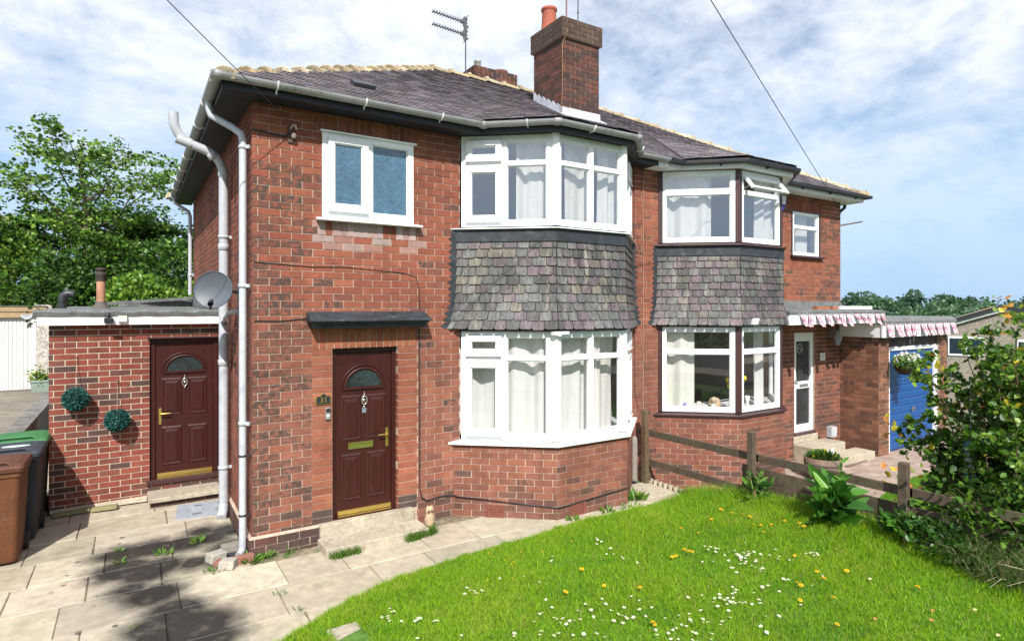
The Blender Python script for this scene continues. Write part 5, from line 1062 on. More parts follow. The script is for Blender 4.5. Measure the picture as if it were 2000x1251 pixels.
wl = MB(); wl.obox((6.94, -1.09, 2.42), (.045, -.01, 0), (0, .03, .0), (0, -.015, .05)); tag(wl.build('slate_patch_clip', 'upvc', origin=(6.94, -1.08, 2.4), bevel=.01), 'white plastic clip at the foot of the right bay slates', 'clip')
# curtains
curtain('curtain', 'full width pale net curtain in the ground floor white bay', BAY_A, .01, .41, .99, 2.33, 'curtain', seed=2, group=None, sway=-.015)
curtain('curtain', 'net curtain on the front face of the ground floor white bay', BAY_A, .40, .56, .99, 2.33, 'curtain', seed=3, sway=.012)
curtain('curtain', 'pinkish net curtain pulled aside at the corner of the ground floor white bay', BAY_A, .52, .74, 1.0, 2.32, 'curtain_warm', inset=-.20, seed=4, sway=-.05)
curtain('curtain', 'gathered white curtain in the cant of the upper white bay', BAY_A, .255, .40, 3.68, 4.77, 'curtain', seed=5, amp=.04, freq=24)
curtain('curtain', 'white curtain on the front face of the upper white bay', BAY_A, .42, .555, 3.68, 4.77, 'curtain_cream', seed=6, amp=.03, freq=17, sway=-.01)
curtain('curtain', 'slim white curtain at the far end of the upper white bay', BAY_A, .58, .69, 3.68, 4.77, 'curtain', seed=7, amp=.04, freq=22)
curtain('curtain', 'white curtain filling most of the upper brown post bay', BAY_B, .0, .285, 3.68, 4.76, 'curtain', seed=8, amp=.03, freq=20)
curtain('curtain', 'narrow white curtain on the front face of the upper brown post bay', BAY_B, .53, .63, 3.68, 4.76, 'curtain', seed=9, amp=.03, freq=20)
curtain('curtain', 'cream curtain at the left of the ground floor brown post bay', BAY_B, .0, .215, 1.0, 2.33, 'curtain_cream', seed=10, amp=.035, freq=17)
curtain('curtain', 'sheer curtain at the right of the ground floor brown post bay', BAY_B, .57, .66, 1.0, 2.33, 'curtain', inset=-.3, seed=11, amp=.03, freq=17)
cw_ = MB(); V = []; Fc = []
for j in range(2):
    for i in range(41): V.append((10.05 + .38 * i / 40, .22 + .02 * math.sin(i * 1.1), 3.66 if j == 0 else 4.46))
for i in range(40): Fc.append((i, i + 1, 42 + i, 41 + i))
cw_.add(V, Fc, (1, 1, 1, 0), True); tag(cw_.build('curtain', 'curtain', origin=(10.2, .22, 3.66)), 'white curtain in the small window above the porch roof', 'curtain')
# things on the right bay's inner sill
sl = MB(); sl.add([(p[0], p[1], .985) for p in bay_off(BAY_B, -.03)] + [(8.6, .25, .985), (6.4, .25, .985)], [(0, 1, 2, 3, 4, 5)]); sl.build('inner_sill', 'white_paint', HR)
sl = MB(); sl.add([(p[0], p[1], .967) for p in bay_off(BAY_A, -.03)] + [(5.0, .25, .967), (2.9, .25, .967)], [(0, 1, 2, 3, 4, 5)]); sl.build('inner_sill', 'white_paint', HL)
vs = thing('vase_of_tulips', 'glass vase of yellow tulips inside the ground floor brown post bay', 'vase', (7.13, -.60, .985)); q = MB(); q.lathe((7.13, -.60, .985), [(.035, 0), (.04, .02), (.03, .10), (.045, .20), (.05, .22)], 14, t=(.5, .6, .5)); q.build('vase', 'generic', vs); random.seed(6)
st = MB(); hd = MB(); lf_ = MB()
for k in range(8):
    a = k * .8; r = .05 + .045 * (k % 3); tp = V3(7.13 + math.cos(a) * r * 1.9, -.60 + math.sin(a) * r * 1.1, 1.36 + random.uniform(0, .13)); st.tube([(7.13, -.6, 1.1), (7.13 + math.cos(a) * r * .5, -.6 + math.sin(a) * r * .4, 1.25), tp], .005, 5, (.10, .25, .05))
    hd.lathe(tp, [(.0, -.01), (.022, .01), (.028, .035), (.018, .07), (.006, .075)], 8, t=(.85, .62, .03)); lf_.add([(7.13, -.6, 1.15), (7.13 + math.cos(a + .4) * r * 1.2 - .02, -.6 + math.sin(a + .4) * r, 1.28), (7.13 + math.cos(a + .4) * r * 2.2, -.6 + math.sin(a + .4) * r * 1.4, 1.30), (7.13 + math.cos(a + .4) * r * 1.2 + .03, -.6 + math.sin(a + .4) * r, 1.24)], [(0, 1, 2, 3)], (.08, .22, .05))
st.build('stems', 'matte', vs); hd.build('flowers', 'matte', vs); lf_.build('leaves', 'leaf', vs)
for (x, y, s_, t, lb) in ((6.40, -.20, .8, (.25, .25, .65), 'small blue vase on the sill before the cream curtain'), (6.56, -.34, .95, (.75, .66, .52), 'cream flared vase on the sill beside the cream curtain'), (7.42, -.60, 1.3, (.72, .74, .76), 'pale glass bottle on the sill beside the tulips')):
    q = MB(); q.lathe((x, y, .985), [(.03 * s_, 0), (.034 * s_, .01), (.02 * s_, .08 * s_), (.036 * s_, .16 * s_), (.03 * s_, .16 * s_), (0, .1 * s_)], 12, t=t); tag(q.build('vase', 'generic', origin=(x, y, .985)), lb, 'vase')
q = MB(); q.lathe((6.80, -.45, .985), [(.05, 0), (.09, .04), (.10, .12), (.06, .2), (.0, .22)], 12, t=(.50, .38, .26), sx=1.2); q.lathe((6.72, -.50, 1.16), [(.0, -.05), (.05, 0), (.03, .05), (0, .06)], 10, t=(.52, .42, .30)); q.lathe((6.69, -.51, .985), [(.03, 0), (.04, .06), (.03, .12), (0, .13)], 10, t=(.42, .55, .55)); tag(q.build('soft_toy', 'matte', origin=(6.78, -.46, .985)), 'tan soft toy slumped on the sill behind the bay glass', 'soft toy')
q = MB(); q.box(4.0, 4.25, -.45, -.25, 3.66, 3.80, (.55, .36, .18)); q.box(4.02, 4.20, -.44, -.28, 3.802, 3.84, (.7, .3, .4)); q.box(3.95, 4.07, -.35, -.2, 3.66, 3.98, (.6, .6, .62)); tag(q.build('storage_box', 'matte', origin=(4.1, -.35, 3.66)), 'wooden storage box on the sill of the upper white bay', 'box')
# ------------------------------------------------------------------ roof-top things and overhead lines
ae = thing('tv_aerial', 'twin element TV aerial on a mast behind the left roof', 'aerial', (4.93, 4.5, 6.7)); q = MB(); q.tube([(4.93, 4.5, 6.7), (4.93, 4.5, 8.76)], .016, 8); q.build('mast', 'dark_metal', ae)
for z, x0 in ((8.70, 4.10), (8.44, 4.10)):
    q = MB(); a = V3(4.97, 4.5, z); b = V3(x0, 4.38, z - .02); q.bar(a, b, .011, .011); d = (b - a)
    for k in range(11): p = a + d * (.22 + .075 * k); q.bar(p + V3(0, -.085, .0), p + V3(0, .085, .0), .005, .005); q.bar(p + V3(0, -.02, 0), p + V3(0, -.02, .05), .004, .004, up=(1, 0, 0))
    p = a + d * .1
    for s_ in (-1, 1): q.bar(p, p + V3(.05, 0, .11 * s_), .006, .05); q.bar(p + V3(.05, -.12, .11 * s_), p + V3(.05, .12, .11 * s_), .006, .006)
    q.lathe(a + d * .17, [(.03, -.03), (.03, .03)], 8, axis=(0, 0, 1)); q.build('antenna_boom', 'dark_metal', ae)
PT = V3(-6.3, -6.25, 7.65)
tp = thing('telegraph_pole', 'dark wooden telegraph pole across the drive carrying the overhead lines', 'pole', (PT.x, PT.y, 0)); q = MB(); q.tube([(PT.x, PT.y, -.2), (PT.x, PT.y, 8.2)], [.14, .10], 12, (.06, .05, .045)); q.build('shaft', 'matte', tp); q = MB()
for k in range(12): z = 3.0 + k * .38; sg = 1 if k % 2 else -1; q.tube([(PT.x - .15 * sg * .7, PT.y - .1 * sg, z), (PT.x + .30 * sg * .7, PT.y + .2 * sg, z), (PT.x + .30 * sg * .7, PT.y + .2 * sg, z + .05)], .011, 5, (.05, .05, .05))
q.build('step_irons', 'matte', tp)
def cable(a, b, sag, r, label):
    a, b = Vector(a), Vector(b); pts = [a.lerp(b, k / 24) - V3(0, 0, sag * 4 * (k / 24) * (1 - k / 24)) for k in range(25)]; q = MB(); q.tube(pts, r, 5); tag(q.build('overhead_cable', 'black_plastic', origin=tuple(a)), label, 'cable')
cable((.40, -.06, 4.60), PT, .06, .0042, 'thin black overhead cable running to the bracket by the frosted window'); cable((11.14, -.02, 4.72), PT + V3(0, -.1, 0), .02, .0055, 'black overhead cable crossing the sky to the far end of the eaves')
# ------------------------------------------------------------------ wheelie bins
def bin_(x0, y0, tb, tl, label, zt=1.03):
    W_, D_ = .57, .62; T = thing('wheelie_bin', label, 'wheelie bin', (x0 + W_ / 2, y0 + D_ / 2, 0), 'wheelie bins by the low wall'); q = MB(); n = 24
    def ring(w, d, z, r, ox=0):
        o = []
        for cx_, cy_, a0 in ((w / 2 - r, d / 2 - r, 0), (-w / 2 + r, d / 2 - r, 90), (-w / 2 + r, -d / 2 + r, 180), (w / 2 - r, -d / 2 + r, 270)):
            for k in range(6): a = rad(a0 + k * 18); o.append((x0 + W_ / 2 + cx_ + math.cos(a) * r, y0 + D_ / 2 + cy_ + math.sin(a) * r + ox, z))
        return o
    def loft(mb, R, t):
        for i in range(len(R) - 1): m = len(R[i]); mb.add(R[i] + R[i + 1], [(k, (k + 1) % m, m + (k + 1) % m, m + k) for k in range(m)], t, True)
        mb.add(R[0], [tuple(reversed(range(24)))], t); mb.add(R[-1], [tuple(range(24))], t)
    loft(q, [ring(.45, .48, .03, .06), ring(.47, .50, .0, .06)[:0] or ring(.46, .49, .05, .06), ring(.53, .58, zt - .13, .055), ring(.56, .61, zt - .12, .05), ring(.56, .61, zt - .07, .05)], tb); body = q.build('body', 'bin', T)
    l = MB(); loft(l, [ring(.59, .65, zt - .068, .05), ring(.60, .66, zt - .03, .05), ring(.57, .62, zt - .005, .06), ring(.46, .50, zt + .015, .09), ring(.30, .32, zt + .025, .10)], tl); xm, ym = x0 + W_ / 2, y0 + D_ / 2
    l.tube([(xm - .20, ym - .30, zt - .01), (xm - .15, ym - .29, zt + .035), (xm + .15, ym - .29, zt + .035), (xm + .20, ym - .30, zt - .01)], .018, 6, tl); l.tube([(xm - .24, ym + .35, zt - .04), (xm + .24, ym + .35, zt - .04)], .016, 8, tl); lid = l.build('lid', 'bin', T)
    for sx in (-1, 1):
        w = MB(); w.lathe((xm + sx * .24, ym + .24, .10), [(.0, -.03), (.06, -.03), (.10, -.025), (.10, .025), (.06, .03), (0, .03)], 18, axis=(1, 0, 0), t=(.02, .02, .02)); w.build('wheel', 'bin', T)
    return T, lid, (xm, ym, zt)
B1, l1, c1 = bin_(-2.575, 1.03, (.135, .052, .022), (.105, .040, .026), 'brown wheelie bin, nearest of the three'); B2, l2, c2 = bin_(-2.51, 1.72, (.030, .034, .045), (.042, .048, .064), 'black wheelie bin with dark blue lid, between the brown and green ones'); B3, l3, c3 = bin_(-2.52, 2.42, (.030, .042, .036), (.045, .17, .058), 'wheelie bin with green lid, farthest of the three', 1.04)
q = MB(); q.lathe((c2[0] + .04, c2[1] - .05, c2[2] + .022), [(.09, 0), (.085, .004), (0, .005)], 16, t=(.55, .72, .66), sx=1.5, sy=.7); q.build('sticker', 'generic', l2); q = MB(); q.obox((c1[0] - .02, c1[1] - .05, c1[2] + .028), (.05, .06, 0), (-.012, .01, 0), (0, 0, .002), (.7, .68, .66)); q.build('sticker', 'generic', l1)
# ------------------------------------------------------------------ left neighbour
g = MB(); g.box(-9, -2.78, -3, 14.2, -.2, .44); setting(g.build('driveway', mat('drive_paving', (.21, .18, .145), .95, 6, .3, .4, 40, dirt=((.10, .10, .06), 3, .5, .75)), origin=(-5, 5, .44)), 'raised paved drive of the neighbour on the left', 'driveway')
lw = thing('low_wall', 'low retaining wall with weathered dark coping behind the bins', 'wall', (-2.65, 5, 0)); q = MB(); q.box(-2.76, -2.60, .2, 13.3, -.05, .55); q.build('wall_face', mat('wall_render', (.16, .145, .13), .95, 12, .3, .4, 40), lw); q = MB()
for k in range(14): y = .2 + k * .94; q.box(-2.83, -2.56, y + .004, y + .936, .552, .615)
q.build('coping', mat('coping', (.20, .19, .175), .95, 14, .3, .4, 40, dirt=((.07, .07, .065), 4, .45, .7)), lw, bevel=.008)
ng = thing('garage', 'white ribbed up-and-over garage door of the neighbour with pebble-dashed pier', 'garage', (-4.2, 13.5, .44)); q = MB(); q.box(-3.24, -2.90, 13.46, 14.2, .3, 2.72); q.build('pier', mat('pale_pebbledash', (.46, .42, .38), .95, 60, .6, 1.0, 70), ng)
q = MB(); q.box(-5.5, -3.34, 13.56, 13.6, .46, 2.37)
for k in range(28): x = -5.48 + k * .0765; q.box(x, x + .052, 13.545, 13.558, .48, 2.35)
q.build('garage_door', 'wall_white', ng); q = MB(); q.box(-3.34, -3.25, 13.50, 13.6, .44, 2.38); q.box(-5.5, -3.25, 13.50, 13.6, 2.37, 2.385); q.build('door_frame', 'white_paint', ng)
q = MB()
for k, z in enumerate((2.385, 2.535)): q.box(-5.9, -3.02, 13.44 - .02 * k, 13.50 - .02 * k, z, z + .135)
q.build('timber_fascia', 'wood_new', ng); q = MB(); q.box(-5.9, -3.0, 13.40, 18, 2.672, 2.69); q.build('roof', 'felt', ng)
tr_ = thing('planter', 'grey green trough planter with small yellow flowers by the pebble-dashed pier', 'planter', (-3.12, 13.1, .44)); q = MB(); q.add([(-3.28, 13.0, .44), (-2.92, 13.0, .44), (-2.92, 13.2, .44), (-3.28, 13.2, .44), (-3.32, 12.97, .72), (-2.88, 12.97, .72), (-2.88, 13.23, .72), (-3.32, 13.23, .72)], [(0, 1, 5, 4), (1, 2, 6, 5), (2, 3, 7, 6), (3, 0, 4, 7), (4, 5, 6, 7)], (.22, .29, .24)); q.box(-3.34, -2.86, 12.95, 13.25, .70, .74, (.22, .29, .24)); q.build('trough', 'matte', tr_)
n = 220; C = np.array((-3.15, 13.1, .82)) + rng.normal(0, 1, (n, 3)) * np.array((.13, .07, .09)); leaf_mesh('foliage', C, rng.normal(0, 1, (n, 3)) + np.array((0, 0, .5)), rng.uniform(.06, .1, n), mixt(n, [G2, G1, (.5, .42, .02)], [4, 3, .9]), parent=tr_)
rh = thing('distant_house', 'distant house with red tiled roof glimpsed through the trees', 'house', (-14, 38, .4)); q = MB(); q.box(-20, -10.2, 38, 45, .3, 4.0, (.5, .38, .30)); q.build('wall', 'matte', rh); q = MB(); q.add([(-20.5, 37.5, 3.9), (-9.8, 37.5, 3.9), (-9.8, 45.5, 3.9), (-20.5, 45.5, 3.9), (-18, 41.5, 6.9), (-11.5, 41.5, 6.9)], [(0, 1, 5, 4), (1, 2, 5), (2, 3, 4, 5), (3, 0, 4)], (.36, .10, .065)); q.build('roof', 'matte', rh)
# ------------------------------------------------------------------ drain, manhole, loose blocks, weeds
mh = thing('manhole_cover', 'grey metal manhole cover set in the flagstones by the outbuilding door', 'manhole cover', (-.35, 1.95, .0)); q = MB(); q.obox((-.35, 1.95, .006), (.24, -.03, 0), (.03, .30, 0), (0, 0, .008), (.30, .33, .38)); q.build('plate', 'matte', mh); q = MB()
for a, b in (((-.1, 0), (.1, 0)),): q.obox((-.36, 1.97, .017), (.06, -.008, 0), (.008, .06, 0), (0, 0, .003), (.36, .39, .44))
for k in (-1, 1): q.obox((-.35 + .02 * k, 1.95 + .17 * k, .016), (.05, -.006, 0), (.004, .02, 0), (0, 0, .002), (.12, .13, .15))
q.build('lifting_points', 'matte', mh)
gp_ = MB(); gp_.box(-.22, -.03, -.02, .20, -.01, .018, (.03, .034, .04)); gp_.lathe((-.12, .06, .018), [(.045, 0), (.045, .004), (.0, .005)], 12, t=(.005, .005, .005)); tag(gp_.build('gully_cover', 'matte', origin=(-.12, .09, 0)), 'dark plastic gully cover under the corner downpipe', 'gully')
for (x, y, sx, sy, sz, a, t, lb) in ((-.33, .10, .08, .07, .045, .4, (.36, .335, .285), 'pale concrete block edging the gully farthest from the wall'), (-.31, -.05, .05, .045, .03, .9, (.24, .11, .08), 'small red brick fragment between the pale blocks'), (-.25, -.16, .075, .06, .045, -.5, (.38, .35, .30), 'pale broken block nearest the camera by the gully'), (-.10, -.10, .10, .04, .04, .12, (.27, .12, .085), 'red half brick edging the front of the gully'), (-.17, .30, .09, .06, .04, .1, (.25, .23, .20), 'grey block edging the back of the gully')):
    q = MB(); q.obox((x, y, sz), (math.cos(a) * sx, math.sin(a) * sx, 0), (-math.sin(a) * sy, math.cos(a) * sy, 0), (.005, 0, sz), t); tag(q.build('loose_block', 'matte', origin=(x, y, 0), bevel=.01), lb, 'block', 'loose blocks round the gully')
og = thing('owl_figurine', 'small weathered stone owl figurine at the end of the front step', 'figurine', (1.95, -.20, 0)); q = MB(); q.lathe((1.95, -.20, 0), [(.0, 0), (.045, 0), (.055, .04), (.062, .10), (.05, .15), (.045, .17), (.052, .20), (.04, .24), (0, .255)], 14, t=(.46, .34, .22), sy=.85)
for s_ in (-1, 1): q.lathe((1.95 + s_ * .02 - .01, -.245, .205), [(.0, 0), (.016, .002), (.016, .008), (0, .012)], 8, axis=(-.3, -1, 0), t=(.18, .12, .08)); q.lathe((1.95 + s_ * .03, -.2, .24), [(.012, 0), (0, .035)], 6, t=(.40, .28, .18)); q.lathe((1.95 + s_ * .055, -.20, .10), [(0, -.06), (.018, 0), (0, .05)], 8, t=(.32, .22, .15))
q.build('body', 'matte', og)
def weed(x, y, z, n, h, sp, label, cols, kind='weed', group='weeds in the paving joints'):
    a = rng.uniform(0, 2 * np.pi, n); r = rng.uniform(0, 1, n) ** .7 * sp; C = np.column_stack([x + np.cos(a) * r, y + np.sin(a) * r, np.full(n, z)]); Dd = np.column_stack([np.cos(a) * .7, np.sin(a) * .7, rng.uniform(.3, 1.3, n)]); o = leaf_mesh('weed', C, Dd, rng.uniform(.6, 1.2, n) * h, mixt(n, cols, [1] * len(cols)), origin=(x, y, z), wid=.22); tag(o, label, kind, group)
wg = [(.11, .24, .03), (.07, .17, .02), (.17, .30, .04)]
for (x, y, z, n, h, sp, lb) in ((-.02, -.10, .0, 70, .13, .12, 'leafy weed at the foot of the corner downpipe'), (.13, -.09, .0, 34, .11, .08, 'small weed hugging the plinth corner of the house'), (-.36, -.15, 0, 46, .07, .11, 'low weed spreading over the loose blocks'), (-.78, .58, 0, 30, .10, .07, 'weed in the joint of the wet flagstones'), (-.44, .76, 0, 30, .11, .07, 'weed growing before the manhole cover'), (-1.18, .58, 0, 20, .08, .06, 'small weed in a joint left of the wet patch'), (-1.18, .95, 0, 12, .08, .03, 'wispy weed in the joint nearest the bins'), (-1.05, -.98, .0, 8, .05, .04, 'tiny weed in a joint at the lower left'), (.08, -1.02, 0, 14, .05, .06, 'weed in the joint left of the path slabs'), (.15, -1.4, 0, 14, .055, .05, 'weed near the lawn corner of the path'), (3.55, -.95, 0, 34, .11, .08, 'weed at the front corner of the brick bay'), (4.12, -.93, 0, 34, .13, .08, 'weed beside the front air brick'), (4.5, -.98, 0, 60, .09, .2, 'low weeds along the foot of the brick bay'), (4.78, -.75, 0, 90, .18, .16, 'bushy weed at the far corner of the brick bay'), (-.05, 1.75, 0, 30, .12, .07, 'weed behind the tall soil pipe')): weed(x, y, z, n, h * .72, sp * .85, lb, wg)
def tuft(x0, y0, x1, y1, n, h, label, tn=None):
    t = rng.uniform(0, 1, n); X = x0 + (x1 - x0) * t + rng.normal(0, .025, n); Y = y0 + (y1 - y0) * t + rng.normal(0, .025, n); c = tn if tn is not None else mixt(n, [(.10, .22, .02), (.06, .15, .015), (.22, .27, .07)], [3, 3, 1]); o = grass_mesh('grass_tuft', np.column_stack([X, Y]), np.zeros(n), rng.uniform(.5, 1.1, n) * h, rng.uniform(.003, .006, n), c, 1.0); o['label'] = label; o['category'] = 'grass tuft'; o['group'] = 'grass tufts along the step'; return o
tuft(.70, -.50, 1.0, -.49, 420, .085, 'dry grass tuft at the left end of the front step'); tuft(1.55, -.49, 1.93, -.40, 900, .11, 'long grass tuft at the right end of the front step'); tuft(5.3, -1.1, 5.5, -2.0, 1400, .22, 'long grass under the fence between first and second post'); tuft(.1, -.11, .6, -.09, 60, .08, 'sparse grass along the plinth left of the step')
# ------------------------------------------------------------------ fence
FN = thing('post_and_rail_fence', 'weathered wooden post and rail fence dividing the two front gardens', 'fence', (5.45, -.3, 0)); 
for k, (y, z0, z1) in enumerate(((-.27, -.1, 1.09), (-2.10, -.1, 1.085), (-3.84, -.1, 1.08), (-5.6, -.1, 1.08))): q = MB(); q.obox((5.45, y, (z0 + z1) / 2), (.043, .003, 0), (0, .043, 0), (.006 * (k - 1), .0, (z1 - z0) / 2), ((1.25, 1.1, .85) if k == 0 else (1, 1, 1))); q.build('post', 'wood', FN, bevel=.006)
for (y0, y1, za, zb, zc, h) in ((-.27, -2.10, .745, .76, .0, .048), (-2.10, -3.84, .76, .78, 0, .048), (-3.84, -5.7, .78, .78, 0, .050), (-.27, -2.12, .31, .315, 0, .048)): q = MB(); q.bar((5.515, y0 + .06, za), (5.515, y1 - .06, zb), .014, h); q.build('rail', 'wood', FN, bevel=.004)
for k in range(4):
    z = -.06 + k * .175; q = MB(); q.box(5.535, 5.56, -3.86, -1.90, z, z + .168); q.box(5.535, 5.56, -5.8, -3.866, z, z + .168); q.build('gravel_board', 'wood', FN, bevel=.003)
ps = MB(); ps.lathe((5.33, -.16, 0), [(.05, 0), (.05, .30), (.055, .32), (.05, .60), (.04, .68), (0, .70)], 10, t=(.26, .23, .20)); tag(ps.build('concrete_post', 'matte', origin=(5.33, -.16, 0)), 'short rounded concrete post beside the first fence post', 'post')
ps = MB(); ps.obox((5.36, -.06, .20), (.10, 0, 0), (0, .05, 0), (0, -.03, .16), (.20, .075, .055)); tag(ps.build('leaning_brick', 'matte', origin=(5.36, -.06, 0), bevel=.006), 'reddish slab leaning on the party wall behind the post', 'slab')
ps = MB(); ps.lathe((5.13, -.03, .66), [(.03, 0), (.03, .03), (.012, .06), (0, .06)], 10, axis=(0, -1, 0), t=(.7, .66, .6)); ps.tube([(5.13, -.07, .66), (5.15, -.06, .55), (5.14, -.05, .2), (5.16, -.12, .06), (5.3, -.25, .03)], .012, 6, (.03, .03, .035)); tag(ps.build('wall_tap', 'matte', origin=(5.13, -.03, .66)), 'old wall tap with short black hose by the bay', 'tap')
ps = MB(); ps.box(5.63, 5.70, -.06, -.002, .96, 1.04); ps.lathe((5.72, -.05, 1.0), [(.0, -.03), (.035, -.02), (.03, .03), (0, .035)], 8, axis=(1, 0, 0)); tag(ps.build('outdoor_socket', 'black_plastic', origin=(5.68, -.03, 1)), 'small black outdoor socket on the wall by the first post', 'socket')
# ------------------------------------------------------------------ right-hand drive, garage, porch
g = MB(); g.box(5.565, 22, -14, -.0, -.6, -.306); setting(g.build('driveway', 'joint', origin=(10, -3, -.3)), 'bedding of the block paved drive on the right', 'driveway')
random.seed(12); bp = MB(); x = 5.7
while x < 15:
    y = -.01 - (.05 if int(round((x - 5.7) / .205)) % 2 else 0)
    while y > -2.4 - (0 if x < 8 else -.0):
        t = jit(lerp((.29, .215, .175), (.37, .285, .24), random.random()), .1); z = -.285 + random.uniform(-.002, .002); bp.obox((x + .1, y - .05, z - .02), (.0985, 0, 0), (0, .0475, 0), (0, 0, .02), t, skip=(0,)); y -= .102
    x += .205
setting(bp.build('block_paving', 'blockpave'), 'pink brown block paving before the blue garage', 'paving')
g = MB(); g.add([(5.57, -2.3, -.28), (8.0, -2.25, -.275), (9.9, -1.9, -.275), (14, -1.75, -.275), (14, -9, -.25), (5.57, -9, -.25)], [(0, 1, 2, 3, 4, 5)]); setting(g.build('lawn', 'soil', origin=(9, -4, -.28)), 'lit lawn of the right-hand garden', 'lawn')
n = 60000; X = rng.uniform(5.6, 12, n); Y = -1.85 - rng.uniform(0, 1, n) ** 1.3 * 4.2 - np.clip((9.8 - X) * .2, 0, .4); k_, _, _ = in_view(np.column_stack([X, Y, np.full(n, -.27)])); X, Y = X[k_], Y[k_]; n = len(X)
o = grass_mesh('grass', np.column_stack([X, Y]), np.full(n, -.28), rng.uniform(.03, .06, n), rng.uniform(.006, .01, n), mixt(n, [(.14, .33, .02), (.20, .38, .03), (.10, .26, .02)], [3, 2, 2]), .7); setting(o, 'sunlit yellow green grass beyond the fence', 'grass', 'stuff')
GA = thing('garage', 'brick garage with blue ribbed door and flag-hung white fascia', 'garage', (12.7, -.75, -.3)); q = MB(); qm = MB()
bricks(q, (HX1, 0, 0), Y_, -X_, -.75, -.003, -.34, 2.06, (), tint_garage, phase=.057); bricks(q, (0, -.75, 0), X_, -Y_, HX1, 11.68, -.34, 2.06, (), tint_garage, L=.21); gw = q.build('wall', 'brick', GA); qm.box(HX1 + .006, 11.674, -.744, -.01, -.4, 2.06); qm.build('mortar', 'mortar', gw); q = MB(); qm = MB(); bricks(q, (0, -.75, 0), X_, -Y_, 13.86, 14.22, -.34, 2.06, (), tint_garage, L=.21); gw = q.build('wall', 'brick', GA); qm.box(13.866, 14.214, -.744, 5.5, -.4, 2.06); qm.build('mortar', 'mortar', gw); qm = MB(); qm.box(HX1 + .3, 13.86, 5.3, 5.5, -.4, 2.06); qm.build('back_wall', 'mortar', GA)
q = MB(); q.box(11.80, 13.72, -.66, -.63, -.27, 1.765); n = 14
for k in range(n): z = -.265 + k * 2.03 / n; q.add([(11.81, -.661, z), (13.71, -.661, z), (13.71, -.675, z + .018), (11.81, -.675, z + .018), (11.81, -.675, z + 2.03 / n - .02), (13.71, -.675, z + 2.03 / n - .02), (13.71, -.661, z + 2.03 / n - .004), (11.81, -.661, z + 2.03 / n - .004)], [(0, 1, 2, 3), (3, 2, 5, 4), (4, 5, 6, 7)])
gd = q.build('garage_door', 'bluedoor', GA); q = MB(); q.bar((12.72, -.70, .52), (12.86, -.70, .52), .012, .016); q.bar((12.76, -.70, .46), (12.76, -.70, .58), .012, .014, up=(1, 0, 0)); q.lathe((12.76, -.66, .52), [(.02, 0), (.02, .05)], 8, axis=(0, -1, 0)); q.build('handle', 'chrome', gd)
q = MB(); q.box(11.68, 11.80, -.71, -.62, -.30, 1.84); q.box(13.72, 13.86, -.71, -.62, -.30, 1.84); q.box(11.80, 13.72, -.71, -.62, 1.765, 1.84); q.build('door_frame', 'upvc', GA, bevel=.004)
q = MB()
for k in range(22): x = 11.69 + k * .0985; q.box(x, x + .094, -.70, -.66, 1.842, 2.06)
hp = q.build('header_boards', 'wood_dark', GA); text('3', .12, (12.63, -.71, 1.93), (rad(90), 0, 0), 'upvc', hp, 'door_number'); text('3', .12, (12.78, -.71, 1.965), (rad(90), 0, 0), 'upvc', hp, 'door_number')
q = MB(); q.box(11.20, 14.30, -.87, -.84, 2.05, 2.325); q.box(11.22, 11.25, -.838, -.01, 2.05, 2.31); q.build('fascia', 'white_paint', GA); q = MB(); q.box(11.18, 14.33, -.90, 5.6, 2.327, 2.37); q.add([(11.18, -.90, 2.37), (14.33, -.90, 2.37), (14.33, -.80, 2.45), (11.18, -.80, 2.45), (11.18, 5.6, 2.46), (14.33, 5.6, 2.46)], [(0, 1, 2, 3), (3, 2, 5, 4)]); q.build('roof', 'felt', GA)
PC = thing('porch_canopy', 'flat felt porch canopy with white fascia over the glazed door', 'canopy', (9.8, -.4, 2.4)); q = MB(); q.box(8.24, 11.36, -.82, -.79, 2.34, 2.525); q.box(8.24, 8.27, -.788, -.01, 2.34, 2.525); q.build('fascia', 'white_paint', PC); q = MB(); q.box(8.27, 11.2, -.788, -.01, 2.345, 2.36); q.build('soffit', 'white_paint', PC)
q = MB(); q.add([(8.22, -.84, 2.527), (11.38, -.84, 2.527), (11.38, -.84, 2.56), (8.22, -.84, 2.56), (8.22, -.76, 2.585), (11.38, -.76, 2.585), (8.22, -.02, 2.63), (11.38, -.02, 2.63), (8.22, -.006, 2.76), (11.28, -.006, 2.76)], [(0, 1, 2, 3), (3, 2, 5, 4), (4, 5, 7, 6), (6, 7, 9, 8), (0, 3, 4, 6)]); q.build('roof', 'felt', PC)
q = MB(); q.box(9.6, 10.3, -.50, -.40, 2.60, 2.66, (.34, .12, .06)); q.box(10.02, 10.10, -.505, -.395, 2.602, 2.665, (.12, .05, .03)); tag(q.build('loose_brick', 'matte', origin=(9.95, -.45, 2.6)), 'reddish timber offcut lying on the porch canopy', 'offcut')
q = MB(); q.box(10.35, 11.5, -.52, -.38, 2.605, 2.665); tag(q.build('white_board', 'white_paint', origin=(10.9, -.45, 2.6)), 'white board lying on the porch canopy beside the offcut', 'board')
fr_m = mat('flag_cloth', (1, 1, 1), .8, translucent=.25)
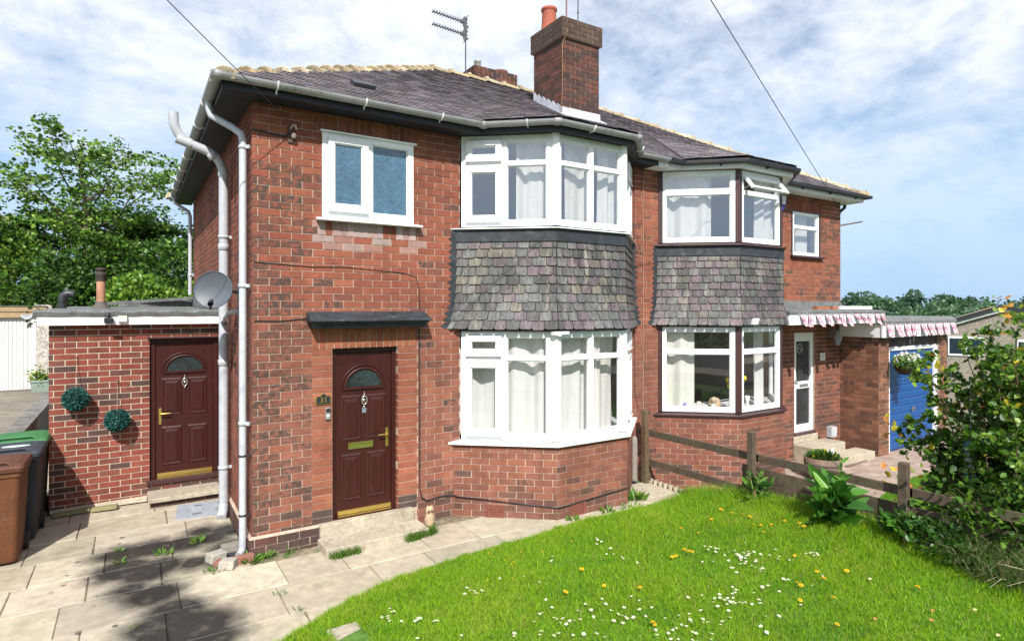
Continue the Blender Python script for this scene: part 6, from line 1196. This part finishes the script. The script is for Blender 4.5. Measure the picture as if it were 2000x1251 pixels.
def flag(parent, f):      # f(u,v,n): 0..1 flag coordinates
    q = MB(); bl, wh, rd_ = (.40, .26, .42), (.88, .80, .82), (.70, .13, .18)
    def poly(P, n, t): q.add([f(u, v, n) for u, v in P], [tuple(range(len(P)))], t)
    for i in range(4):
        for j in range(3): poly([(i / 4, j / 3), ((i + 1) / 4, j / 3), ((i + 1) / 4, (j + 1) / 3), (i / 4, (j + 1) / 3)], 0, bl)
    e = .10
    for a, w, t, n in ((0, .19, wh, .0015), (0, .06, rd_, .003)):
        poly([(0, 0), (w, 0), (1, 1 - w * 1.3), (1, 1), (1 - w, 1), (0, w * 1.3)], n, t); poly([(0, 1), (0, 1 - w * 1.3), (1 - w, 0), (1, 0), (1, w * 1.3), (w, 1)], n + .0005, t)
    for w, t, n in ((.20, wh, .0045), (.10, rd_, .006)):
        poly([(.5 - w * .6, 0), (.5 + w * .6, 0), (.5 + w * .6, 1), (.5 - w * .6, 1)], n, t); poly([(0, .5 - w), (1, .5 - w), (1, .5 + w), (0, .5 + w)], n + .0005, t)
    return q.build('flag', fr_m, parent)
def bunting(name, label, x0, x1, y, z, n, w, h, seed, tiltmax):
    random.seed(seed); T = thing(name, label, 'bunting', ((x0 + x1) / 2, y, z), 'flag bunting on the fascias'); q = MB(); q.tube([(x0 + (x1 - x0) * k / 20, y, z - .012 * math.sin(k * 1.3) ** 2) for k in range(21)], .004, 5, (.9, .9, .9)); q.build('cord', 'matte', T)
    for k in range(n):
        cx_ = x0 + (x1 - x0) * (k + .5) / n + random.uniform(-.02, .02); tilt = random.uniform(-.1, tiltmax); fl_ = random.uniform(.02, .10); ww = w * random.uniform(.75, 1)
        flag(T, lambda u, v, nn, cx_=cx_, tilt=tilt, fl_=fl_, ww=ww: (cx_ + (u - .5) * ww + (1 - v) * h * math.sin(tilt), y - .01 - nn - fl_ * (1 - v) ** 1.5 - .012 * math.sin(u * 6), z - (1 - v) * h * math.cos(tilt)))
bunting('bunting', 'string of small flags fluttering along the porch canopy fascia', 8.45, 11.35, -.835, 2.52, 12, .13, .22, 3, .75); bunting('bunting', 'string of larger flags hanging along the garage fascia', 11.25, 14.3, -.885, 2.31, 9, .26, .235, 4, .15)
hb = thing('hanging_basket', 'hanging basket of white and lime flowers before the blue garage door', 'hanging basket', (11.75, -1.0, 1.52)); q = MB(); q.lathe((11.75, -1.0, 1.45), [(0, -.14), (.10, -.12), (.17, -.03), (.19, .04), (.17, .04), (0, .02)], 14, t=(.035, .022, .015)); q.build('bowl', 'matte', hb); q = MB()
for a in range(3): q.tube([(11.75 + math.cos(a * 2.1) * .18, -1.0 + math.sin(a * 2.1) * .18, 1.49), (11.75, -1.0, 1.88)], .005, 4, (.5, .5, .5))
q.tube([(11.75, -1.0, 1.88), (11.75, -1.0, 1.94), (11.73, -.9, 1.98), (11.72, -.71, 1.97)], .007, 5, (.03, .03, .03)); q.build('chains', 'matte', hb)
n = 900; v = rdir(n) * (rng.uniform(.3, 1, n) ** .5)[:, None] * np.array((.27, .22, .15)); C = np.array((11.77, -1.02, 1.56)) + v; leaf_mesh('foliage', C, v + rng.normal(0, .2, (n, 3)), rng.uniform(.035, .06, n), mixt(n, [G2, G1, G4], [3, 2, 2]), parent=hb, wid=.7)
n = 200; v = rdir(n) * np.array((.28, .23, .17)); v[:, 2] = np.abs(v[:, 2]); leaf_mesh('white_flowers', np.array((11.79, -1.03, 1.57)) + v + np.array((.04, 0, 0)), rng.normal(0, 1, (n, 3)), rng.uniform(.035, .06, n), mixt(n, [(.85, .85, .82), (.8, .82, .7)], [3, 1], .05), parent=hb, wid=1.1); n = 160; C = np.array((11.87, -1.12, 1.36)) + rng.normal(0, 1, (n, 3)) * np.array((.06, .05, .10)); leaf_mesh('trailing_foliage', C, rng.normal(0, .5, (n, 3)) + np.array((0, 0, -1)), rng.uniform(.04, .07, n), mixt(n, [(.32, .42, .02), (.22, .36, .02)], [1, 1]), parent=hb, wid=.7)
la = thing('wall_lantern', 'grey coach lantern on the brickwork beside the white glazed door', 'wall lamp', (10.88, -.05, 2.0)); q = MB(); q.lathe((10.88, -.16, 1.90), [(.03, -.02), (.05, .0), (.085, .14), (.10, .15), (.06, .20), (.02, .24), (.015, .28)], 6, t=(.28, .30, .34), smooth=False); q.tube([(10.88, -.16, 2.17), (10.88, -.12, 2.20), (10.88, -.01, 2.12)], .012, 6, (.22, .24, .27)); q.box(10.84, 10.92, -.015, -.002, 2.02, 2.16, (.22, .24, .27)); q.build('lantern_body', 'generic', la); q = MB(); q.lathe((10.88, -.16, 1.905), [(.046, 0), (.078, .125)], 6, t=(.75, .78, .82), smooth=False); q.build('lantern_glass', 'obscure', la)
q = MB(); q.box(10.53, 10.69, -.02, -.002, 1.58, 1.73, (.78, .77, .75)); q.box(10.57, 10.65, -.024, -.0205, 1.61, 1.70, (.58, .54, .52)); tag(q.build('door_plaque', 'generic', origin=(10.61, 0, 1.65), bevel=.003), 'small square white plaque right of the glazed door', 'plaque')
q = MB(); q.box(10.76, 10.96, -.11, -.002, .03, .24, (.42, .43, .46)); q.box(10.78, 10.94, -.118, -.1105, .05, .22, (.50, .51, .54)); tag(q.build('meter_box', 'generic', origin=(10.86, 0, .13), bevel=.01), 'small grey meter box low on the wall right of the steps', 'meter box')
al = thing('alarm_box', 'white and blue burglar alarm box under the eaves beside the open vent', 'alarm box', (9.18, -.05, 4.6)); q = MB(); q.add([(9.09, -.002, 4.55), (9.27, -.002, 4.55), (9.29, -.002, 4.74), (9.07, -.002, 4.74), (9.10, -.09, 4.56), (9.26, -.09, 4.56), (9.28, -.09, 4.73), (9.08, -.09, 4.73)], [(4, 5, 6, 7), (0, 1, 5, 4), (1, 2, 6, 5), (2, 3, 7, 6), (3, 0, 4, 7)], (.66, .68, .74)); q.build('cover', 'generic', al, bevel=.01); q = MB(); q.add([(9.09, -.002, 4.548), (9.27, -.002, 4.548), (9.10, -.09, 4.556), (9.26, -.09, 4.556), (9.13, -.002, 4.45), (9.23, -.002, 4.45), (9.14, -.07, 4.46), (9.22, -.07, 4.46)], [(2, 3, 7, 6), (0, 2, 6, 4), (3, 1, 5, 7), (6, 7, 5, 4)], (.03, .06, .42)); q.build('strobe_lens', 'generic', al)
tb = thing('barrel_planter', 'half barrel planter of bedding flowers at the foot of the steps', 'planter', (8.95, -.98, -.28)); q = MB(); q.lathe((8.95, -.98, -.285), [(0, 0), (.26, 0), (.29, .16), (.30, .36), (.285, .36), (.27, .31), (0, .30)], 22, t=(.17, .115, .085)); q.build('tub', mat('barrel_wood', (1, 1, 1), .85, 20, .3, .4, 40, stretch=(3, 3, .2)), tb); q = MB()
for z in (.06, .24): q.lathe((8.95, -.98, -.285 + z), [(.275 + z * .07, 0), (.283 + z * .07, 0), (.285 + z * .07, .035), (.275 + z * .07, .035)], 22, t=(.09, .075, .065))
q.build('hoops', 'matte', tb); n = 650; v = rdir(n) * np.array((.26, .26, .12)); v[:, 2] = np.abs(v[:, 2]); leaf_mesh('bedding_plants', np.array((8.95, -.98, .04)) + v * rng.uniform(.5, 1, (n, 1)), v + np.array((0, 0, .12)), rng.uniform(.04, .07, n), mixt(n, [G1, (.05, .10, .03), G2, (.55, .45, .03)], [4, 3, 2, .6]), parent=tb, wid=.7); n = 60; leaf_mesh('white_flowers', np.array((9.08, -1.05, .14)) + rng.normal(0, .03, (n, 3)), rng.normal(0, 1, (n, 3)), rng.uniform(.04, .05, n), mixt(n, [(.85, .85, .82)], [1], .05), parent=tb, wid=1.1)
q = MB(); q.box(9.95, 10.75, -1.05, -.85, -.284, -.265, (.20, .12, .08)); q = MB(); q.obox((10.30, -.60, -.272), (.38, .03, 0), (-.05, .24, 0), (0, 0, .012), (.16, .11, .085))
for k in range(5): q.obox((10.02 + k * .14, -.62 + .011 * k, -.258), (.04, .003, 0), (-.04, .19, 0), (0, 0, .003), ((.30, .15, .12) if k % 2 else (.24, .21, .17)))
tag(q.build('doormat', 'matte', origin=(10.3, -.6, -.28)), 'worn striped doormat on the block paving before the steps', 'doormat')
# bungalow down the slope
BG = thing('bungalow', 'pebble-dashed bungalow with dark bargeboards and tan roof beyond the garage', 'bungalow', (26, 8, -2)); R_ = V3(math.cos(rad(32.384)), -math.sin(rad(32.384)), 0); D_ = V3(math.sin(rad(32.384)), math.cos(rad(32.384)), 0)
gd_ = (R_ * .80 - D_ * .60); ed = (R_ * .60 + D_ * .80); dep = 30.0; ap = Vector(cam.location) + R_ * (960 / 1167 * dep) + D_ * dep; ap.z = 2.72; hw, dz = 3.55, 1.28
eL = ap - gd_ * hw - V3(0, 0, dz); eR = ap + gd_ * hw - V3(0, 0, dz); q = MB(); lo = V3(0, 0, -4.2)
def bg_win(a, b, c, d): pass
q.add([eL + lo, eR + lo, eR, ap, eL, eL + lo + ed * 9, eR + lo + ed * 9, eR + ed * 9, ap + ed * 9, eL + ed * 9], [(0, 1, 2, 3, 4), (0, 4, 9, 5), (1, 6, 7, 2)]); q.build('wall', 'render', BG); up_ = V3(0, 0, .04); ov = -ed * .25; q = MB(); sL = (eL - ap).normalized(); sR = (eR - ap).normalized(); eL2, eR2 = eL + sL * .4, eR + sR * .4
q.add([ap + up_ + ov, eL2 + up_ + ov, eL2 + up_ + ed * 9.3, ap + up_ + ed * 9.3, eR2 + up_ + ov, eR2 + up_ + ed * 9.3], [(0, 1, 2, 3), (0, 3, 5, 4)], (.40, .31, .22)); q.build('roof', 'matte', BG)
q = MB()
for s_, e in ((sL, eL2), (sR, eR2)): q.bar(ap + ov + V3(0, 0, .0), e + ov, .03, .10, t=(.02, .022, .026)); q.bar(ap + ov + ed * .1 + V3(0, 0, -.17), e + ov + ed * .1 + V3(0, 0, -.17), .03, .06, t=(.75, .76, .78))
q.build('bargeboard', 'matte', BG)
def bwin(u, z, w, h):
    f = MB(); o0 = ap + gd_ * u + V3(0, 0, z) - ed * .03; H2 = gd_ * (w / 2); f.obox(o0, H2, ed * .03, V3(0, 0, h / 2), (.78, .79, .82)); b = f.build('window', 'generic', BG); g_ = MB(); o1 = o0 - ed * .034
    for k in (-1, 1): g_.obox(o1 + H2 * (.5 * k), H2 * .42, ed * .003, V3(0, 0, h * .40), (.12, .15, .18))
    g_.build('pane', 'obscure', b)
bwin(-1.5, -2.05, 1.5, 1.0); bwin(1.35, -2.2, 1.7, 1.1)
lr = MB(); 
for (pxx, d_, w, zz_, h, t) in ((1770, 60, 4.0, -.45, 1.1, (.42, .36, .28)), (1745, 72, 3.0, -.1, 1.0, (.40, .16, .09))): pass
def far_roof(px, dep, wid, zt, hh, t, label):
    T = thing('distant_house', label, 'house', (0, 0, 0)); c = Vector(cam.location) + R_ * ((px - 1000) / 1167 * dep) + D_ * dep; c.z = zt; T.location = (c.x, c.y, zt - 5); q = MB(); q.add([c - R_ * wid - V3(0, 0, hh), c + R_ * wid - V3(0, 0, hh), c + R_ * wid * .75, c - R_ * wid * .75, c + R_ * wid + D_ * 6 - V3(0, 0, hh), c - R_ * wid + D_ * 6 - V3(0, 0, hh)], [(0, 1, 2, 3), (1, 4, 2), (0, 3, 5), (3, 2, 4, 5)], t); q.build('roof', 'matte', T)
    q = MB(); q.obox(c + D_ * 3 - V3(0, 0, hh + 1.9), R_ * wid * .95, D_ * 2.8, V3(0, 0, 1.85), (.42, .35, .29)); q.build('wall', 'matte', T); q = MB(); q.obox(c + R_ * wid * .5 + V3(0, 0, .15), R_ * .3, D_ * .3, V3(0, 0, .45), (.35, .15, .10)); q.build('chimney', 'matte', T)
far_roof(1748, 62, 2.6, .55, 1.3, (.30, .25, .19), 'distant bungalow roof of grey brown tiles above the garage'); far_roof(1800, 70, 4.2, .42, 1.5, (.34, .24, .15), 'distant low tan roof with small chimney above the garage'); far_roof(1762, 90, 2.4, .5, 1.2, (.45, .16, .09), 'distant orange red roof behind the tan one')
# ------------------------------------------------------------------ street side behind the camera, seen in the window reflections
g = MB(); g.box(-60, 60, -18, -11, -.2, .42); setting(g.build('road', 'asphalt'), 'tarmac street in front of the gardens', 'road'); g = MB(); g.box(-60, 60, -11, -9.2, -.2, .52); setting(g.build('pavement', 'concrete'), 'concrete pavement along the street', 'pavement')
OH = thing('opposite_house', 'brick house with tall chimney across the street', 'house', (3, -27, .5)); q = MB(); q.box(-7, 16, -34, -26, .4, 5.4, (.20, .09, .06)); q.build('wall', 'matte', OH); q = MB(); q.add([(-7.4, -25.5, 5.3), (16.4, -25.5, 5.3), (16.4, -34.5, 5.3), (-7.4, -34.5, 5.3), (-3.5, -30, 8.1), (12.5, -30, 8.1)], [(0, 1, 5, 4), (1, 2, 5), (2, 3, 4, 5), (3, 0, 4)], (.07, .06, .07)); q.build('roof', 'matte', OH)
for x in (-2.0, 5.0, 11.5): q = MB(); q.box(x - .5, x + .5, -29.2, -28.3, 6, 9.3, (.10, .06, .05)); q.box(x - .57, x + .57, -29.27, -28.23, 9.1, 9.5, (.09, .06, .05)); q.lathe((x, -28.8, 9.5), [(.16, 0), (.13, .6)], 10, t=(.3, .12, .07)); q.build('chimney', 'matte', OH)
for x in (-5, -1, 3, 7, 11, 14):
    for z in (1.4, 3.7): q = MB(); q.box(x - .8, x + .8, -26.0, -25.96, z, z + 1.3, (.6, .62, .64)); w_ = q.build('window', 'generic', OH); q = MB(); q.box(x - .7, x + .7, -25.958, -25.95, z + .1, z + 1.2, (.06, .07, .09)); q.build('pane', 'generic', w_)
hg = bush('hedge', 'clipped green hedge across the street', 'hedge', (4, -19.5, 1.2), (12, .9, .9), 9000, .16, [G1, G3, G2], [3, 2, 1], 33, lumps=26)
# ------------------------------------------------------------------ planting on the right
def dock(x, y, z, label, stems, seed, big=1.0, up=0):
    random.seed(seed); T = thing('dock_plant', label, 'plant', (x, y, z), 'tall docks along the fence'); C = []; Dd = []; Sz = []; st = MB()
    for k in range(stems):
        a = k * 2.4 + random.uniform(-.4, .4); ln = random.uniform(.25, .5) * big
        for j in range(5):
            el = random.uniform(.1, 1.0); C.append((x + math.cos(a) * .05, y + math.sin(a) * .05, z + .05 + random.uniform(0, .35) * big)); Dd.append((math.cos(a + j * .5) * math.cos(el), math.sin(a + j * .5) * math.cos(el), math.sin(el) * .8)); Sz.append(random.uniform(.22, .36) * big)
    for k in range(up):
        h = random.uniform(.55, .85) * big; dx, dy = random.uniform(-.18, .18), random.uniform(-.18, .18); st.tube([(x, y, z), (x + dx * .4, y + dy * .4, z + h * .5), (x + dx, y + dy, z + h)], [.011, .008, .003], 5, (.16, .24, .06))
        for j in range(11): f = .3 + .7 * j / 11; a = j * 2.4; C.append((x + dx * f, y + dy * f, z + h * f)); Dd.append((math.cos(a), math.sin(a), .75)); Sz.append((.25 - .15 * f) * big)
    n = len(C); st.tube([(x, y, z - .03), (x, y, z + .2)], .015, 5, (.2, .12, .06)); st.build('stem', 'matte', T); leaf_mesh('leaves', np.array(C), np.array(Dd), np.array(Sz), mixt(n, [(.055, .18, .02), (.08, .24, .025), (.035, .12, .02), (.14, .30, .04), (.13, .08, .03)], [4, 4, 3, 1.5, .15]), parent=T, wid=.40, fold=.15)
dock(5.20, -3.28, .29, 'large leafy dock plant before the middle fence boards', 15, 3, 1.02, 2); dock(5.30, -2.25, .25, 'slender leafy plant beside the second fence post', 3, 5, .62, 3); dock(5.70, -3.2, -.25, 'pale tall stem rising behind the large dock', 2, 8, 1.2, 3); dock(5.22, -3.95, .32, 'low dark dock under the big shrub', 6, 9, .6, 0)
def big_shrub():
    random.seed(19); T = thing('garden_shrub', 'large mixed shrub with yellowing leaves overhanging the fence at the right edge', 'shrub', (6.5, -4.5, -.2)); C = []; Dd = []; Tn = []; br = MB(); B = V3(6.52, -4.52, -.25)
    for k in range(118):
        az = k * 2.399; tgt = V3(math.cos(az) * random.uniform(.15, .95), math.sin(az) * random.uniform(.15, 1.15), 0); h = random.uniform(.7, 2.75) * (1.0 - .22 * (tgt.length / 1.1) ** 2); e = B + tgt + V3(0, -.25 * random.random(), h + .08); m_ = B.lerp(e, .5) + V3(random.uniform(-.15, .15), random.uniform(-.15, .15), .15)
        br.tube([B + V3(random.uniform(-.15, .15), random.uniform(-.2, .2), 0), m_, e], [.014, .009, .003], 5, (.15, .10, .06)); yel = max(0, (h - 1.5) / 1.2)
        for s_ in range(13):
            f = random.uniform(.35, 1.03); p = (m_.lerp(e, (f - .5) * 2) if f > .5 else B.lerp(m_, f * 2)); d = V3(random.uniform(-1, 1), random.uniform(-1, 1), random.uniform(-.3, .7)).normalized(); ln = random.uniform(.12, .34); br.tube([p, p + d * ln], [.004, .002], 4, (.16, .10, .06), caps=False); m = 24
            tt = rng.uniform(.1, 1.1, m)[:, None]; C.append(np.array(p) + np.array(d * ln) * tt + rng.normal(0, .022, (m, 3))); Dd.append(np.array(d) * .7 + rng.normal(0, .7, (m, 3))); pool = [(.040, .105, .014), (.065, .155, .018), (.022, .060, .012), (.12, .215, .03), (.36, .33, .03), (.38, .15, .03)]; Tn.append(mixt(m, pool, [4, 4, 2.4, 1.6 + 1.8 * yel, .12 + .55 * yel, .02 + .16 * yel]))
    for (ox, oy, oz, n, cols) in ((-.50, 1.05, 1.55, 22, [(.30, .30, .03), (.12, .2, .03), (.35, .16, .04)]), (-.65, .95, 1.05, 26, [(.35, .30, .03), (.14, .22, .03), (.4, .18, .05)]), (-.3, .8, 2.2, 24, [(.15, .25, .03), (.3, .3, .03)]), (-.3, .6, .95, 40, [(.06, .16, .02), (.12, .22, .03)]), (.1, .2, 2.85, 34, [(.34, .33, .03), (.15, .26, .03), (.4, .2, .04)]), (-.6, .3, .55, 70, [(.05, .14, .02), (.03, .09, .015)]), (-.65, -.1, .45, 80, [(.05, .14, .02), (.03, .09, .015)]), (-.5, .65, .75, 60, [(.05, .14, .02), (.09, .2, .02)])):
        e = B + V3(ox, oy, oz); br.tube([B + V3(0, 0, .3), B.lerp(e, .5) + V3(0, 0, .2), e], [.010, .006, .002], 4, (.2, .11, .06)); C.append(np.array(e) + rng.normal(0, .09, (n, 3))); Dd.append(rng.normal(0, 1, (n, 3))); Tn.append(mixt(n, cols, [1] * len(cols)))
    for k in range(112):      # low leafy shoots down to the ground, some hanging over the fence
        e = B + (V3(random.uniform(-.85, .55), random.uniform(-.75, .55), random.uniform(.25, 1.15)) if k < 70 else V3(random.uniform(-1.32, -.8), random.uniform(-.55, .22), random.uniform(.55, 1.30))); p0 = B + V3(random.uniform(-.5, .3), random.uniform(-.4, .4), 0); br.tube([p0, p0.lerp(e, .6) + V3(0, 0, .08), e], [.007, .005, .002], 4, (.15, .10, .06)); m = 58
        tt = rng.uniform(.25, 1.05, m)[:, None]; C.append(np.array(p0) + (np.array(e) - np.array(p0)) * tt + rng.normal(0, .085, (m, 3))); Dd.append(np.array(e - p0) * .5 + rng.normal(0, .7, (m, 3))); Tn.append(mixt(m, [(.040, .105, .014), (.065, .155, .018), (.022, .060, .012), (.10, .19, .025)], [4, 3, 3, 1]))
    C = np.concatenate(C); n = len(C); br.build('branches', 'matte', T); leaf_mesh('foliage', C, np.concatenate(Dd), rng.uniform(.042, .088, n), np.concatenate(Tn) * np.array((1.5, 1.4, 1.2)), parent=T, wid=.72, fold=.2)
big_shrub()
bf = thing('bird_feeder', 'teal capped clear bird feeder hanging inside the big shrub', 'bird feeder', (6.2, -4.13, 1.0)); q = MB(); q.lathe((6.2, -4.13, 1.15), [(.065, 0), (.068, .05), (.05, .10), (0, .12)], 14, t=(.015, .06, .09)); q.build('cap', 'generic', bf); q = MB(); q.lathe((6.2, -4.13, 0.93), [(.05, 0), (.05, .22)], 14, t=(.28, .30, .28)); q.build('tube', 'generic', bf); q = MB(); q.lathe((6.2, -4.13, .81), [(0, 0), (.06, .01), (.055, .12), (.05, .12)], 14, t=(.015, .05, .08)); q.build('base', 'generic', bf); q = MB(); q.tube([(6.2, -4.13, 1.26), (6.2, -4.13, 1.9)], .004, 4, (.1, .1, .1)); q.build('hanging_wire', 'generic', bf)
def clump():
    T = thing('ornamental_grass', 'tussock of green and straw grass blades under the shrub', 'grass clump', (5.25, -4.75, .33)); n = 2600; a = rng.uniform(0, 2 * np.pi, n); r = rng.uniform(0, 1, n) ** .7; X = 5.25 + np.cos(a) * r * .32; Y = -4.75 + np.sin(a) * r * .42
    o = grass_mesh('blades', np.column_stack([X, Y]), lawn_z(X, Y), rng.uniform(.08, .36, n), rng.uniform(.004, .009, n), mixt(n, [(.09, .20, .03), (.05, .12, .02), (.34, .29, .17), (.20, .18, .09)], [3, 4, 1.2, 1.5]), 1.6); o.parent = T; o.matrix_parent_inverse = Matrix.Translation(-Vector(T.location))
    q = MB(); random.seed(4)
    for k in range(16): a = random.uniform(2.2, 4.4); x, y = 5.3 + random.uniform(-.25, .2), -4.75 + random.uniform(-.3, .3); l = random.uniform(.2, .5); el = random.uniform(-.02, .5); q.tube([(x, y, .36), (x + math.cos(a) * l * .5, y + math.sin(a) * l * .5, .40 + el * l * .5), (x + math.cos(a) * l, y + math.sin(a) * l, .36 + el * l)], [.005, .004, .0015], 4, jit((.34, .29, .2), .2))
    q.build('dry_stalks', 'matte', T)
clump()
bush('undershade', 'dark leafy undergrowth added to darken the foot of the fence under the big shrub', 'undershade', (5.36, -4.3, .40), (.22, .72, .20), 1700, .06, [(.04, .12, .015), (.025, .075, .01), (.08, .18, .025)], [3, 3, 1.5], 44, lumps=14)  # low bush with dark leaf colours, added for the shade under the shrub
cs = MB(); P = []
for k in range(80): y = -.34 - k * .0165; P += [(5.50 + .022 * math.sin(k * 1.05), y, -.04), (5.50 + .022 * math.sin(k * 1.05), y, .075)]
cs.add(P, [(2 * k, 2 * k + 2, 2 * k + 3, 2 * k + 1) for k in range(79)]); tag(cs.build('corrugated_edging', 'concrete', origin=(5.5, -.9, 0)), 'grey corrugated edging sheet along the path under the lower fence rail', 'edging')
# ------------------------------------------------------------------ flowers in the lawn, each one a thing
def daisy_mesh():
    q = MB(); n = 12; q.tube([(0, 0, 0), (.003, .002, .05)], .0014, 4, (.12, .25, .04))
    for k in range(n): a = 2 * math.pi * k / n; a2 = a + .20; a0 = a - .20; q.add([(.004 * math.cos(a), .004 * math.sin(a), .050), (.010 * math.cos(a0), .010 * math.sin(a0), .053), (.0165 * math.cos(a), .0165 * math.sin(a), .052), (.010 * math.cos(a2), .010 * math.sin(a2), .053)], [(0, 1, 2, 3)], (.86, .86, .86))
    q.lathe((0, 0, .051), [(.0055, 0), (.004, .003), (0, .004)], 8, t=(.7, .5, .03)); return q
def dandelion_mesh():
    q = MB(); q.tube([(0, 0, 0), (.004, .003, .075)], .002, 4, (.16, .27, .06))
    for ring_, (r, z, n) in enumerate(((.023, .076, 16), (.017, .081, 13), (.010, .085, 9))):
        for k in range(n): a = 2 * math.pi * (k + .5 * ring_) / n; w = .26; q.add([(.003 * math.cos(a), .003 * math.sin(a), .075), (r * .8 * math.cos(a - w), r * .8 * math.sin(a - w), z), (r * math.cos(a), r * math.sin(a), z), (r * .8 * math.cos(a + w), r * .8 * math.sin(a + w), z)], [(0, 1, 2, 3)], (.82, .52, .012))
    return q
def scatter(kind, mesh_fn, spots, label, cat, group, seed):
    random.seed(seed); proto = None
    for (x, y, s_) in spots:
        if proto is None: o = mesh_fn().build(kind, 'matte', origin=(0, 0, 0)); proto = o
        else: o = proto.copy(); COL.objects.link(o)
        o.location = (x, y, float(lawn_z(x, y)) - .004); o.scale = (s_,) * 3; o.rotation_euler = (random.uniform(-.35, .35), random.uniform(-.35, .35), random.uniform(0, 6)); tag(o, label, cat, group)
def pix(px, py, z0=.2):
    z = z0
    for _ in range(8):
        t = (z - cam.location.z) / (-(py - 602) / 1167); p = Vector(cam.location) + (R_ * ((px - 1000) / 1167) + D_) * t; z = float(lawn_z(p.x, p.y)) + .05
    return p.x, p.y
random.seed(40); SP = []
for (cx_, cy_, rx, ry, n) in ((1455, 1085, 60, 22, 42), (1435, 1170, 60, 30, 26), (1370, 1200, 60, 30, 14), (1330, 1230, 60, 22, 14), (1230, 1195, 70, 30, 14), (1160, 1205, 80, 26, 10), (925, 1152, 18, 8, 7), (770, 1200, 24, 14, 9), (815, 1207, 10, 4, 4), (850, 1213, 6, 8, 3), (1080, 1090, 4, 8, 3), (1060, 1200, 40, 16, 6), (1140, 1185, 60, 12, 6), (1590, 1080, 14, 5, 6), (1390, 1070, 30, 10, 7), (1200, 1085, 30, 10, 5), (1180, 1060, 20, 14, 5), (1500, 1130, 40, 20, 6), (1100, 1240, 200, 8, 14), (1560, 1150, 60, 30, 3), (1040, 1140, 60, 40, 4), (1480, 1210, 40, 30, 6)):
    for _ in range(n): SP.append((*pix(random.gauss(cx_, rx * .55), random.gauss(cy_, ry * .55)), random.uniform(.75, 1.2)))
scatter('daisy', daisy_mesh, SP, 'small white daisy with yellow centre in the lawn', 'daisy', 'daisies scattered over the lawn', 1)
DP = [(1445, 1003), (1460, 1010), (1472, 1024), (1485, 1028), (1491, 1038), (1512, 1024), (1534, 1018), (1562, 1020), (1553, 1083), (1596, 1115), (1605, 1132), (1553, 1139), (1566, 1142), (1563, 1169), (1624, 1170), (1630, 1218), (1628, 1004), (1655, 1116), (1787, 1150), (1330, 1030), (1335, 1076), (1348, 1080), (1322, 1084), (1310, 1086), (1352, 1079), (1135, 1114), (1181, 1142), (1099, 1157), (1256, 1150), (1283, 1218), (1278, 1222), (1385, 1009), (1392, 1012), (1425, 1003), (1366, 1040), (1695, 1029), (1723, 1062), (1085, 1022), (1575, 1030), (1405, 995)]
scatter('dandelion', dandelion_mesh, [(*pix(a, b), random.uniform(.7, 1.05)) for a, b in DP], 'yellow dandelion in the lawn', 'dandelion', 'dandelions in the lawn', 2)
BP = [(955, 1075), (962, 1070), (968, 1066), (988, 1087), (992, 1079), (1000, 1084), (1004, 1092), (1016, 1073), (1022, 1080), (1057, 1072), (1062, 1075), (1000, 1097), (1006, 1105), (954, 1126), (1001, 1124), (991, 1086), (1045, 1049), (1115, 1051)]
scatter('buttercup', dandelion_mesh, [(*pix(a, b), random.uniform(.40, .52)) for a, b in BP], 'tiny yellow buttercup near the path edge of the lawn', 'buttercup', 'buttercups near the path', 3)
random.seed(50)
for k, (a, b) in enumerate(((1710, 1208), (1822, 1192), (1820, 1210), (1950, 1240), (1700, 1130), (1905, 1190), (1650, 990))):
    x, y = pix(a, b); z = float(lawn_z(x, y)) + .05; q = MB(); w = .025; q.add([(x - w, y, z), (x, y - w * .6, z + .006), (x + w, y, z + .002), (x, y + w * .6, z + .008)], [(0, 1, 2, 3)], random.choice(((.55, .50, .33), (.45, .18, .07), (.5, .42, .2)))); tag(q.build('fallen_leaf', 'matte', origin=(x, y, z)), 'pale dry fallen leaf lying on the lawn', 'leaf', 'fallen leaves on the lawn')
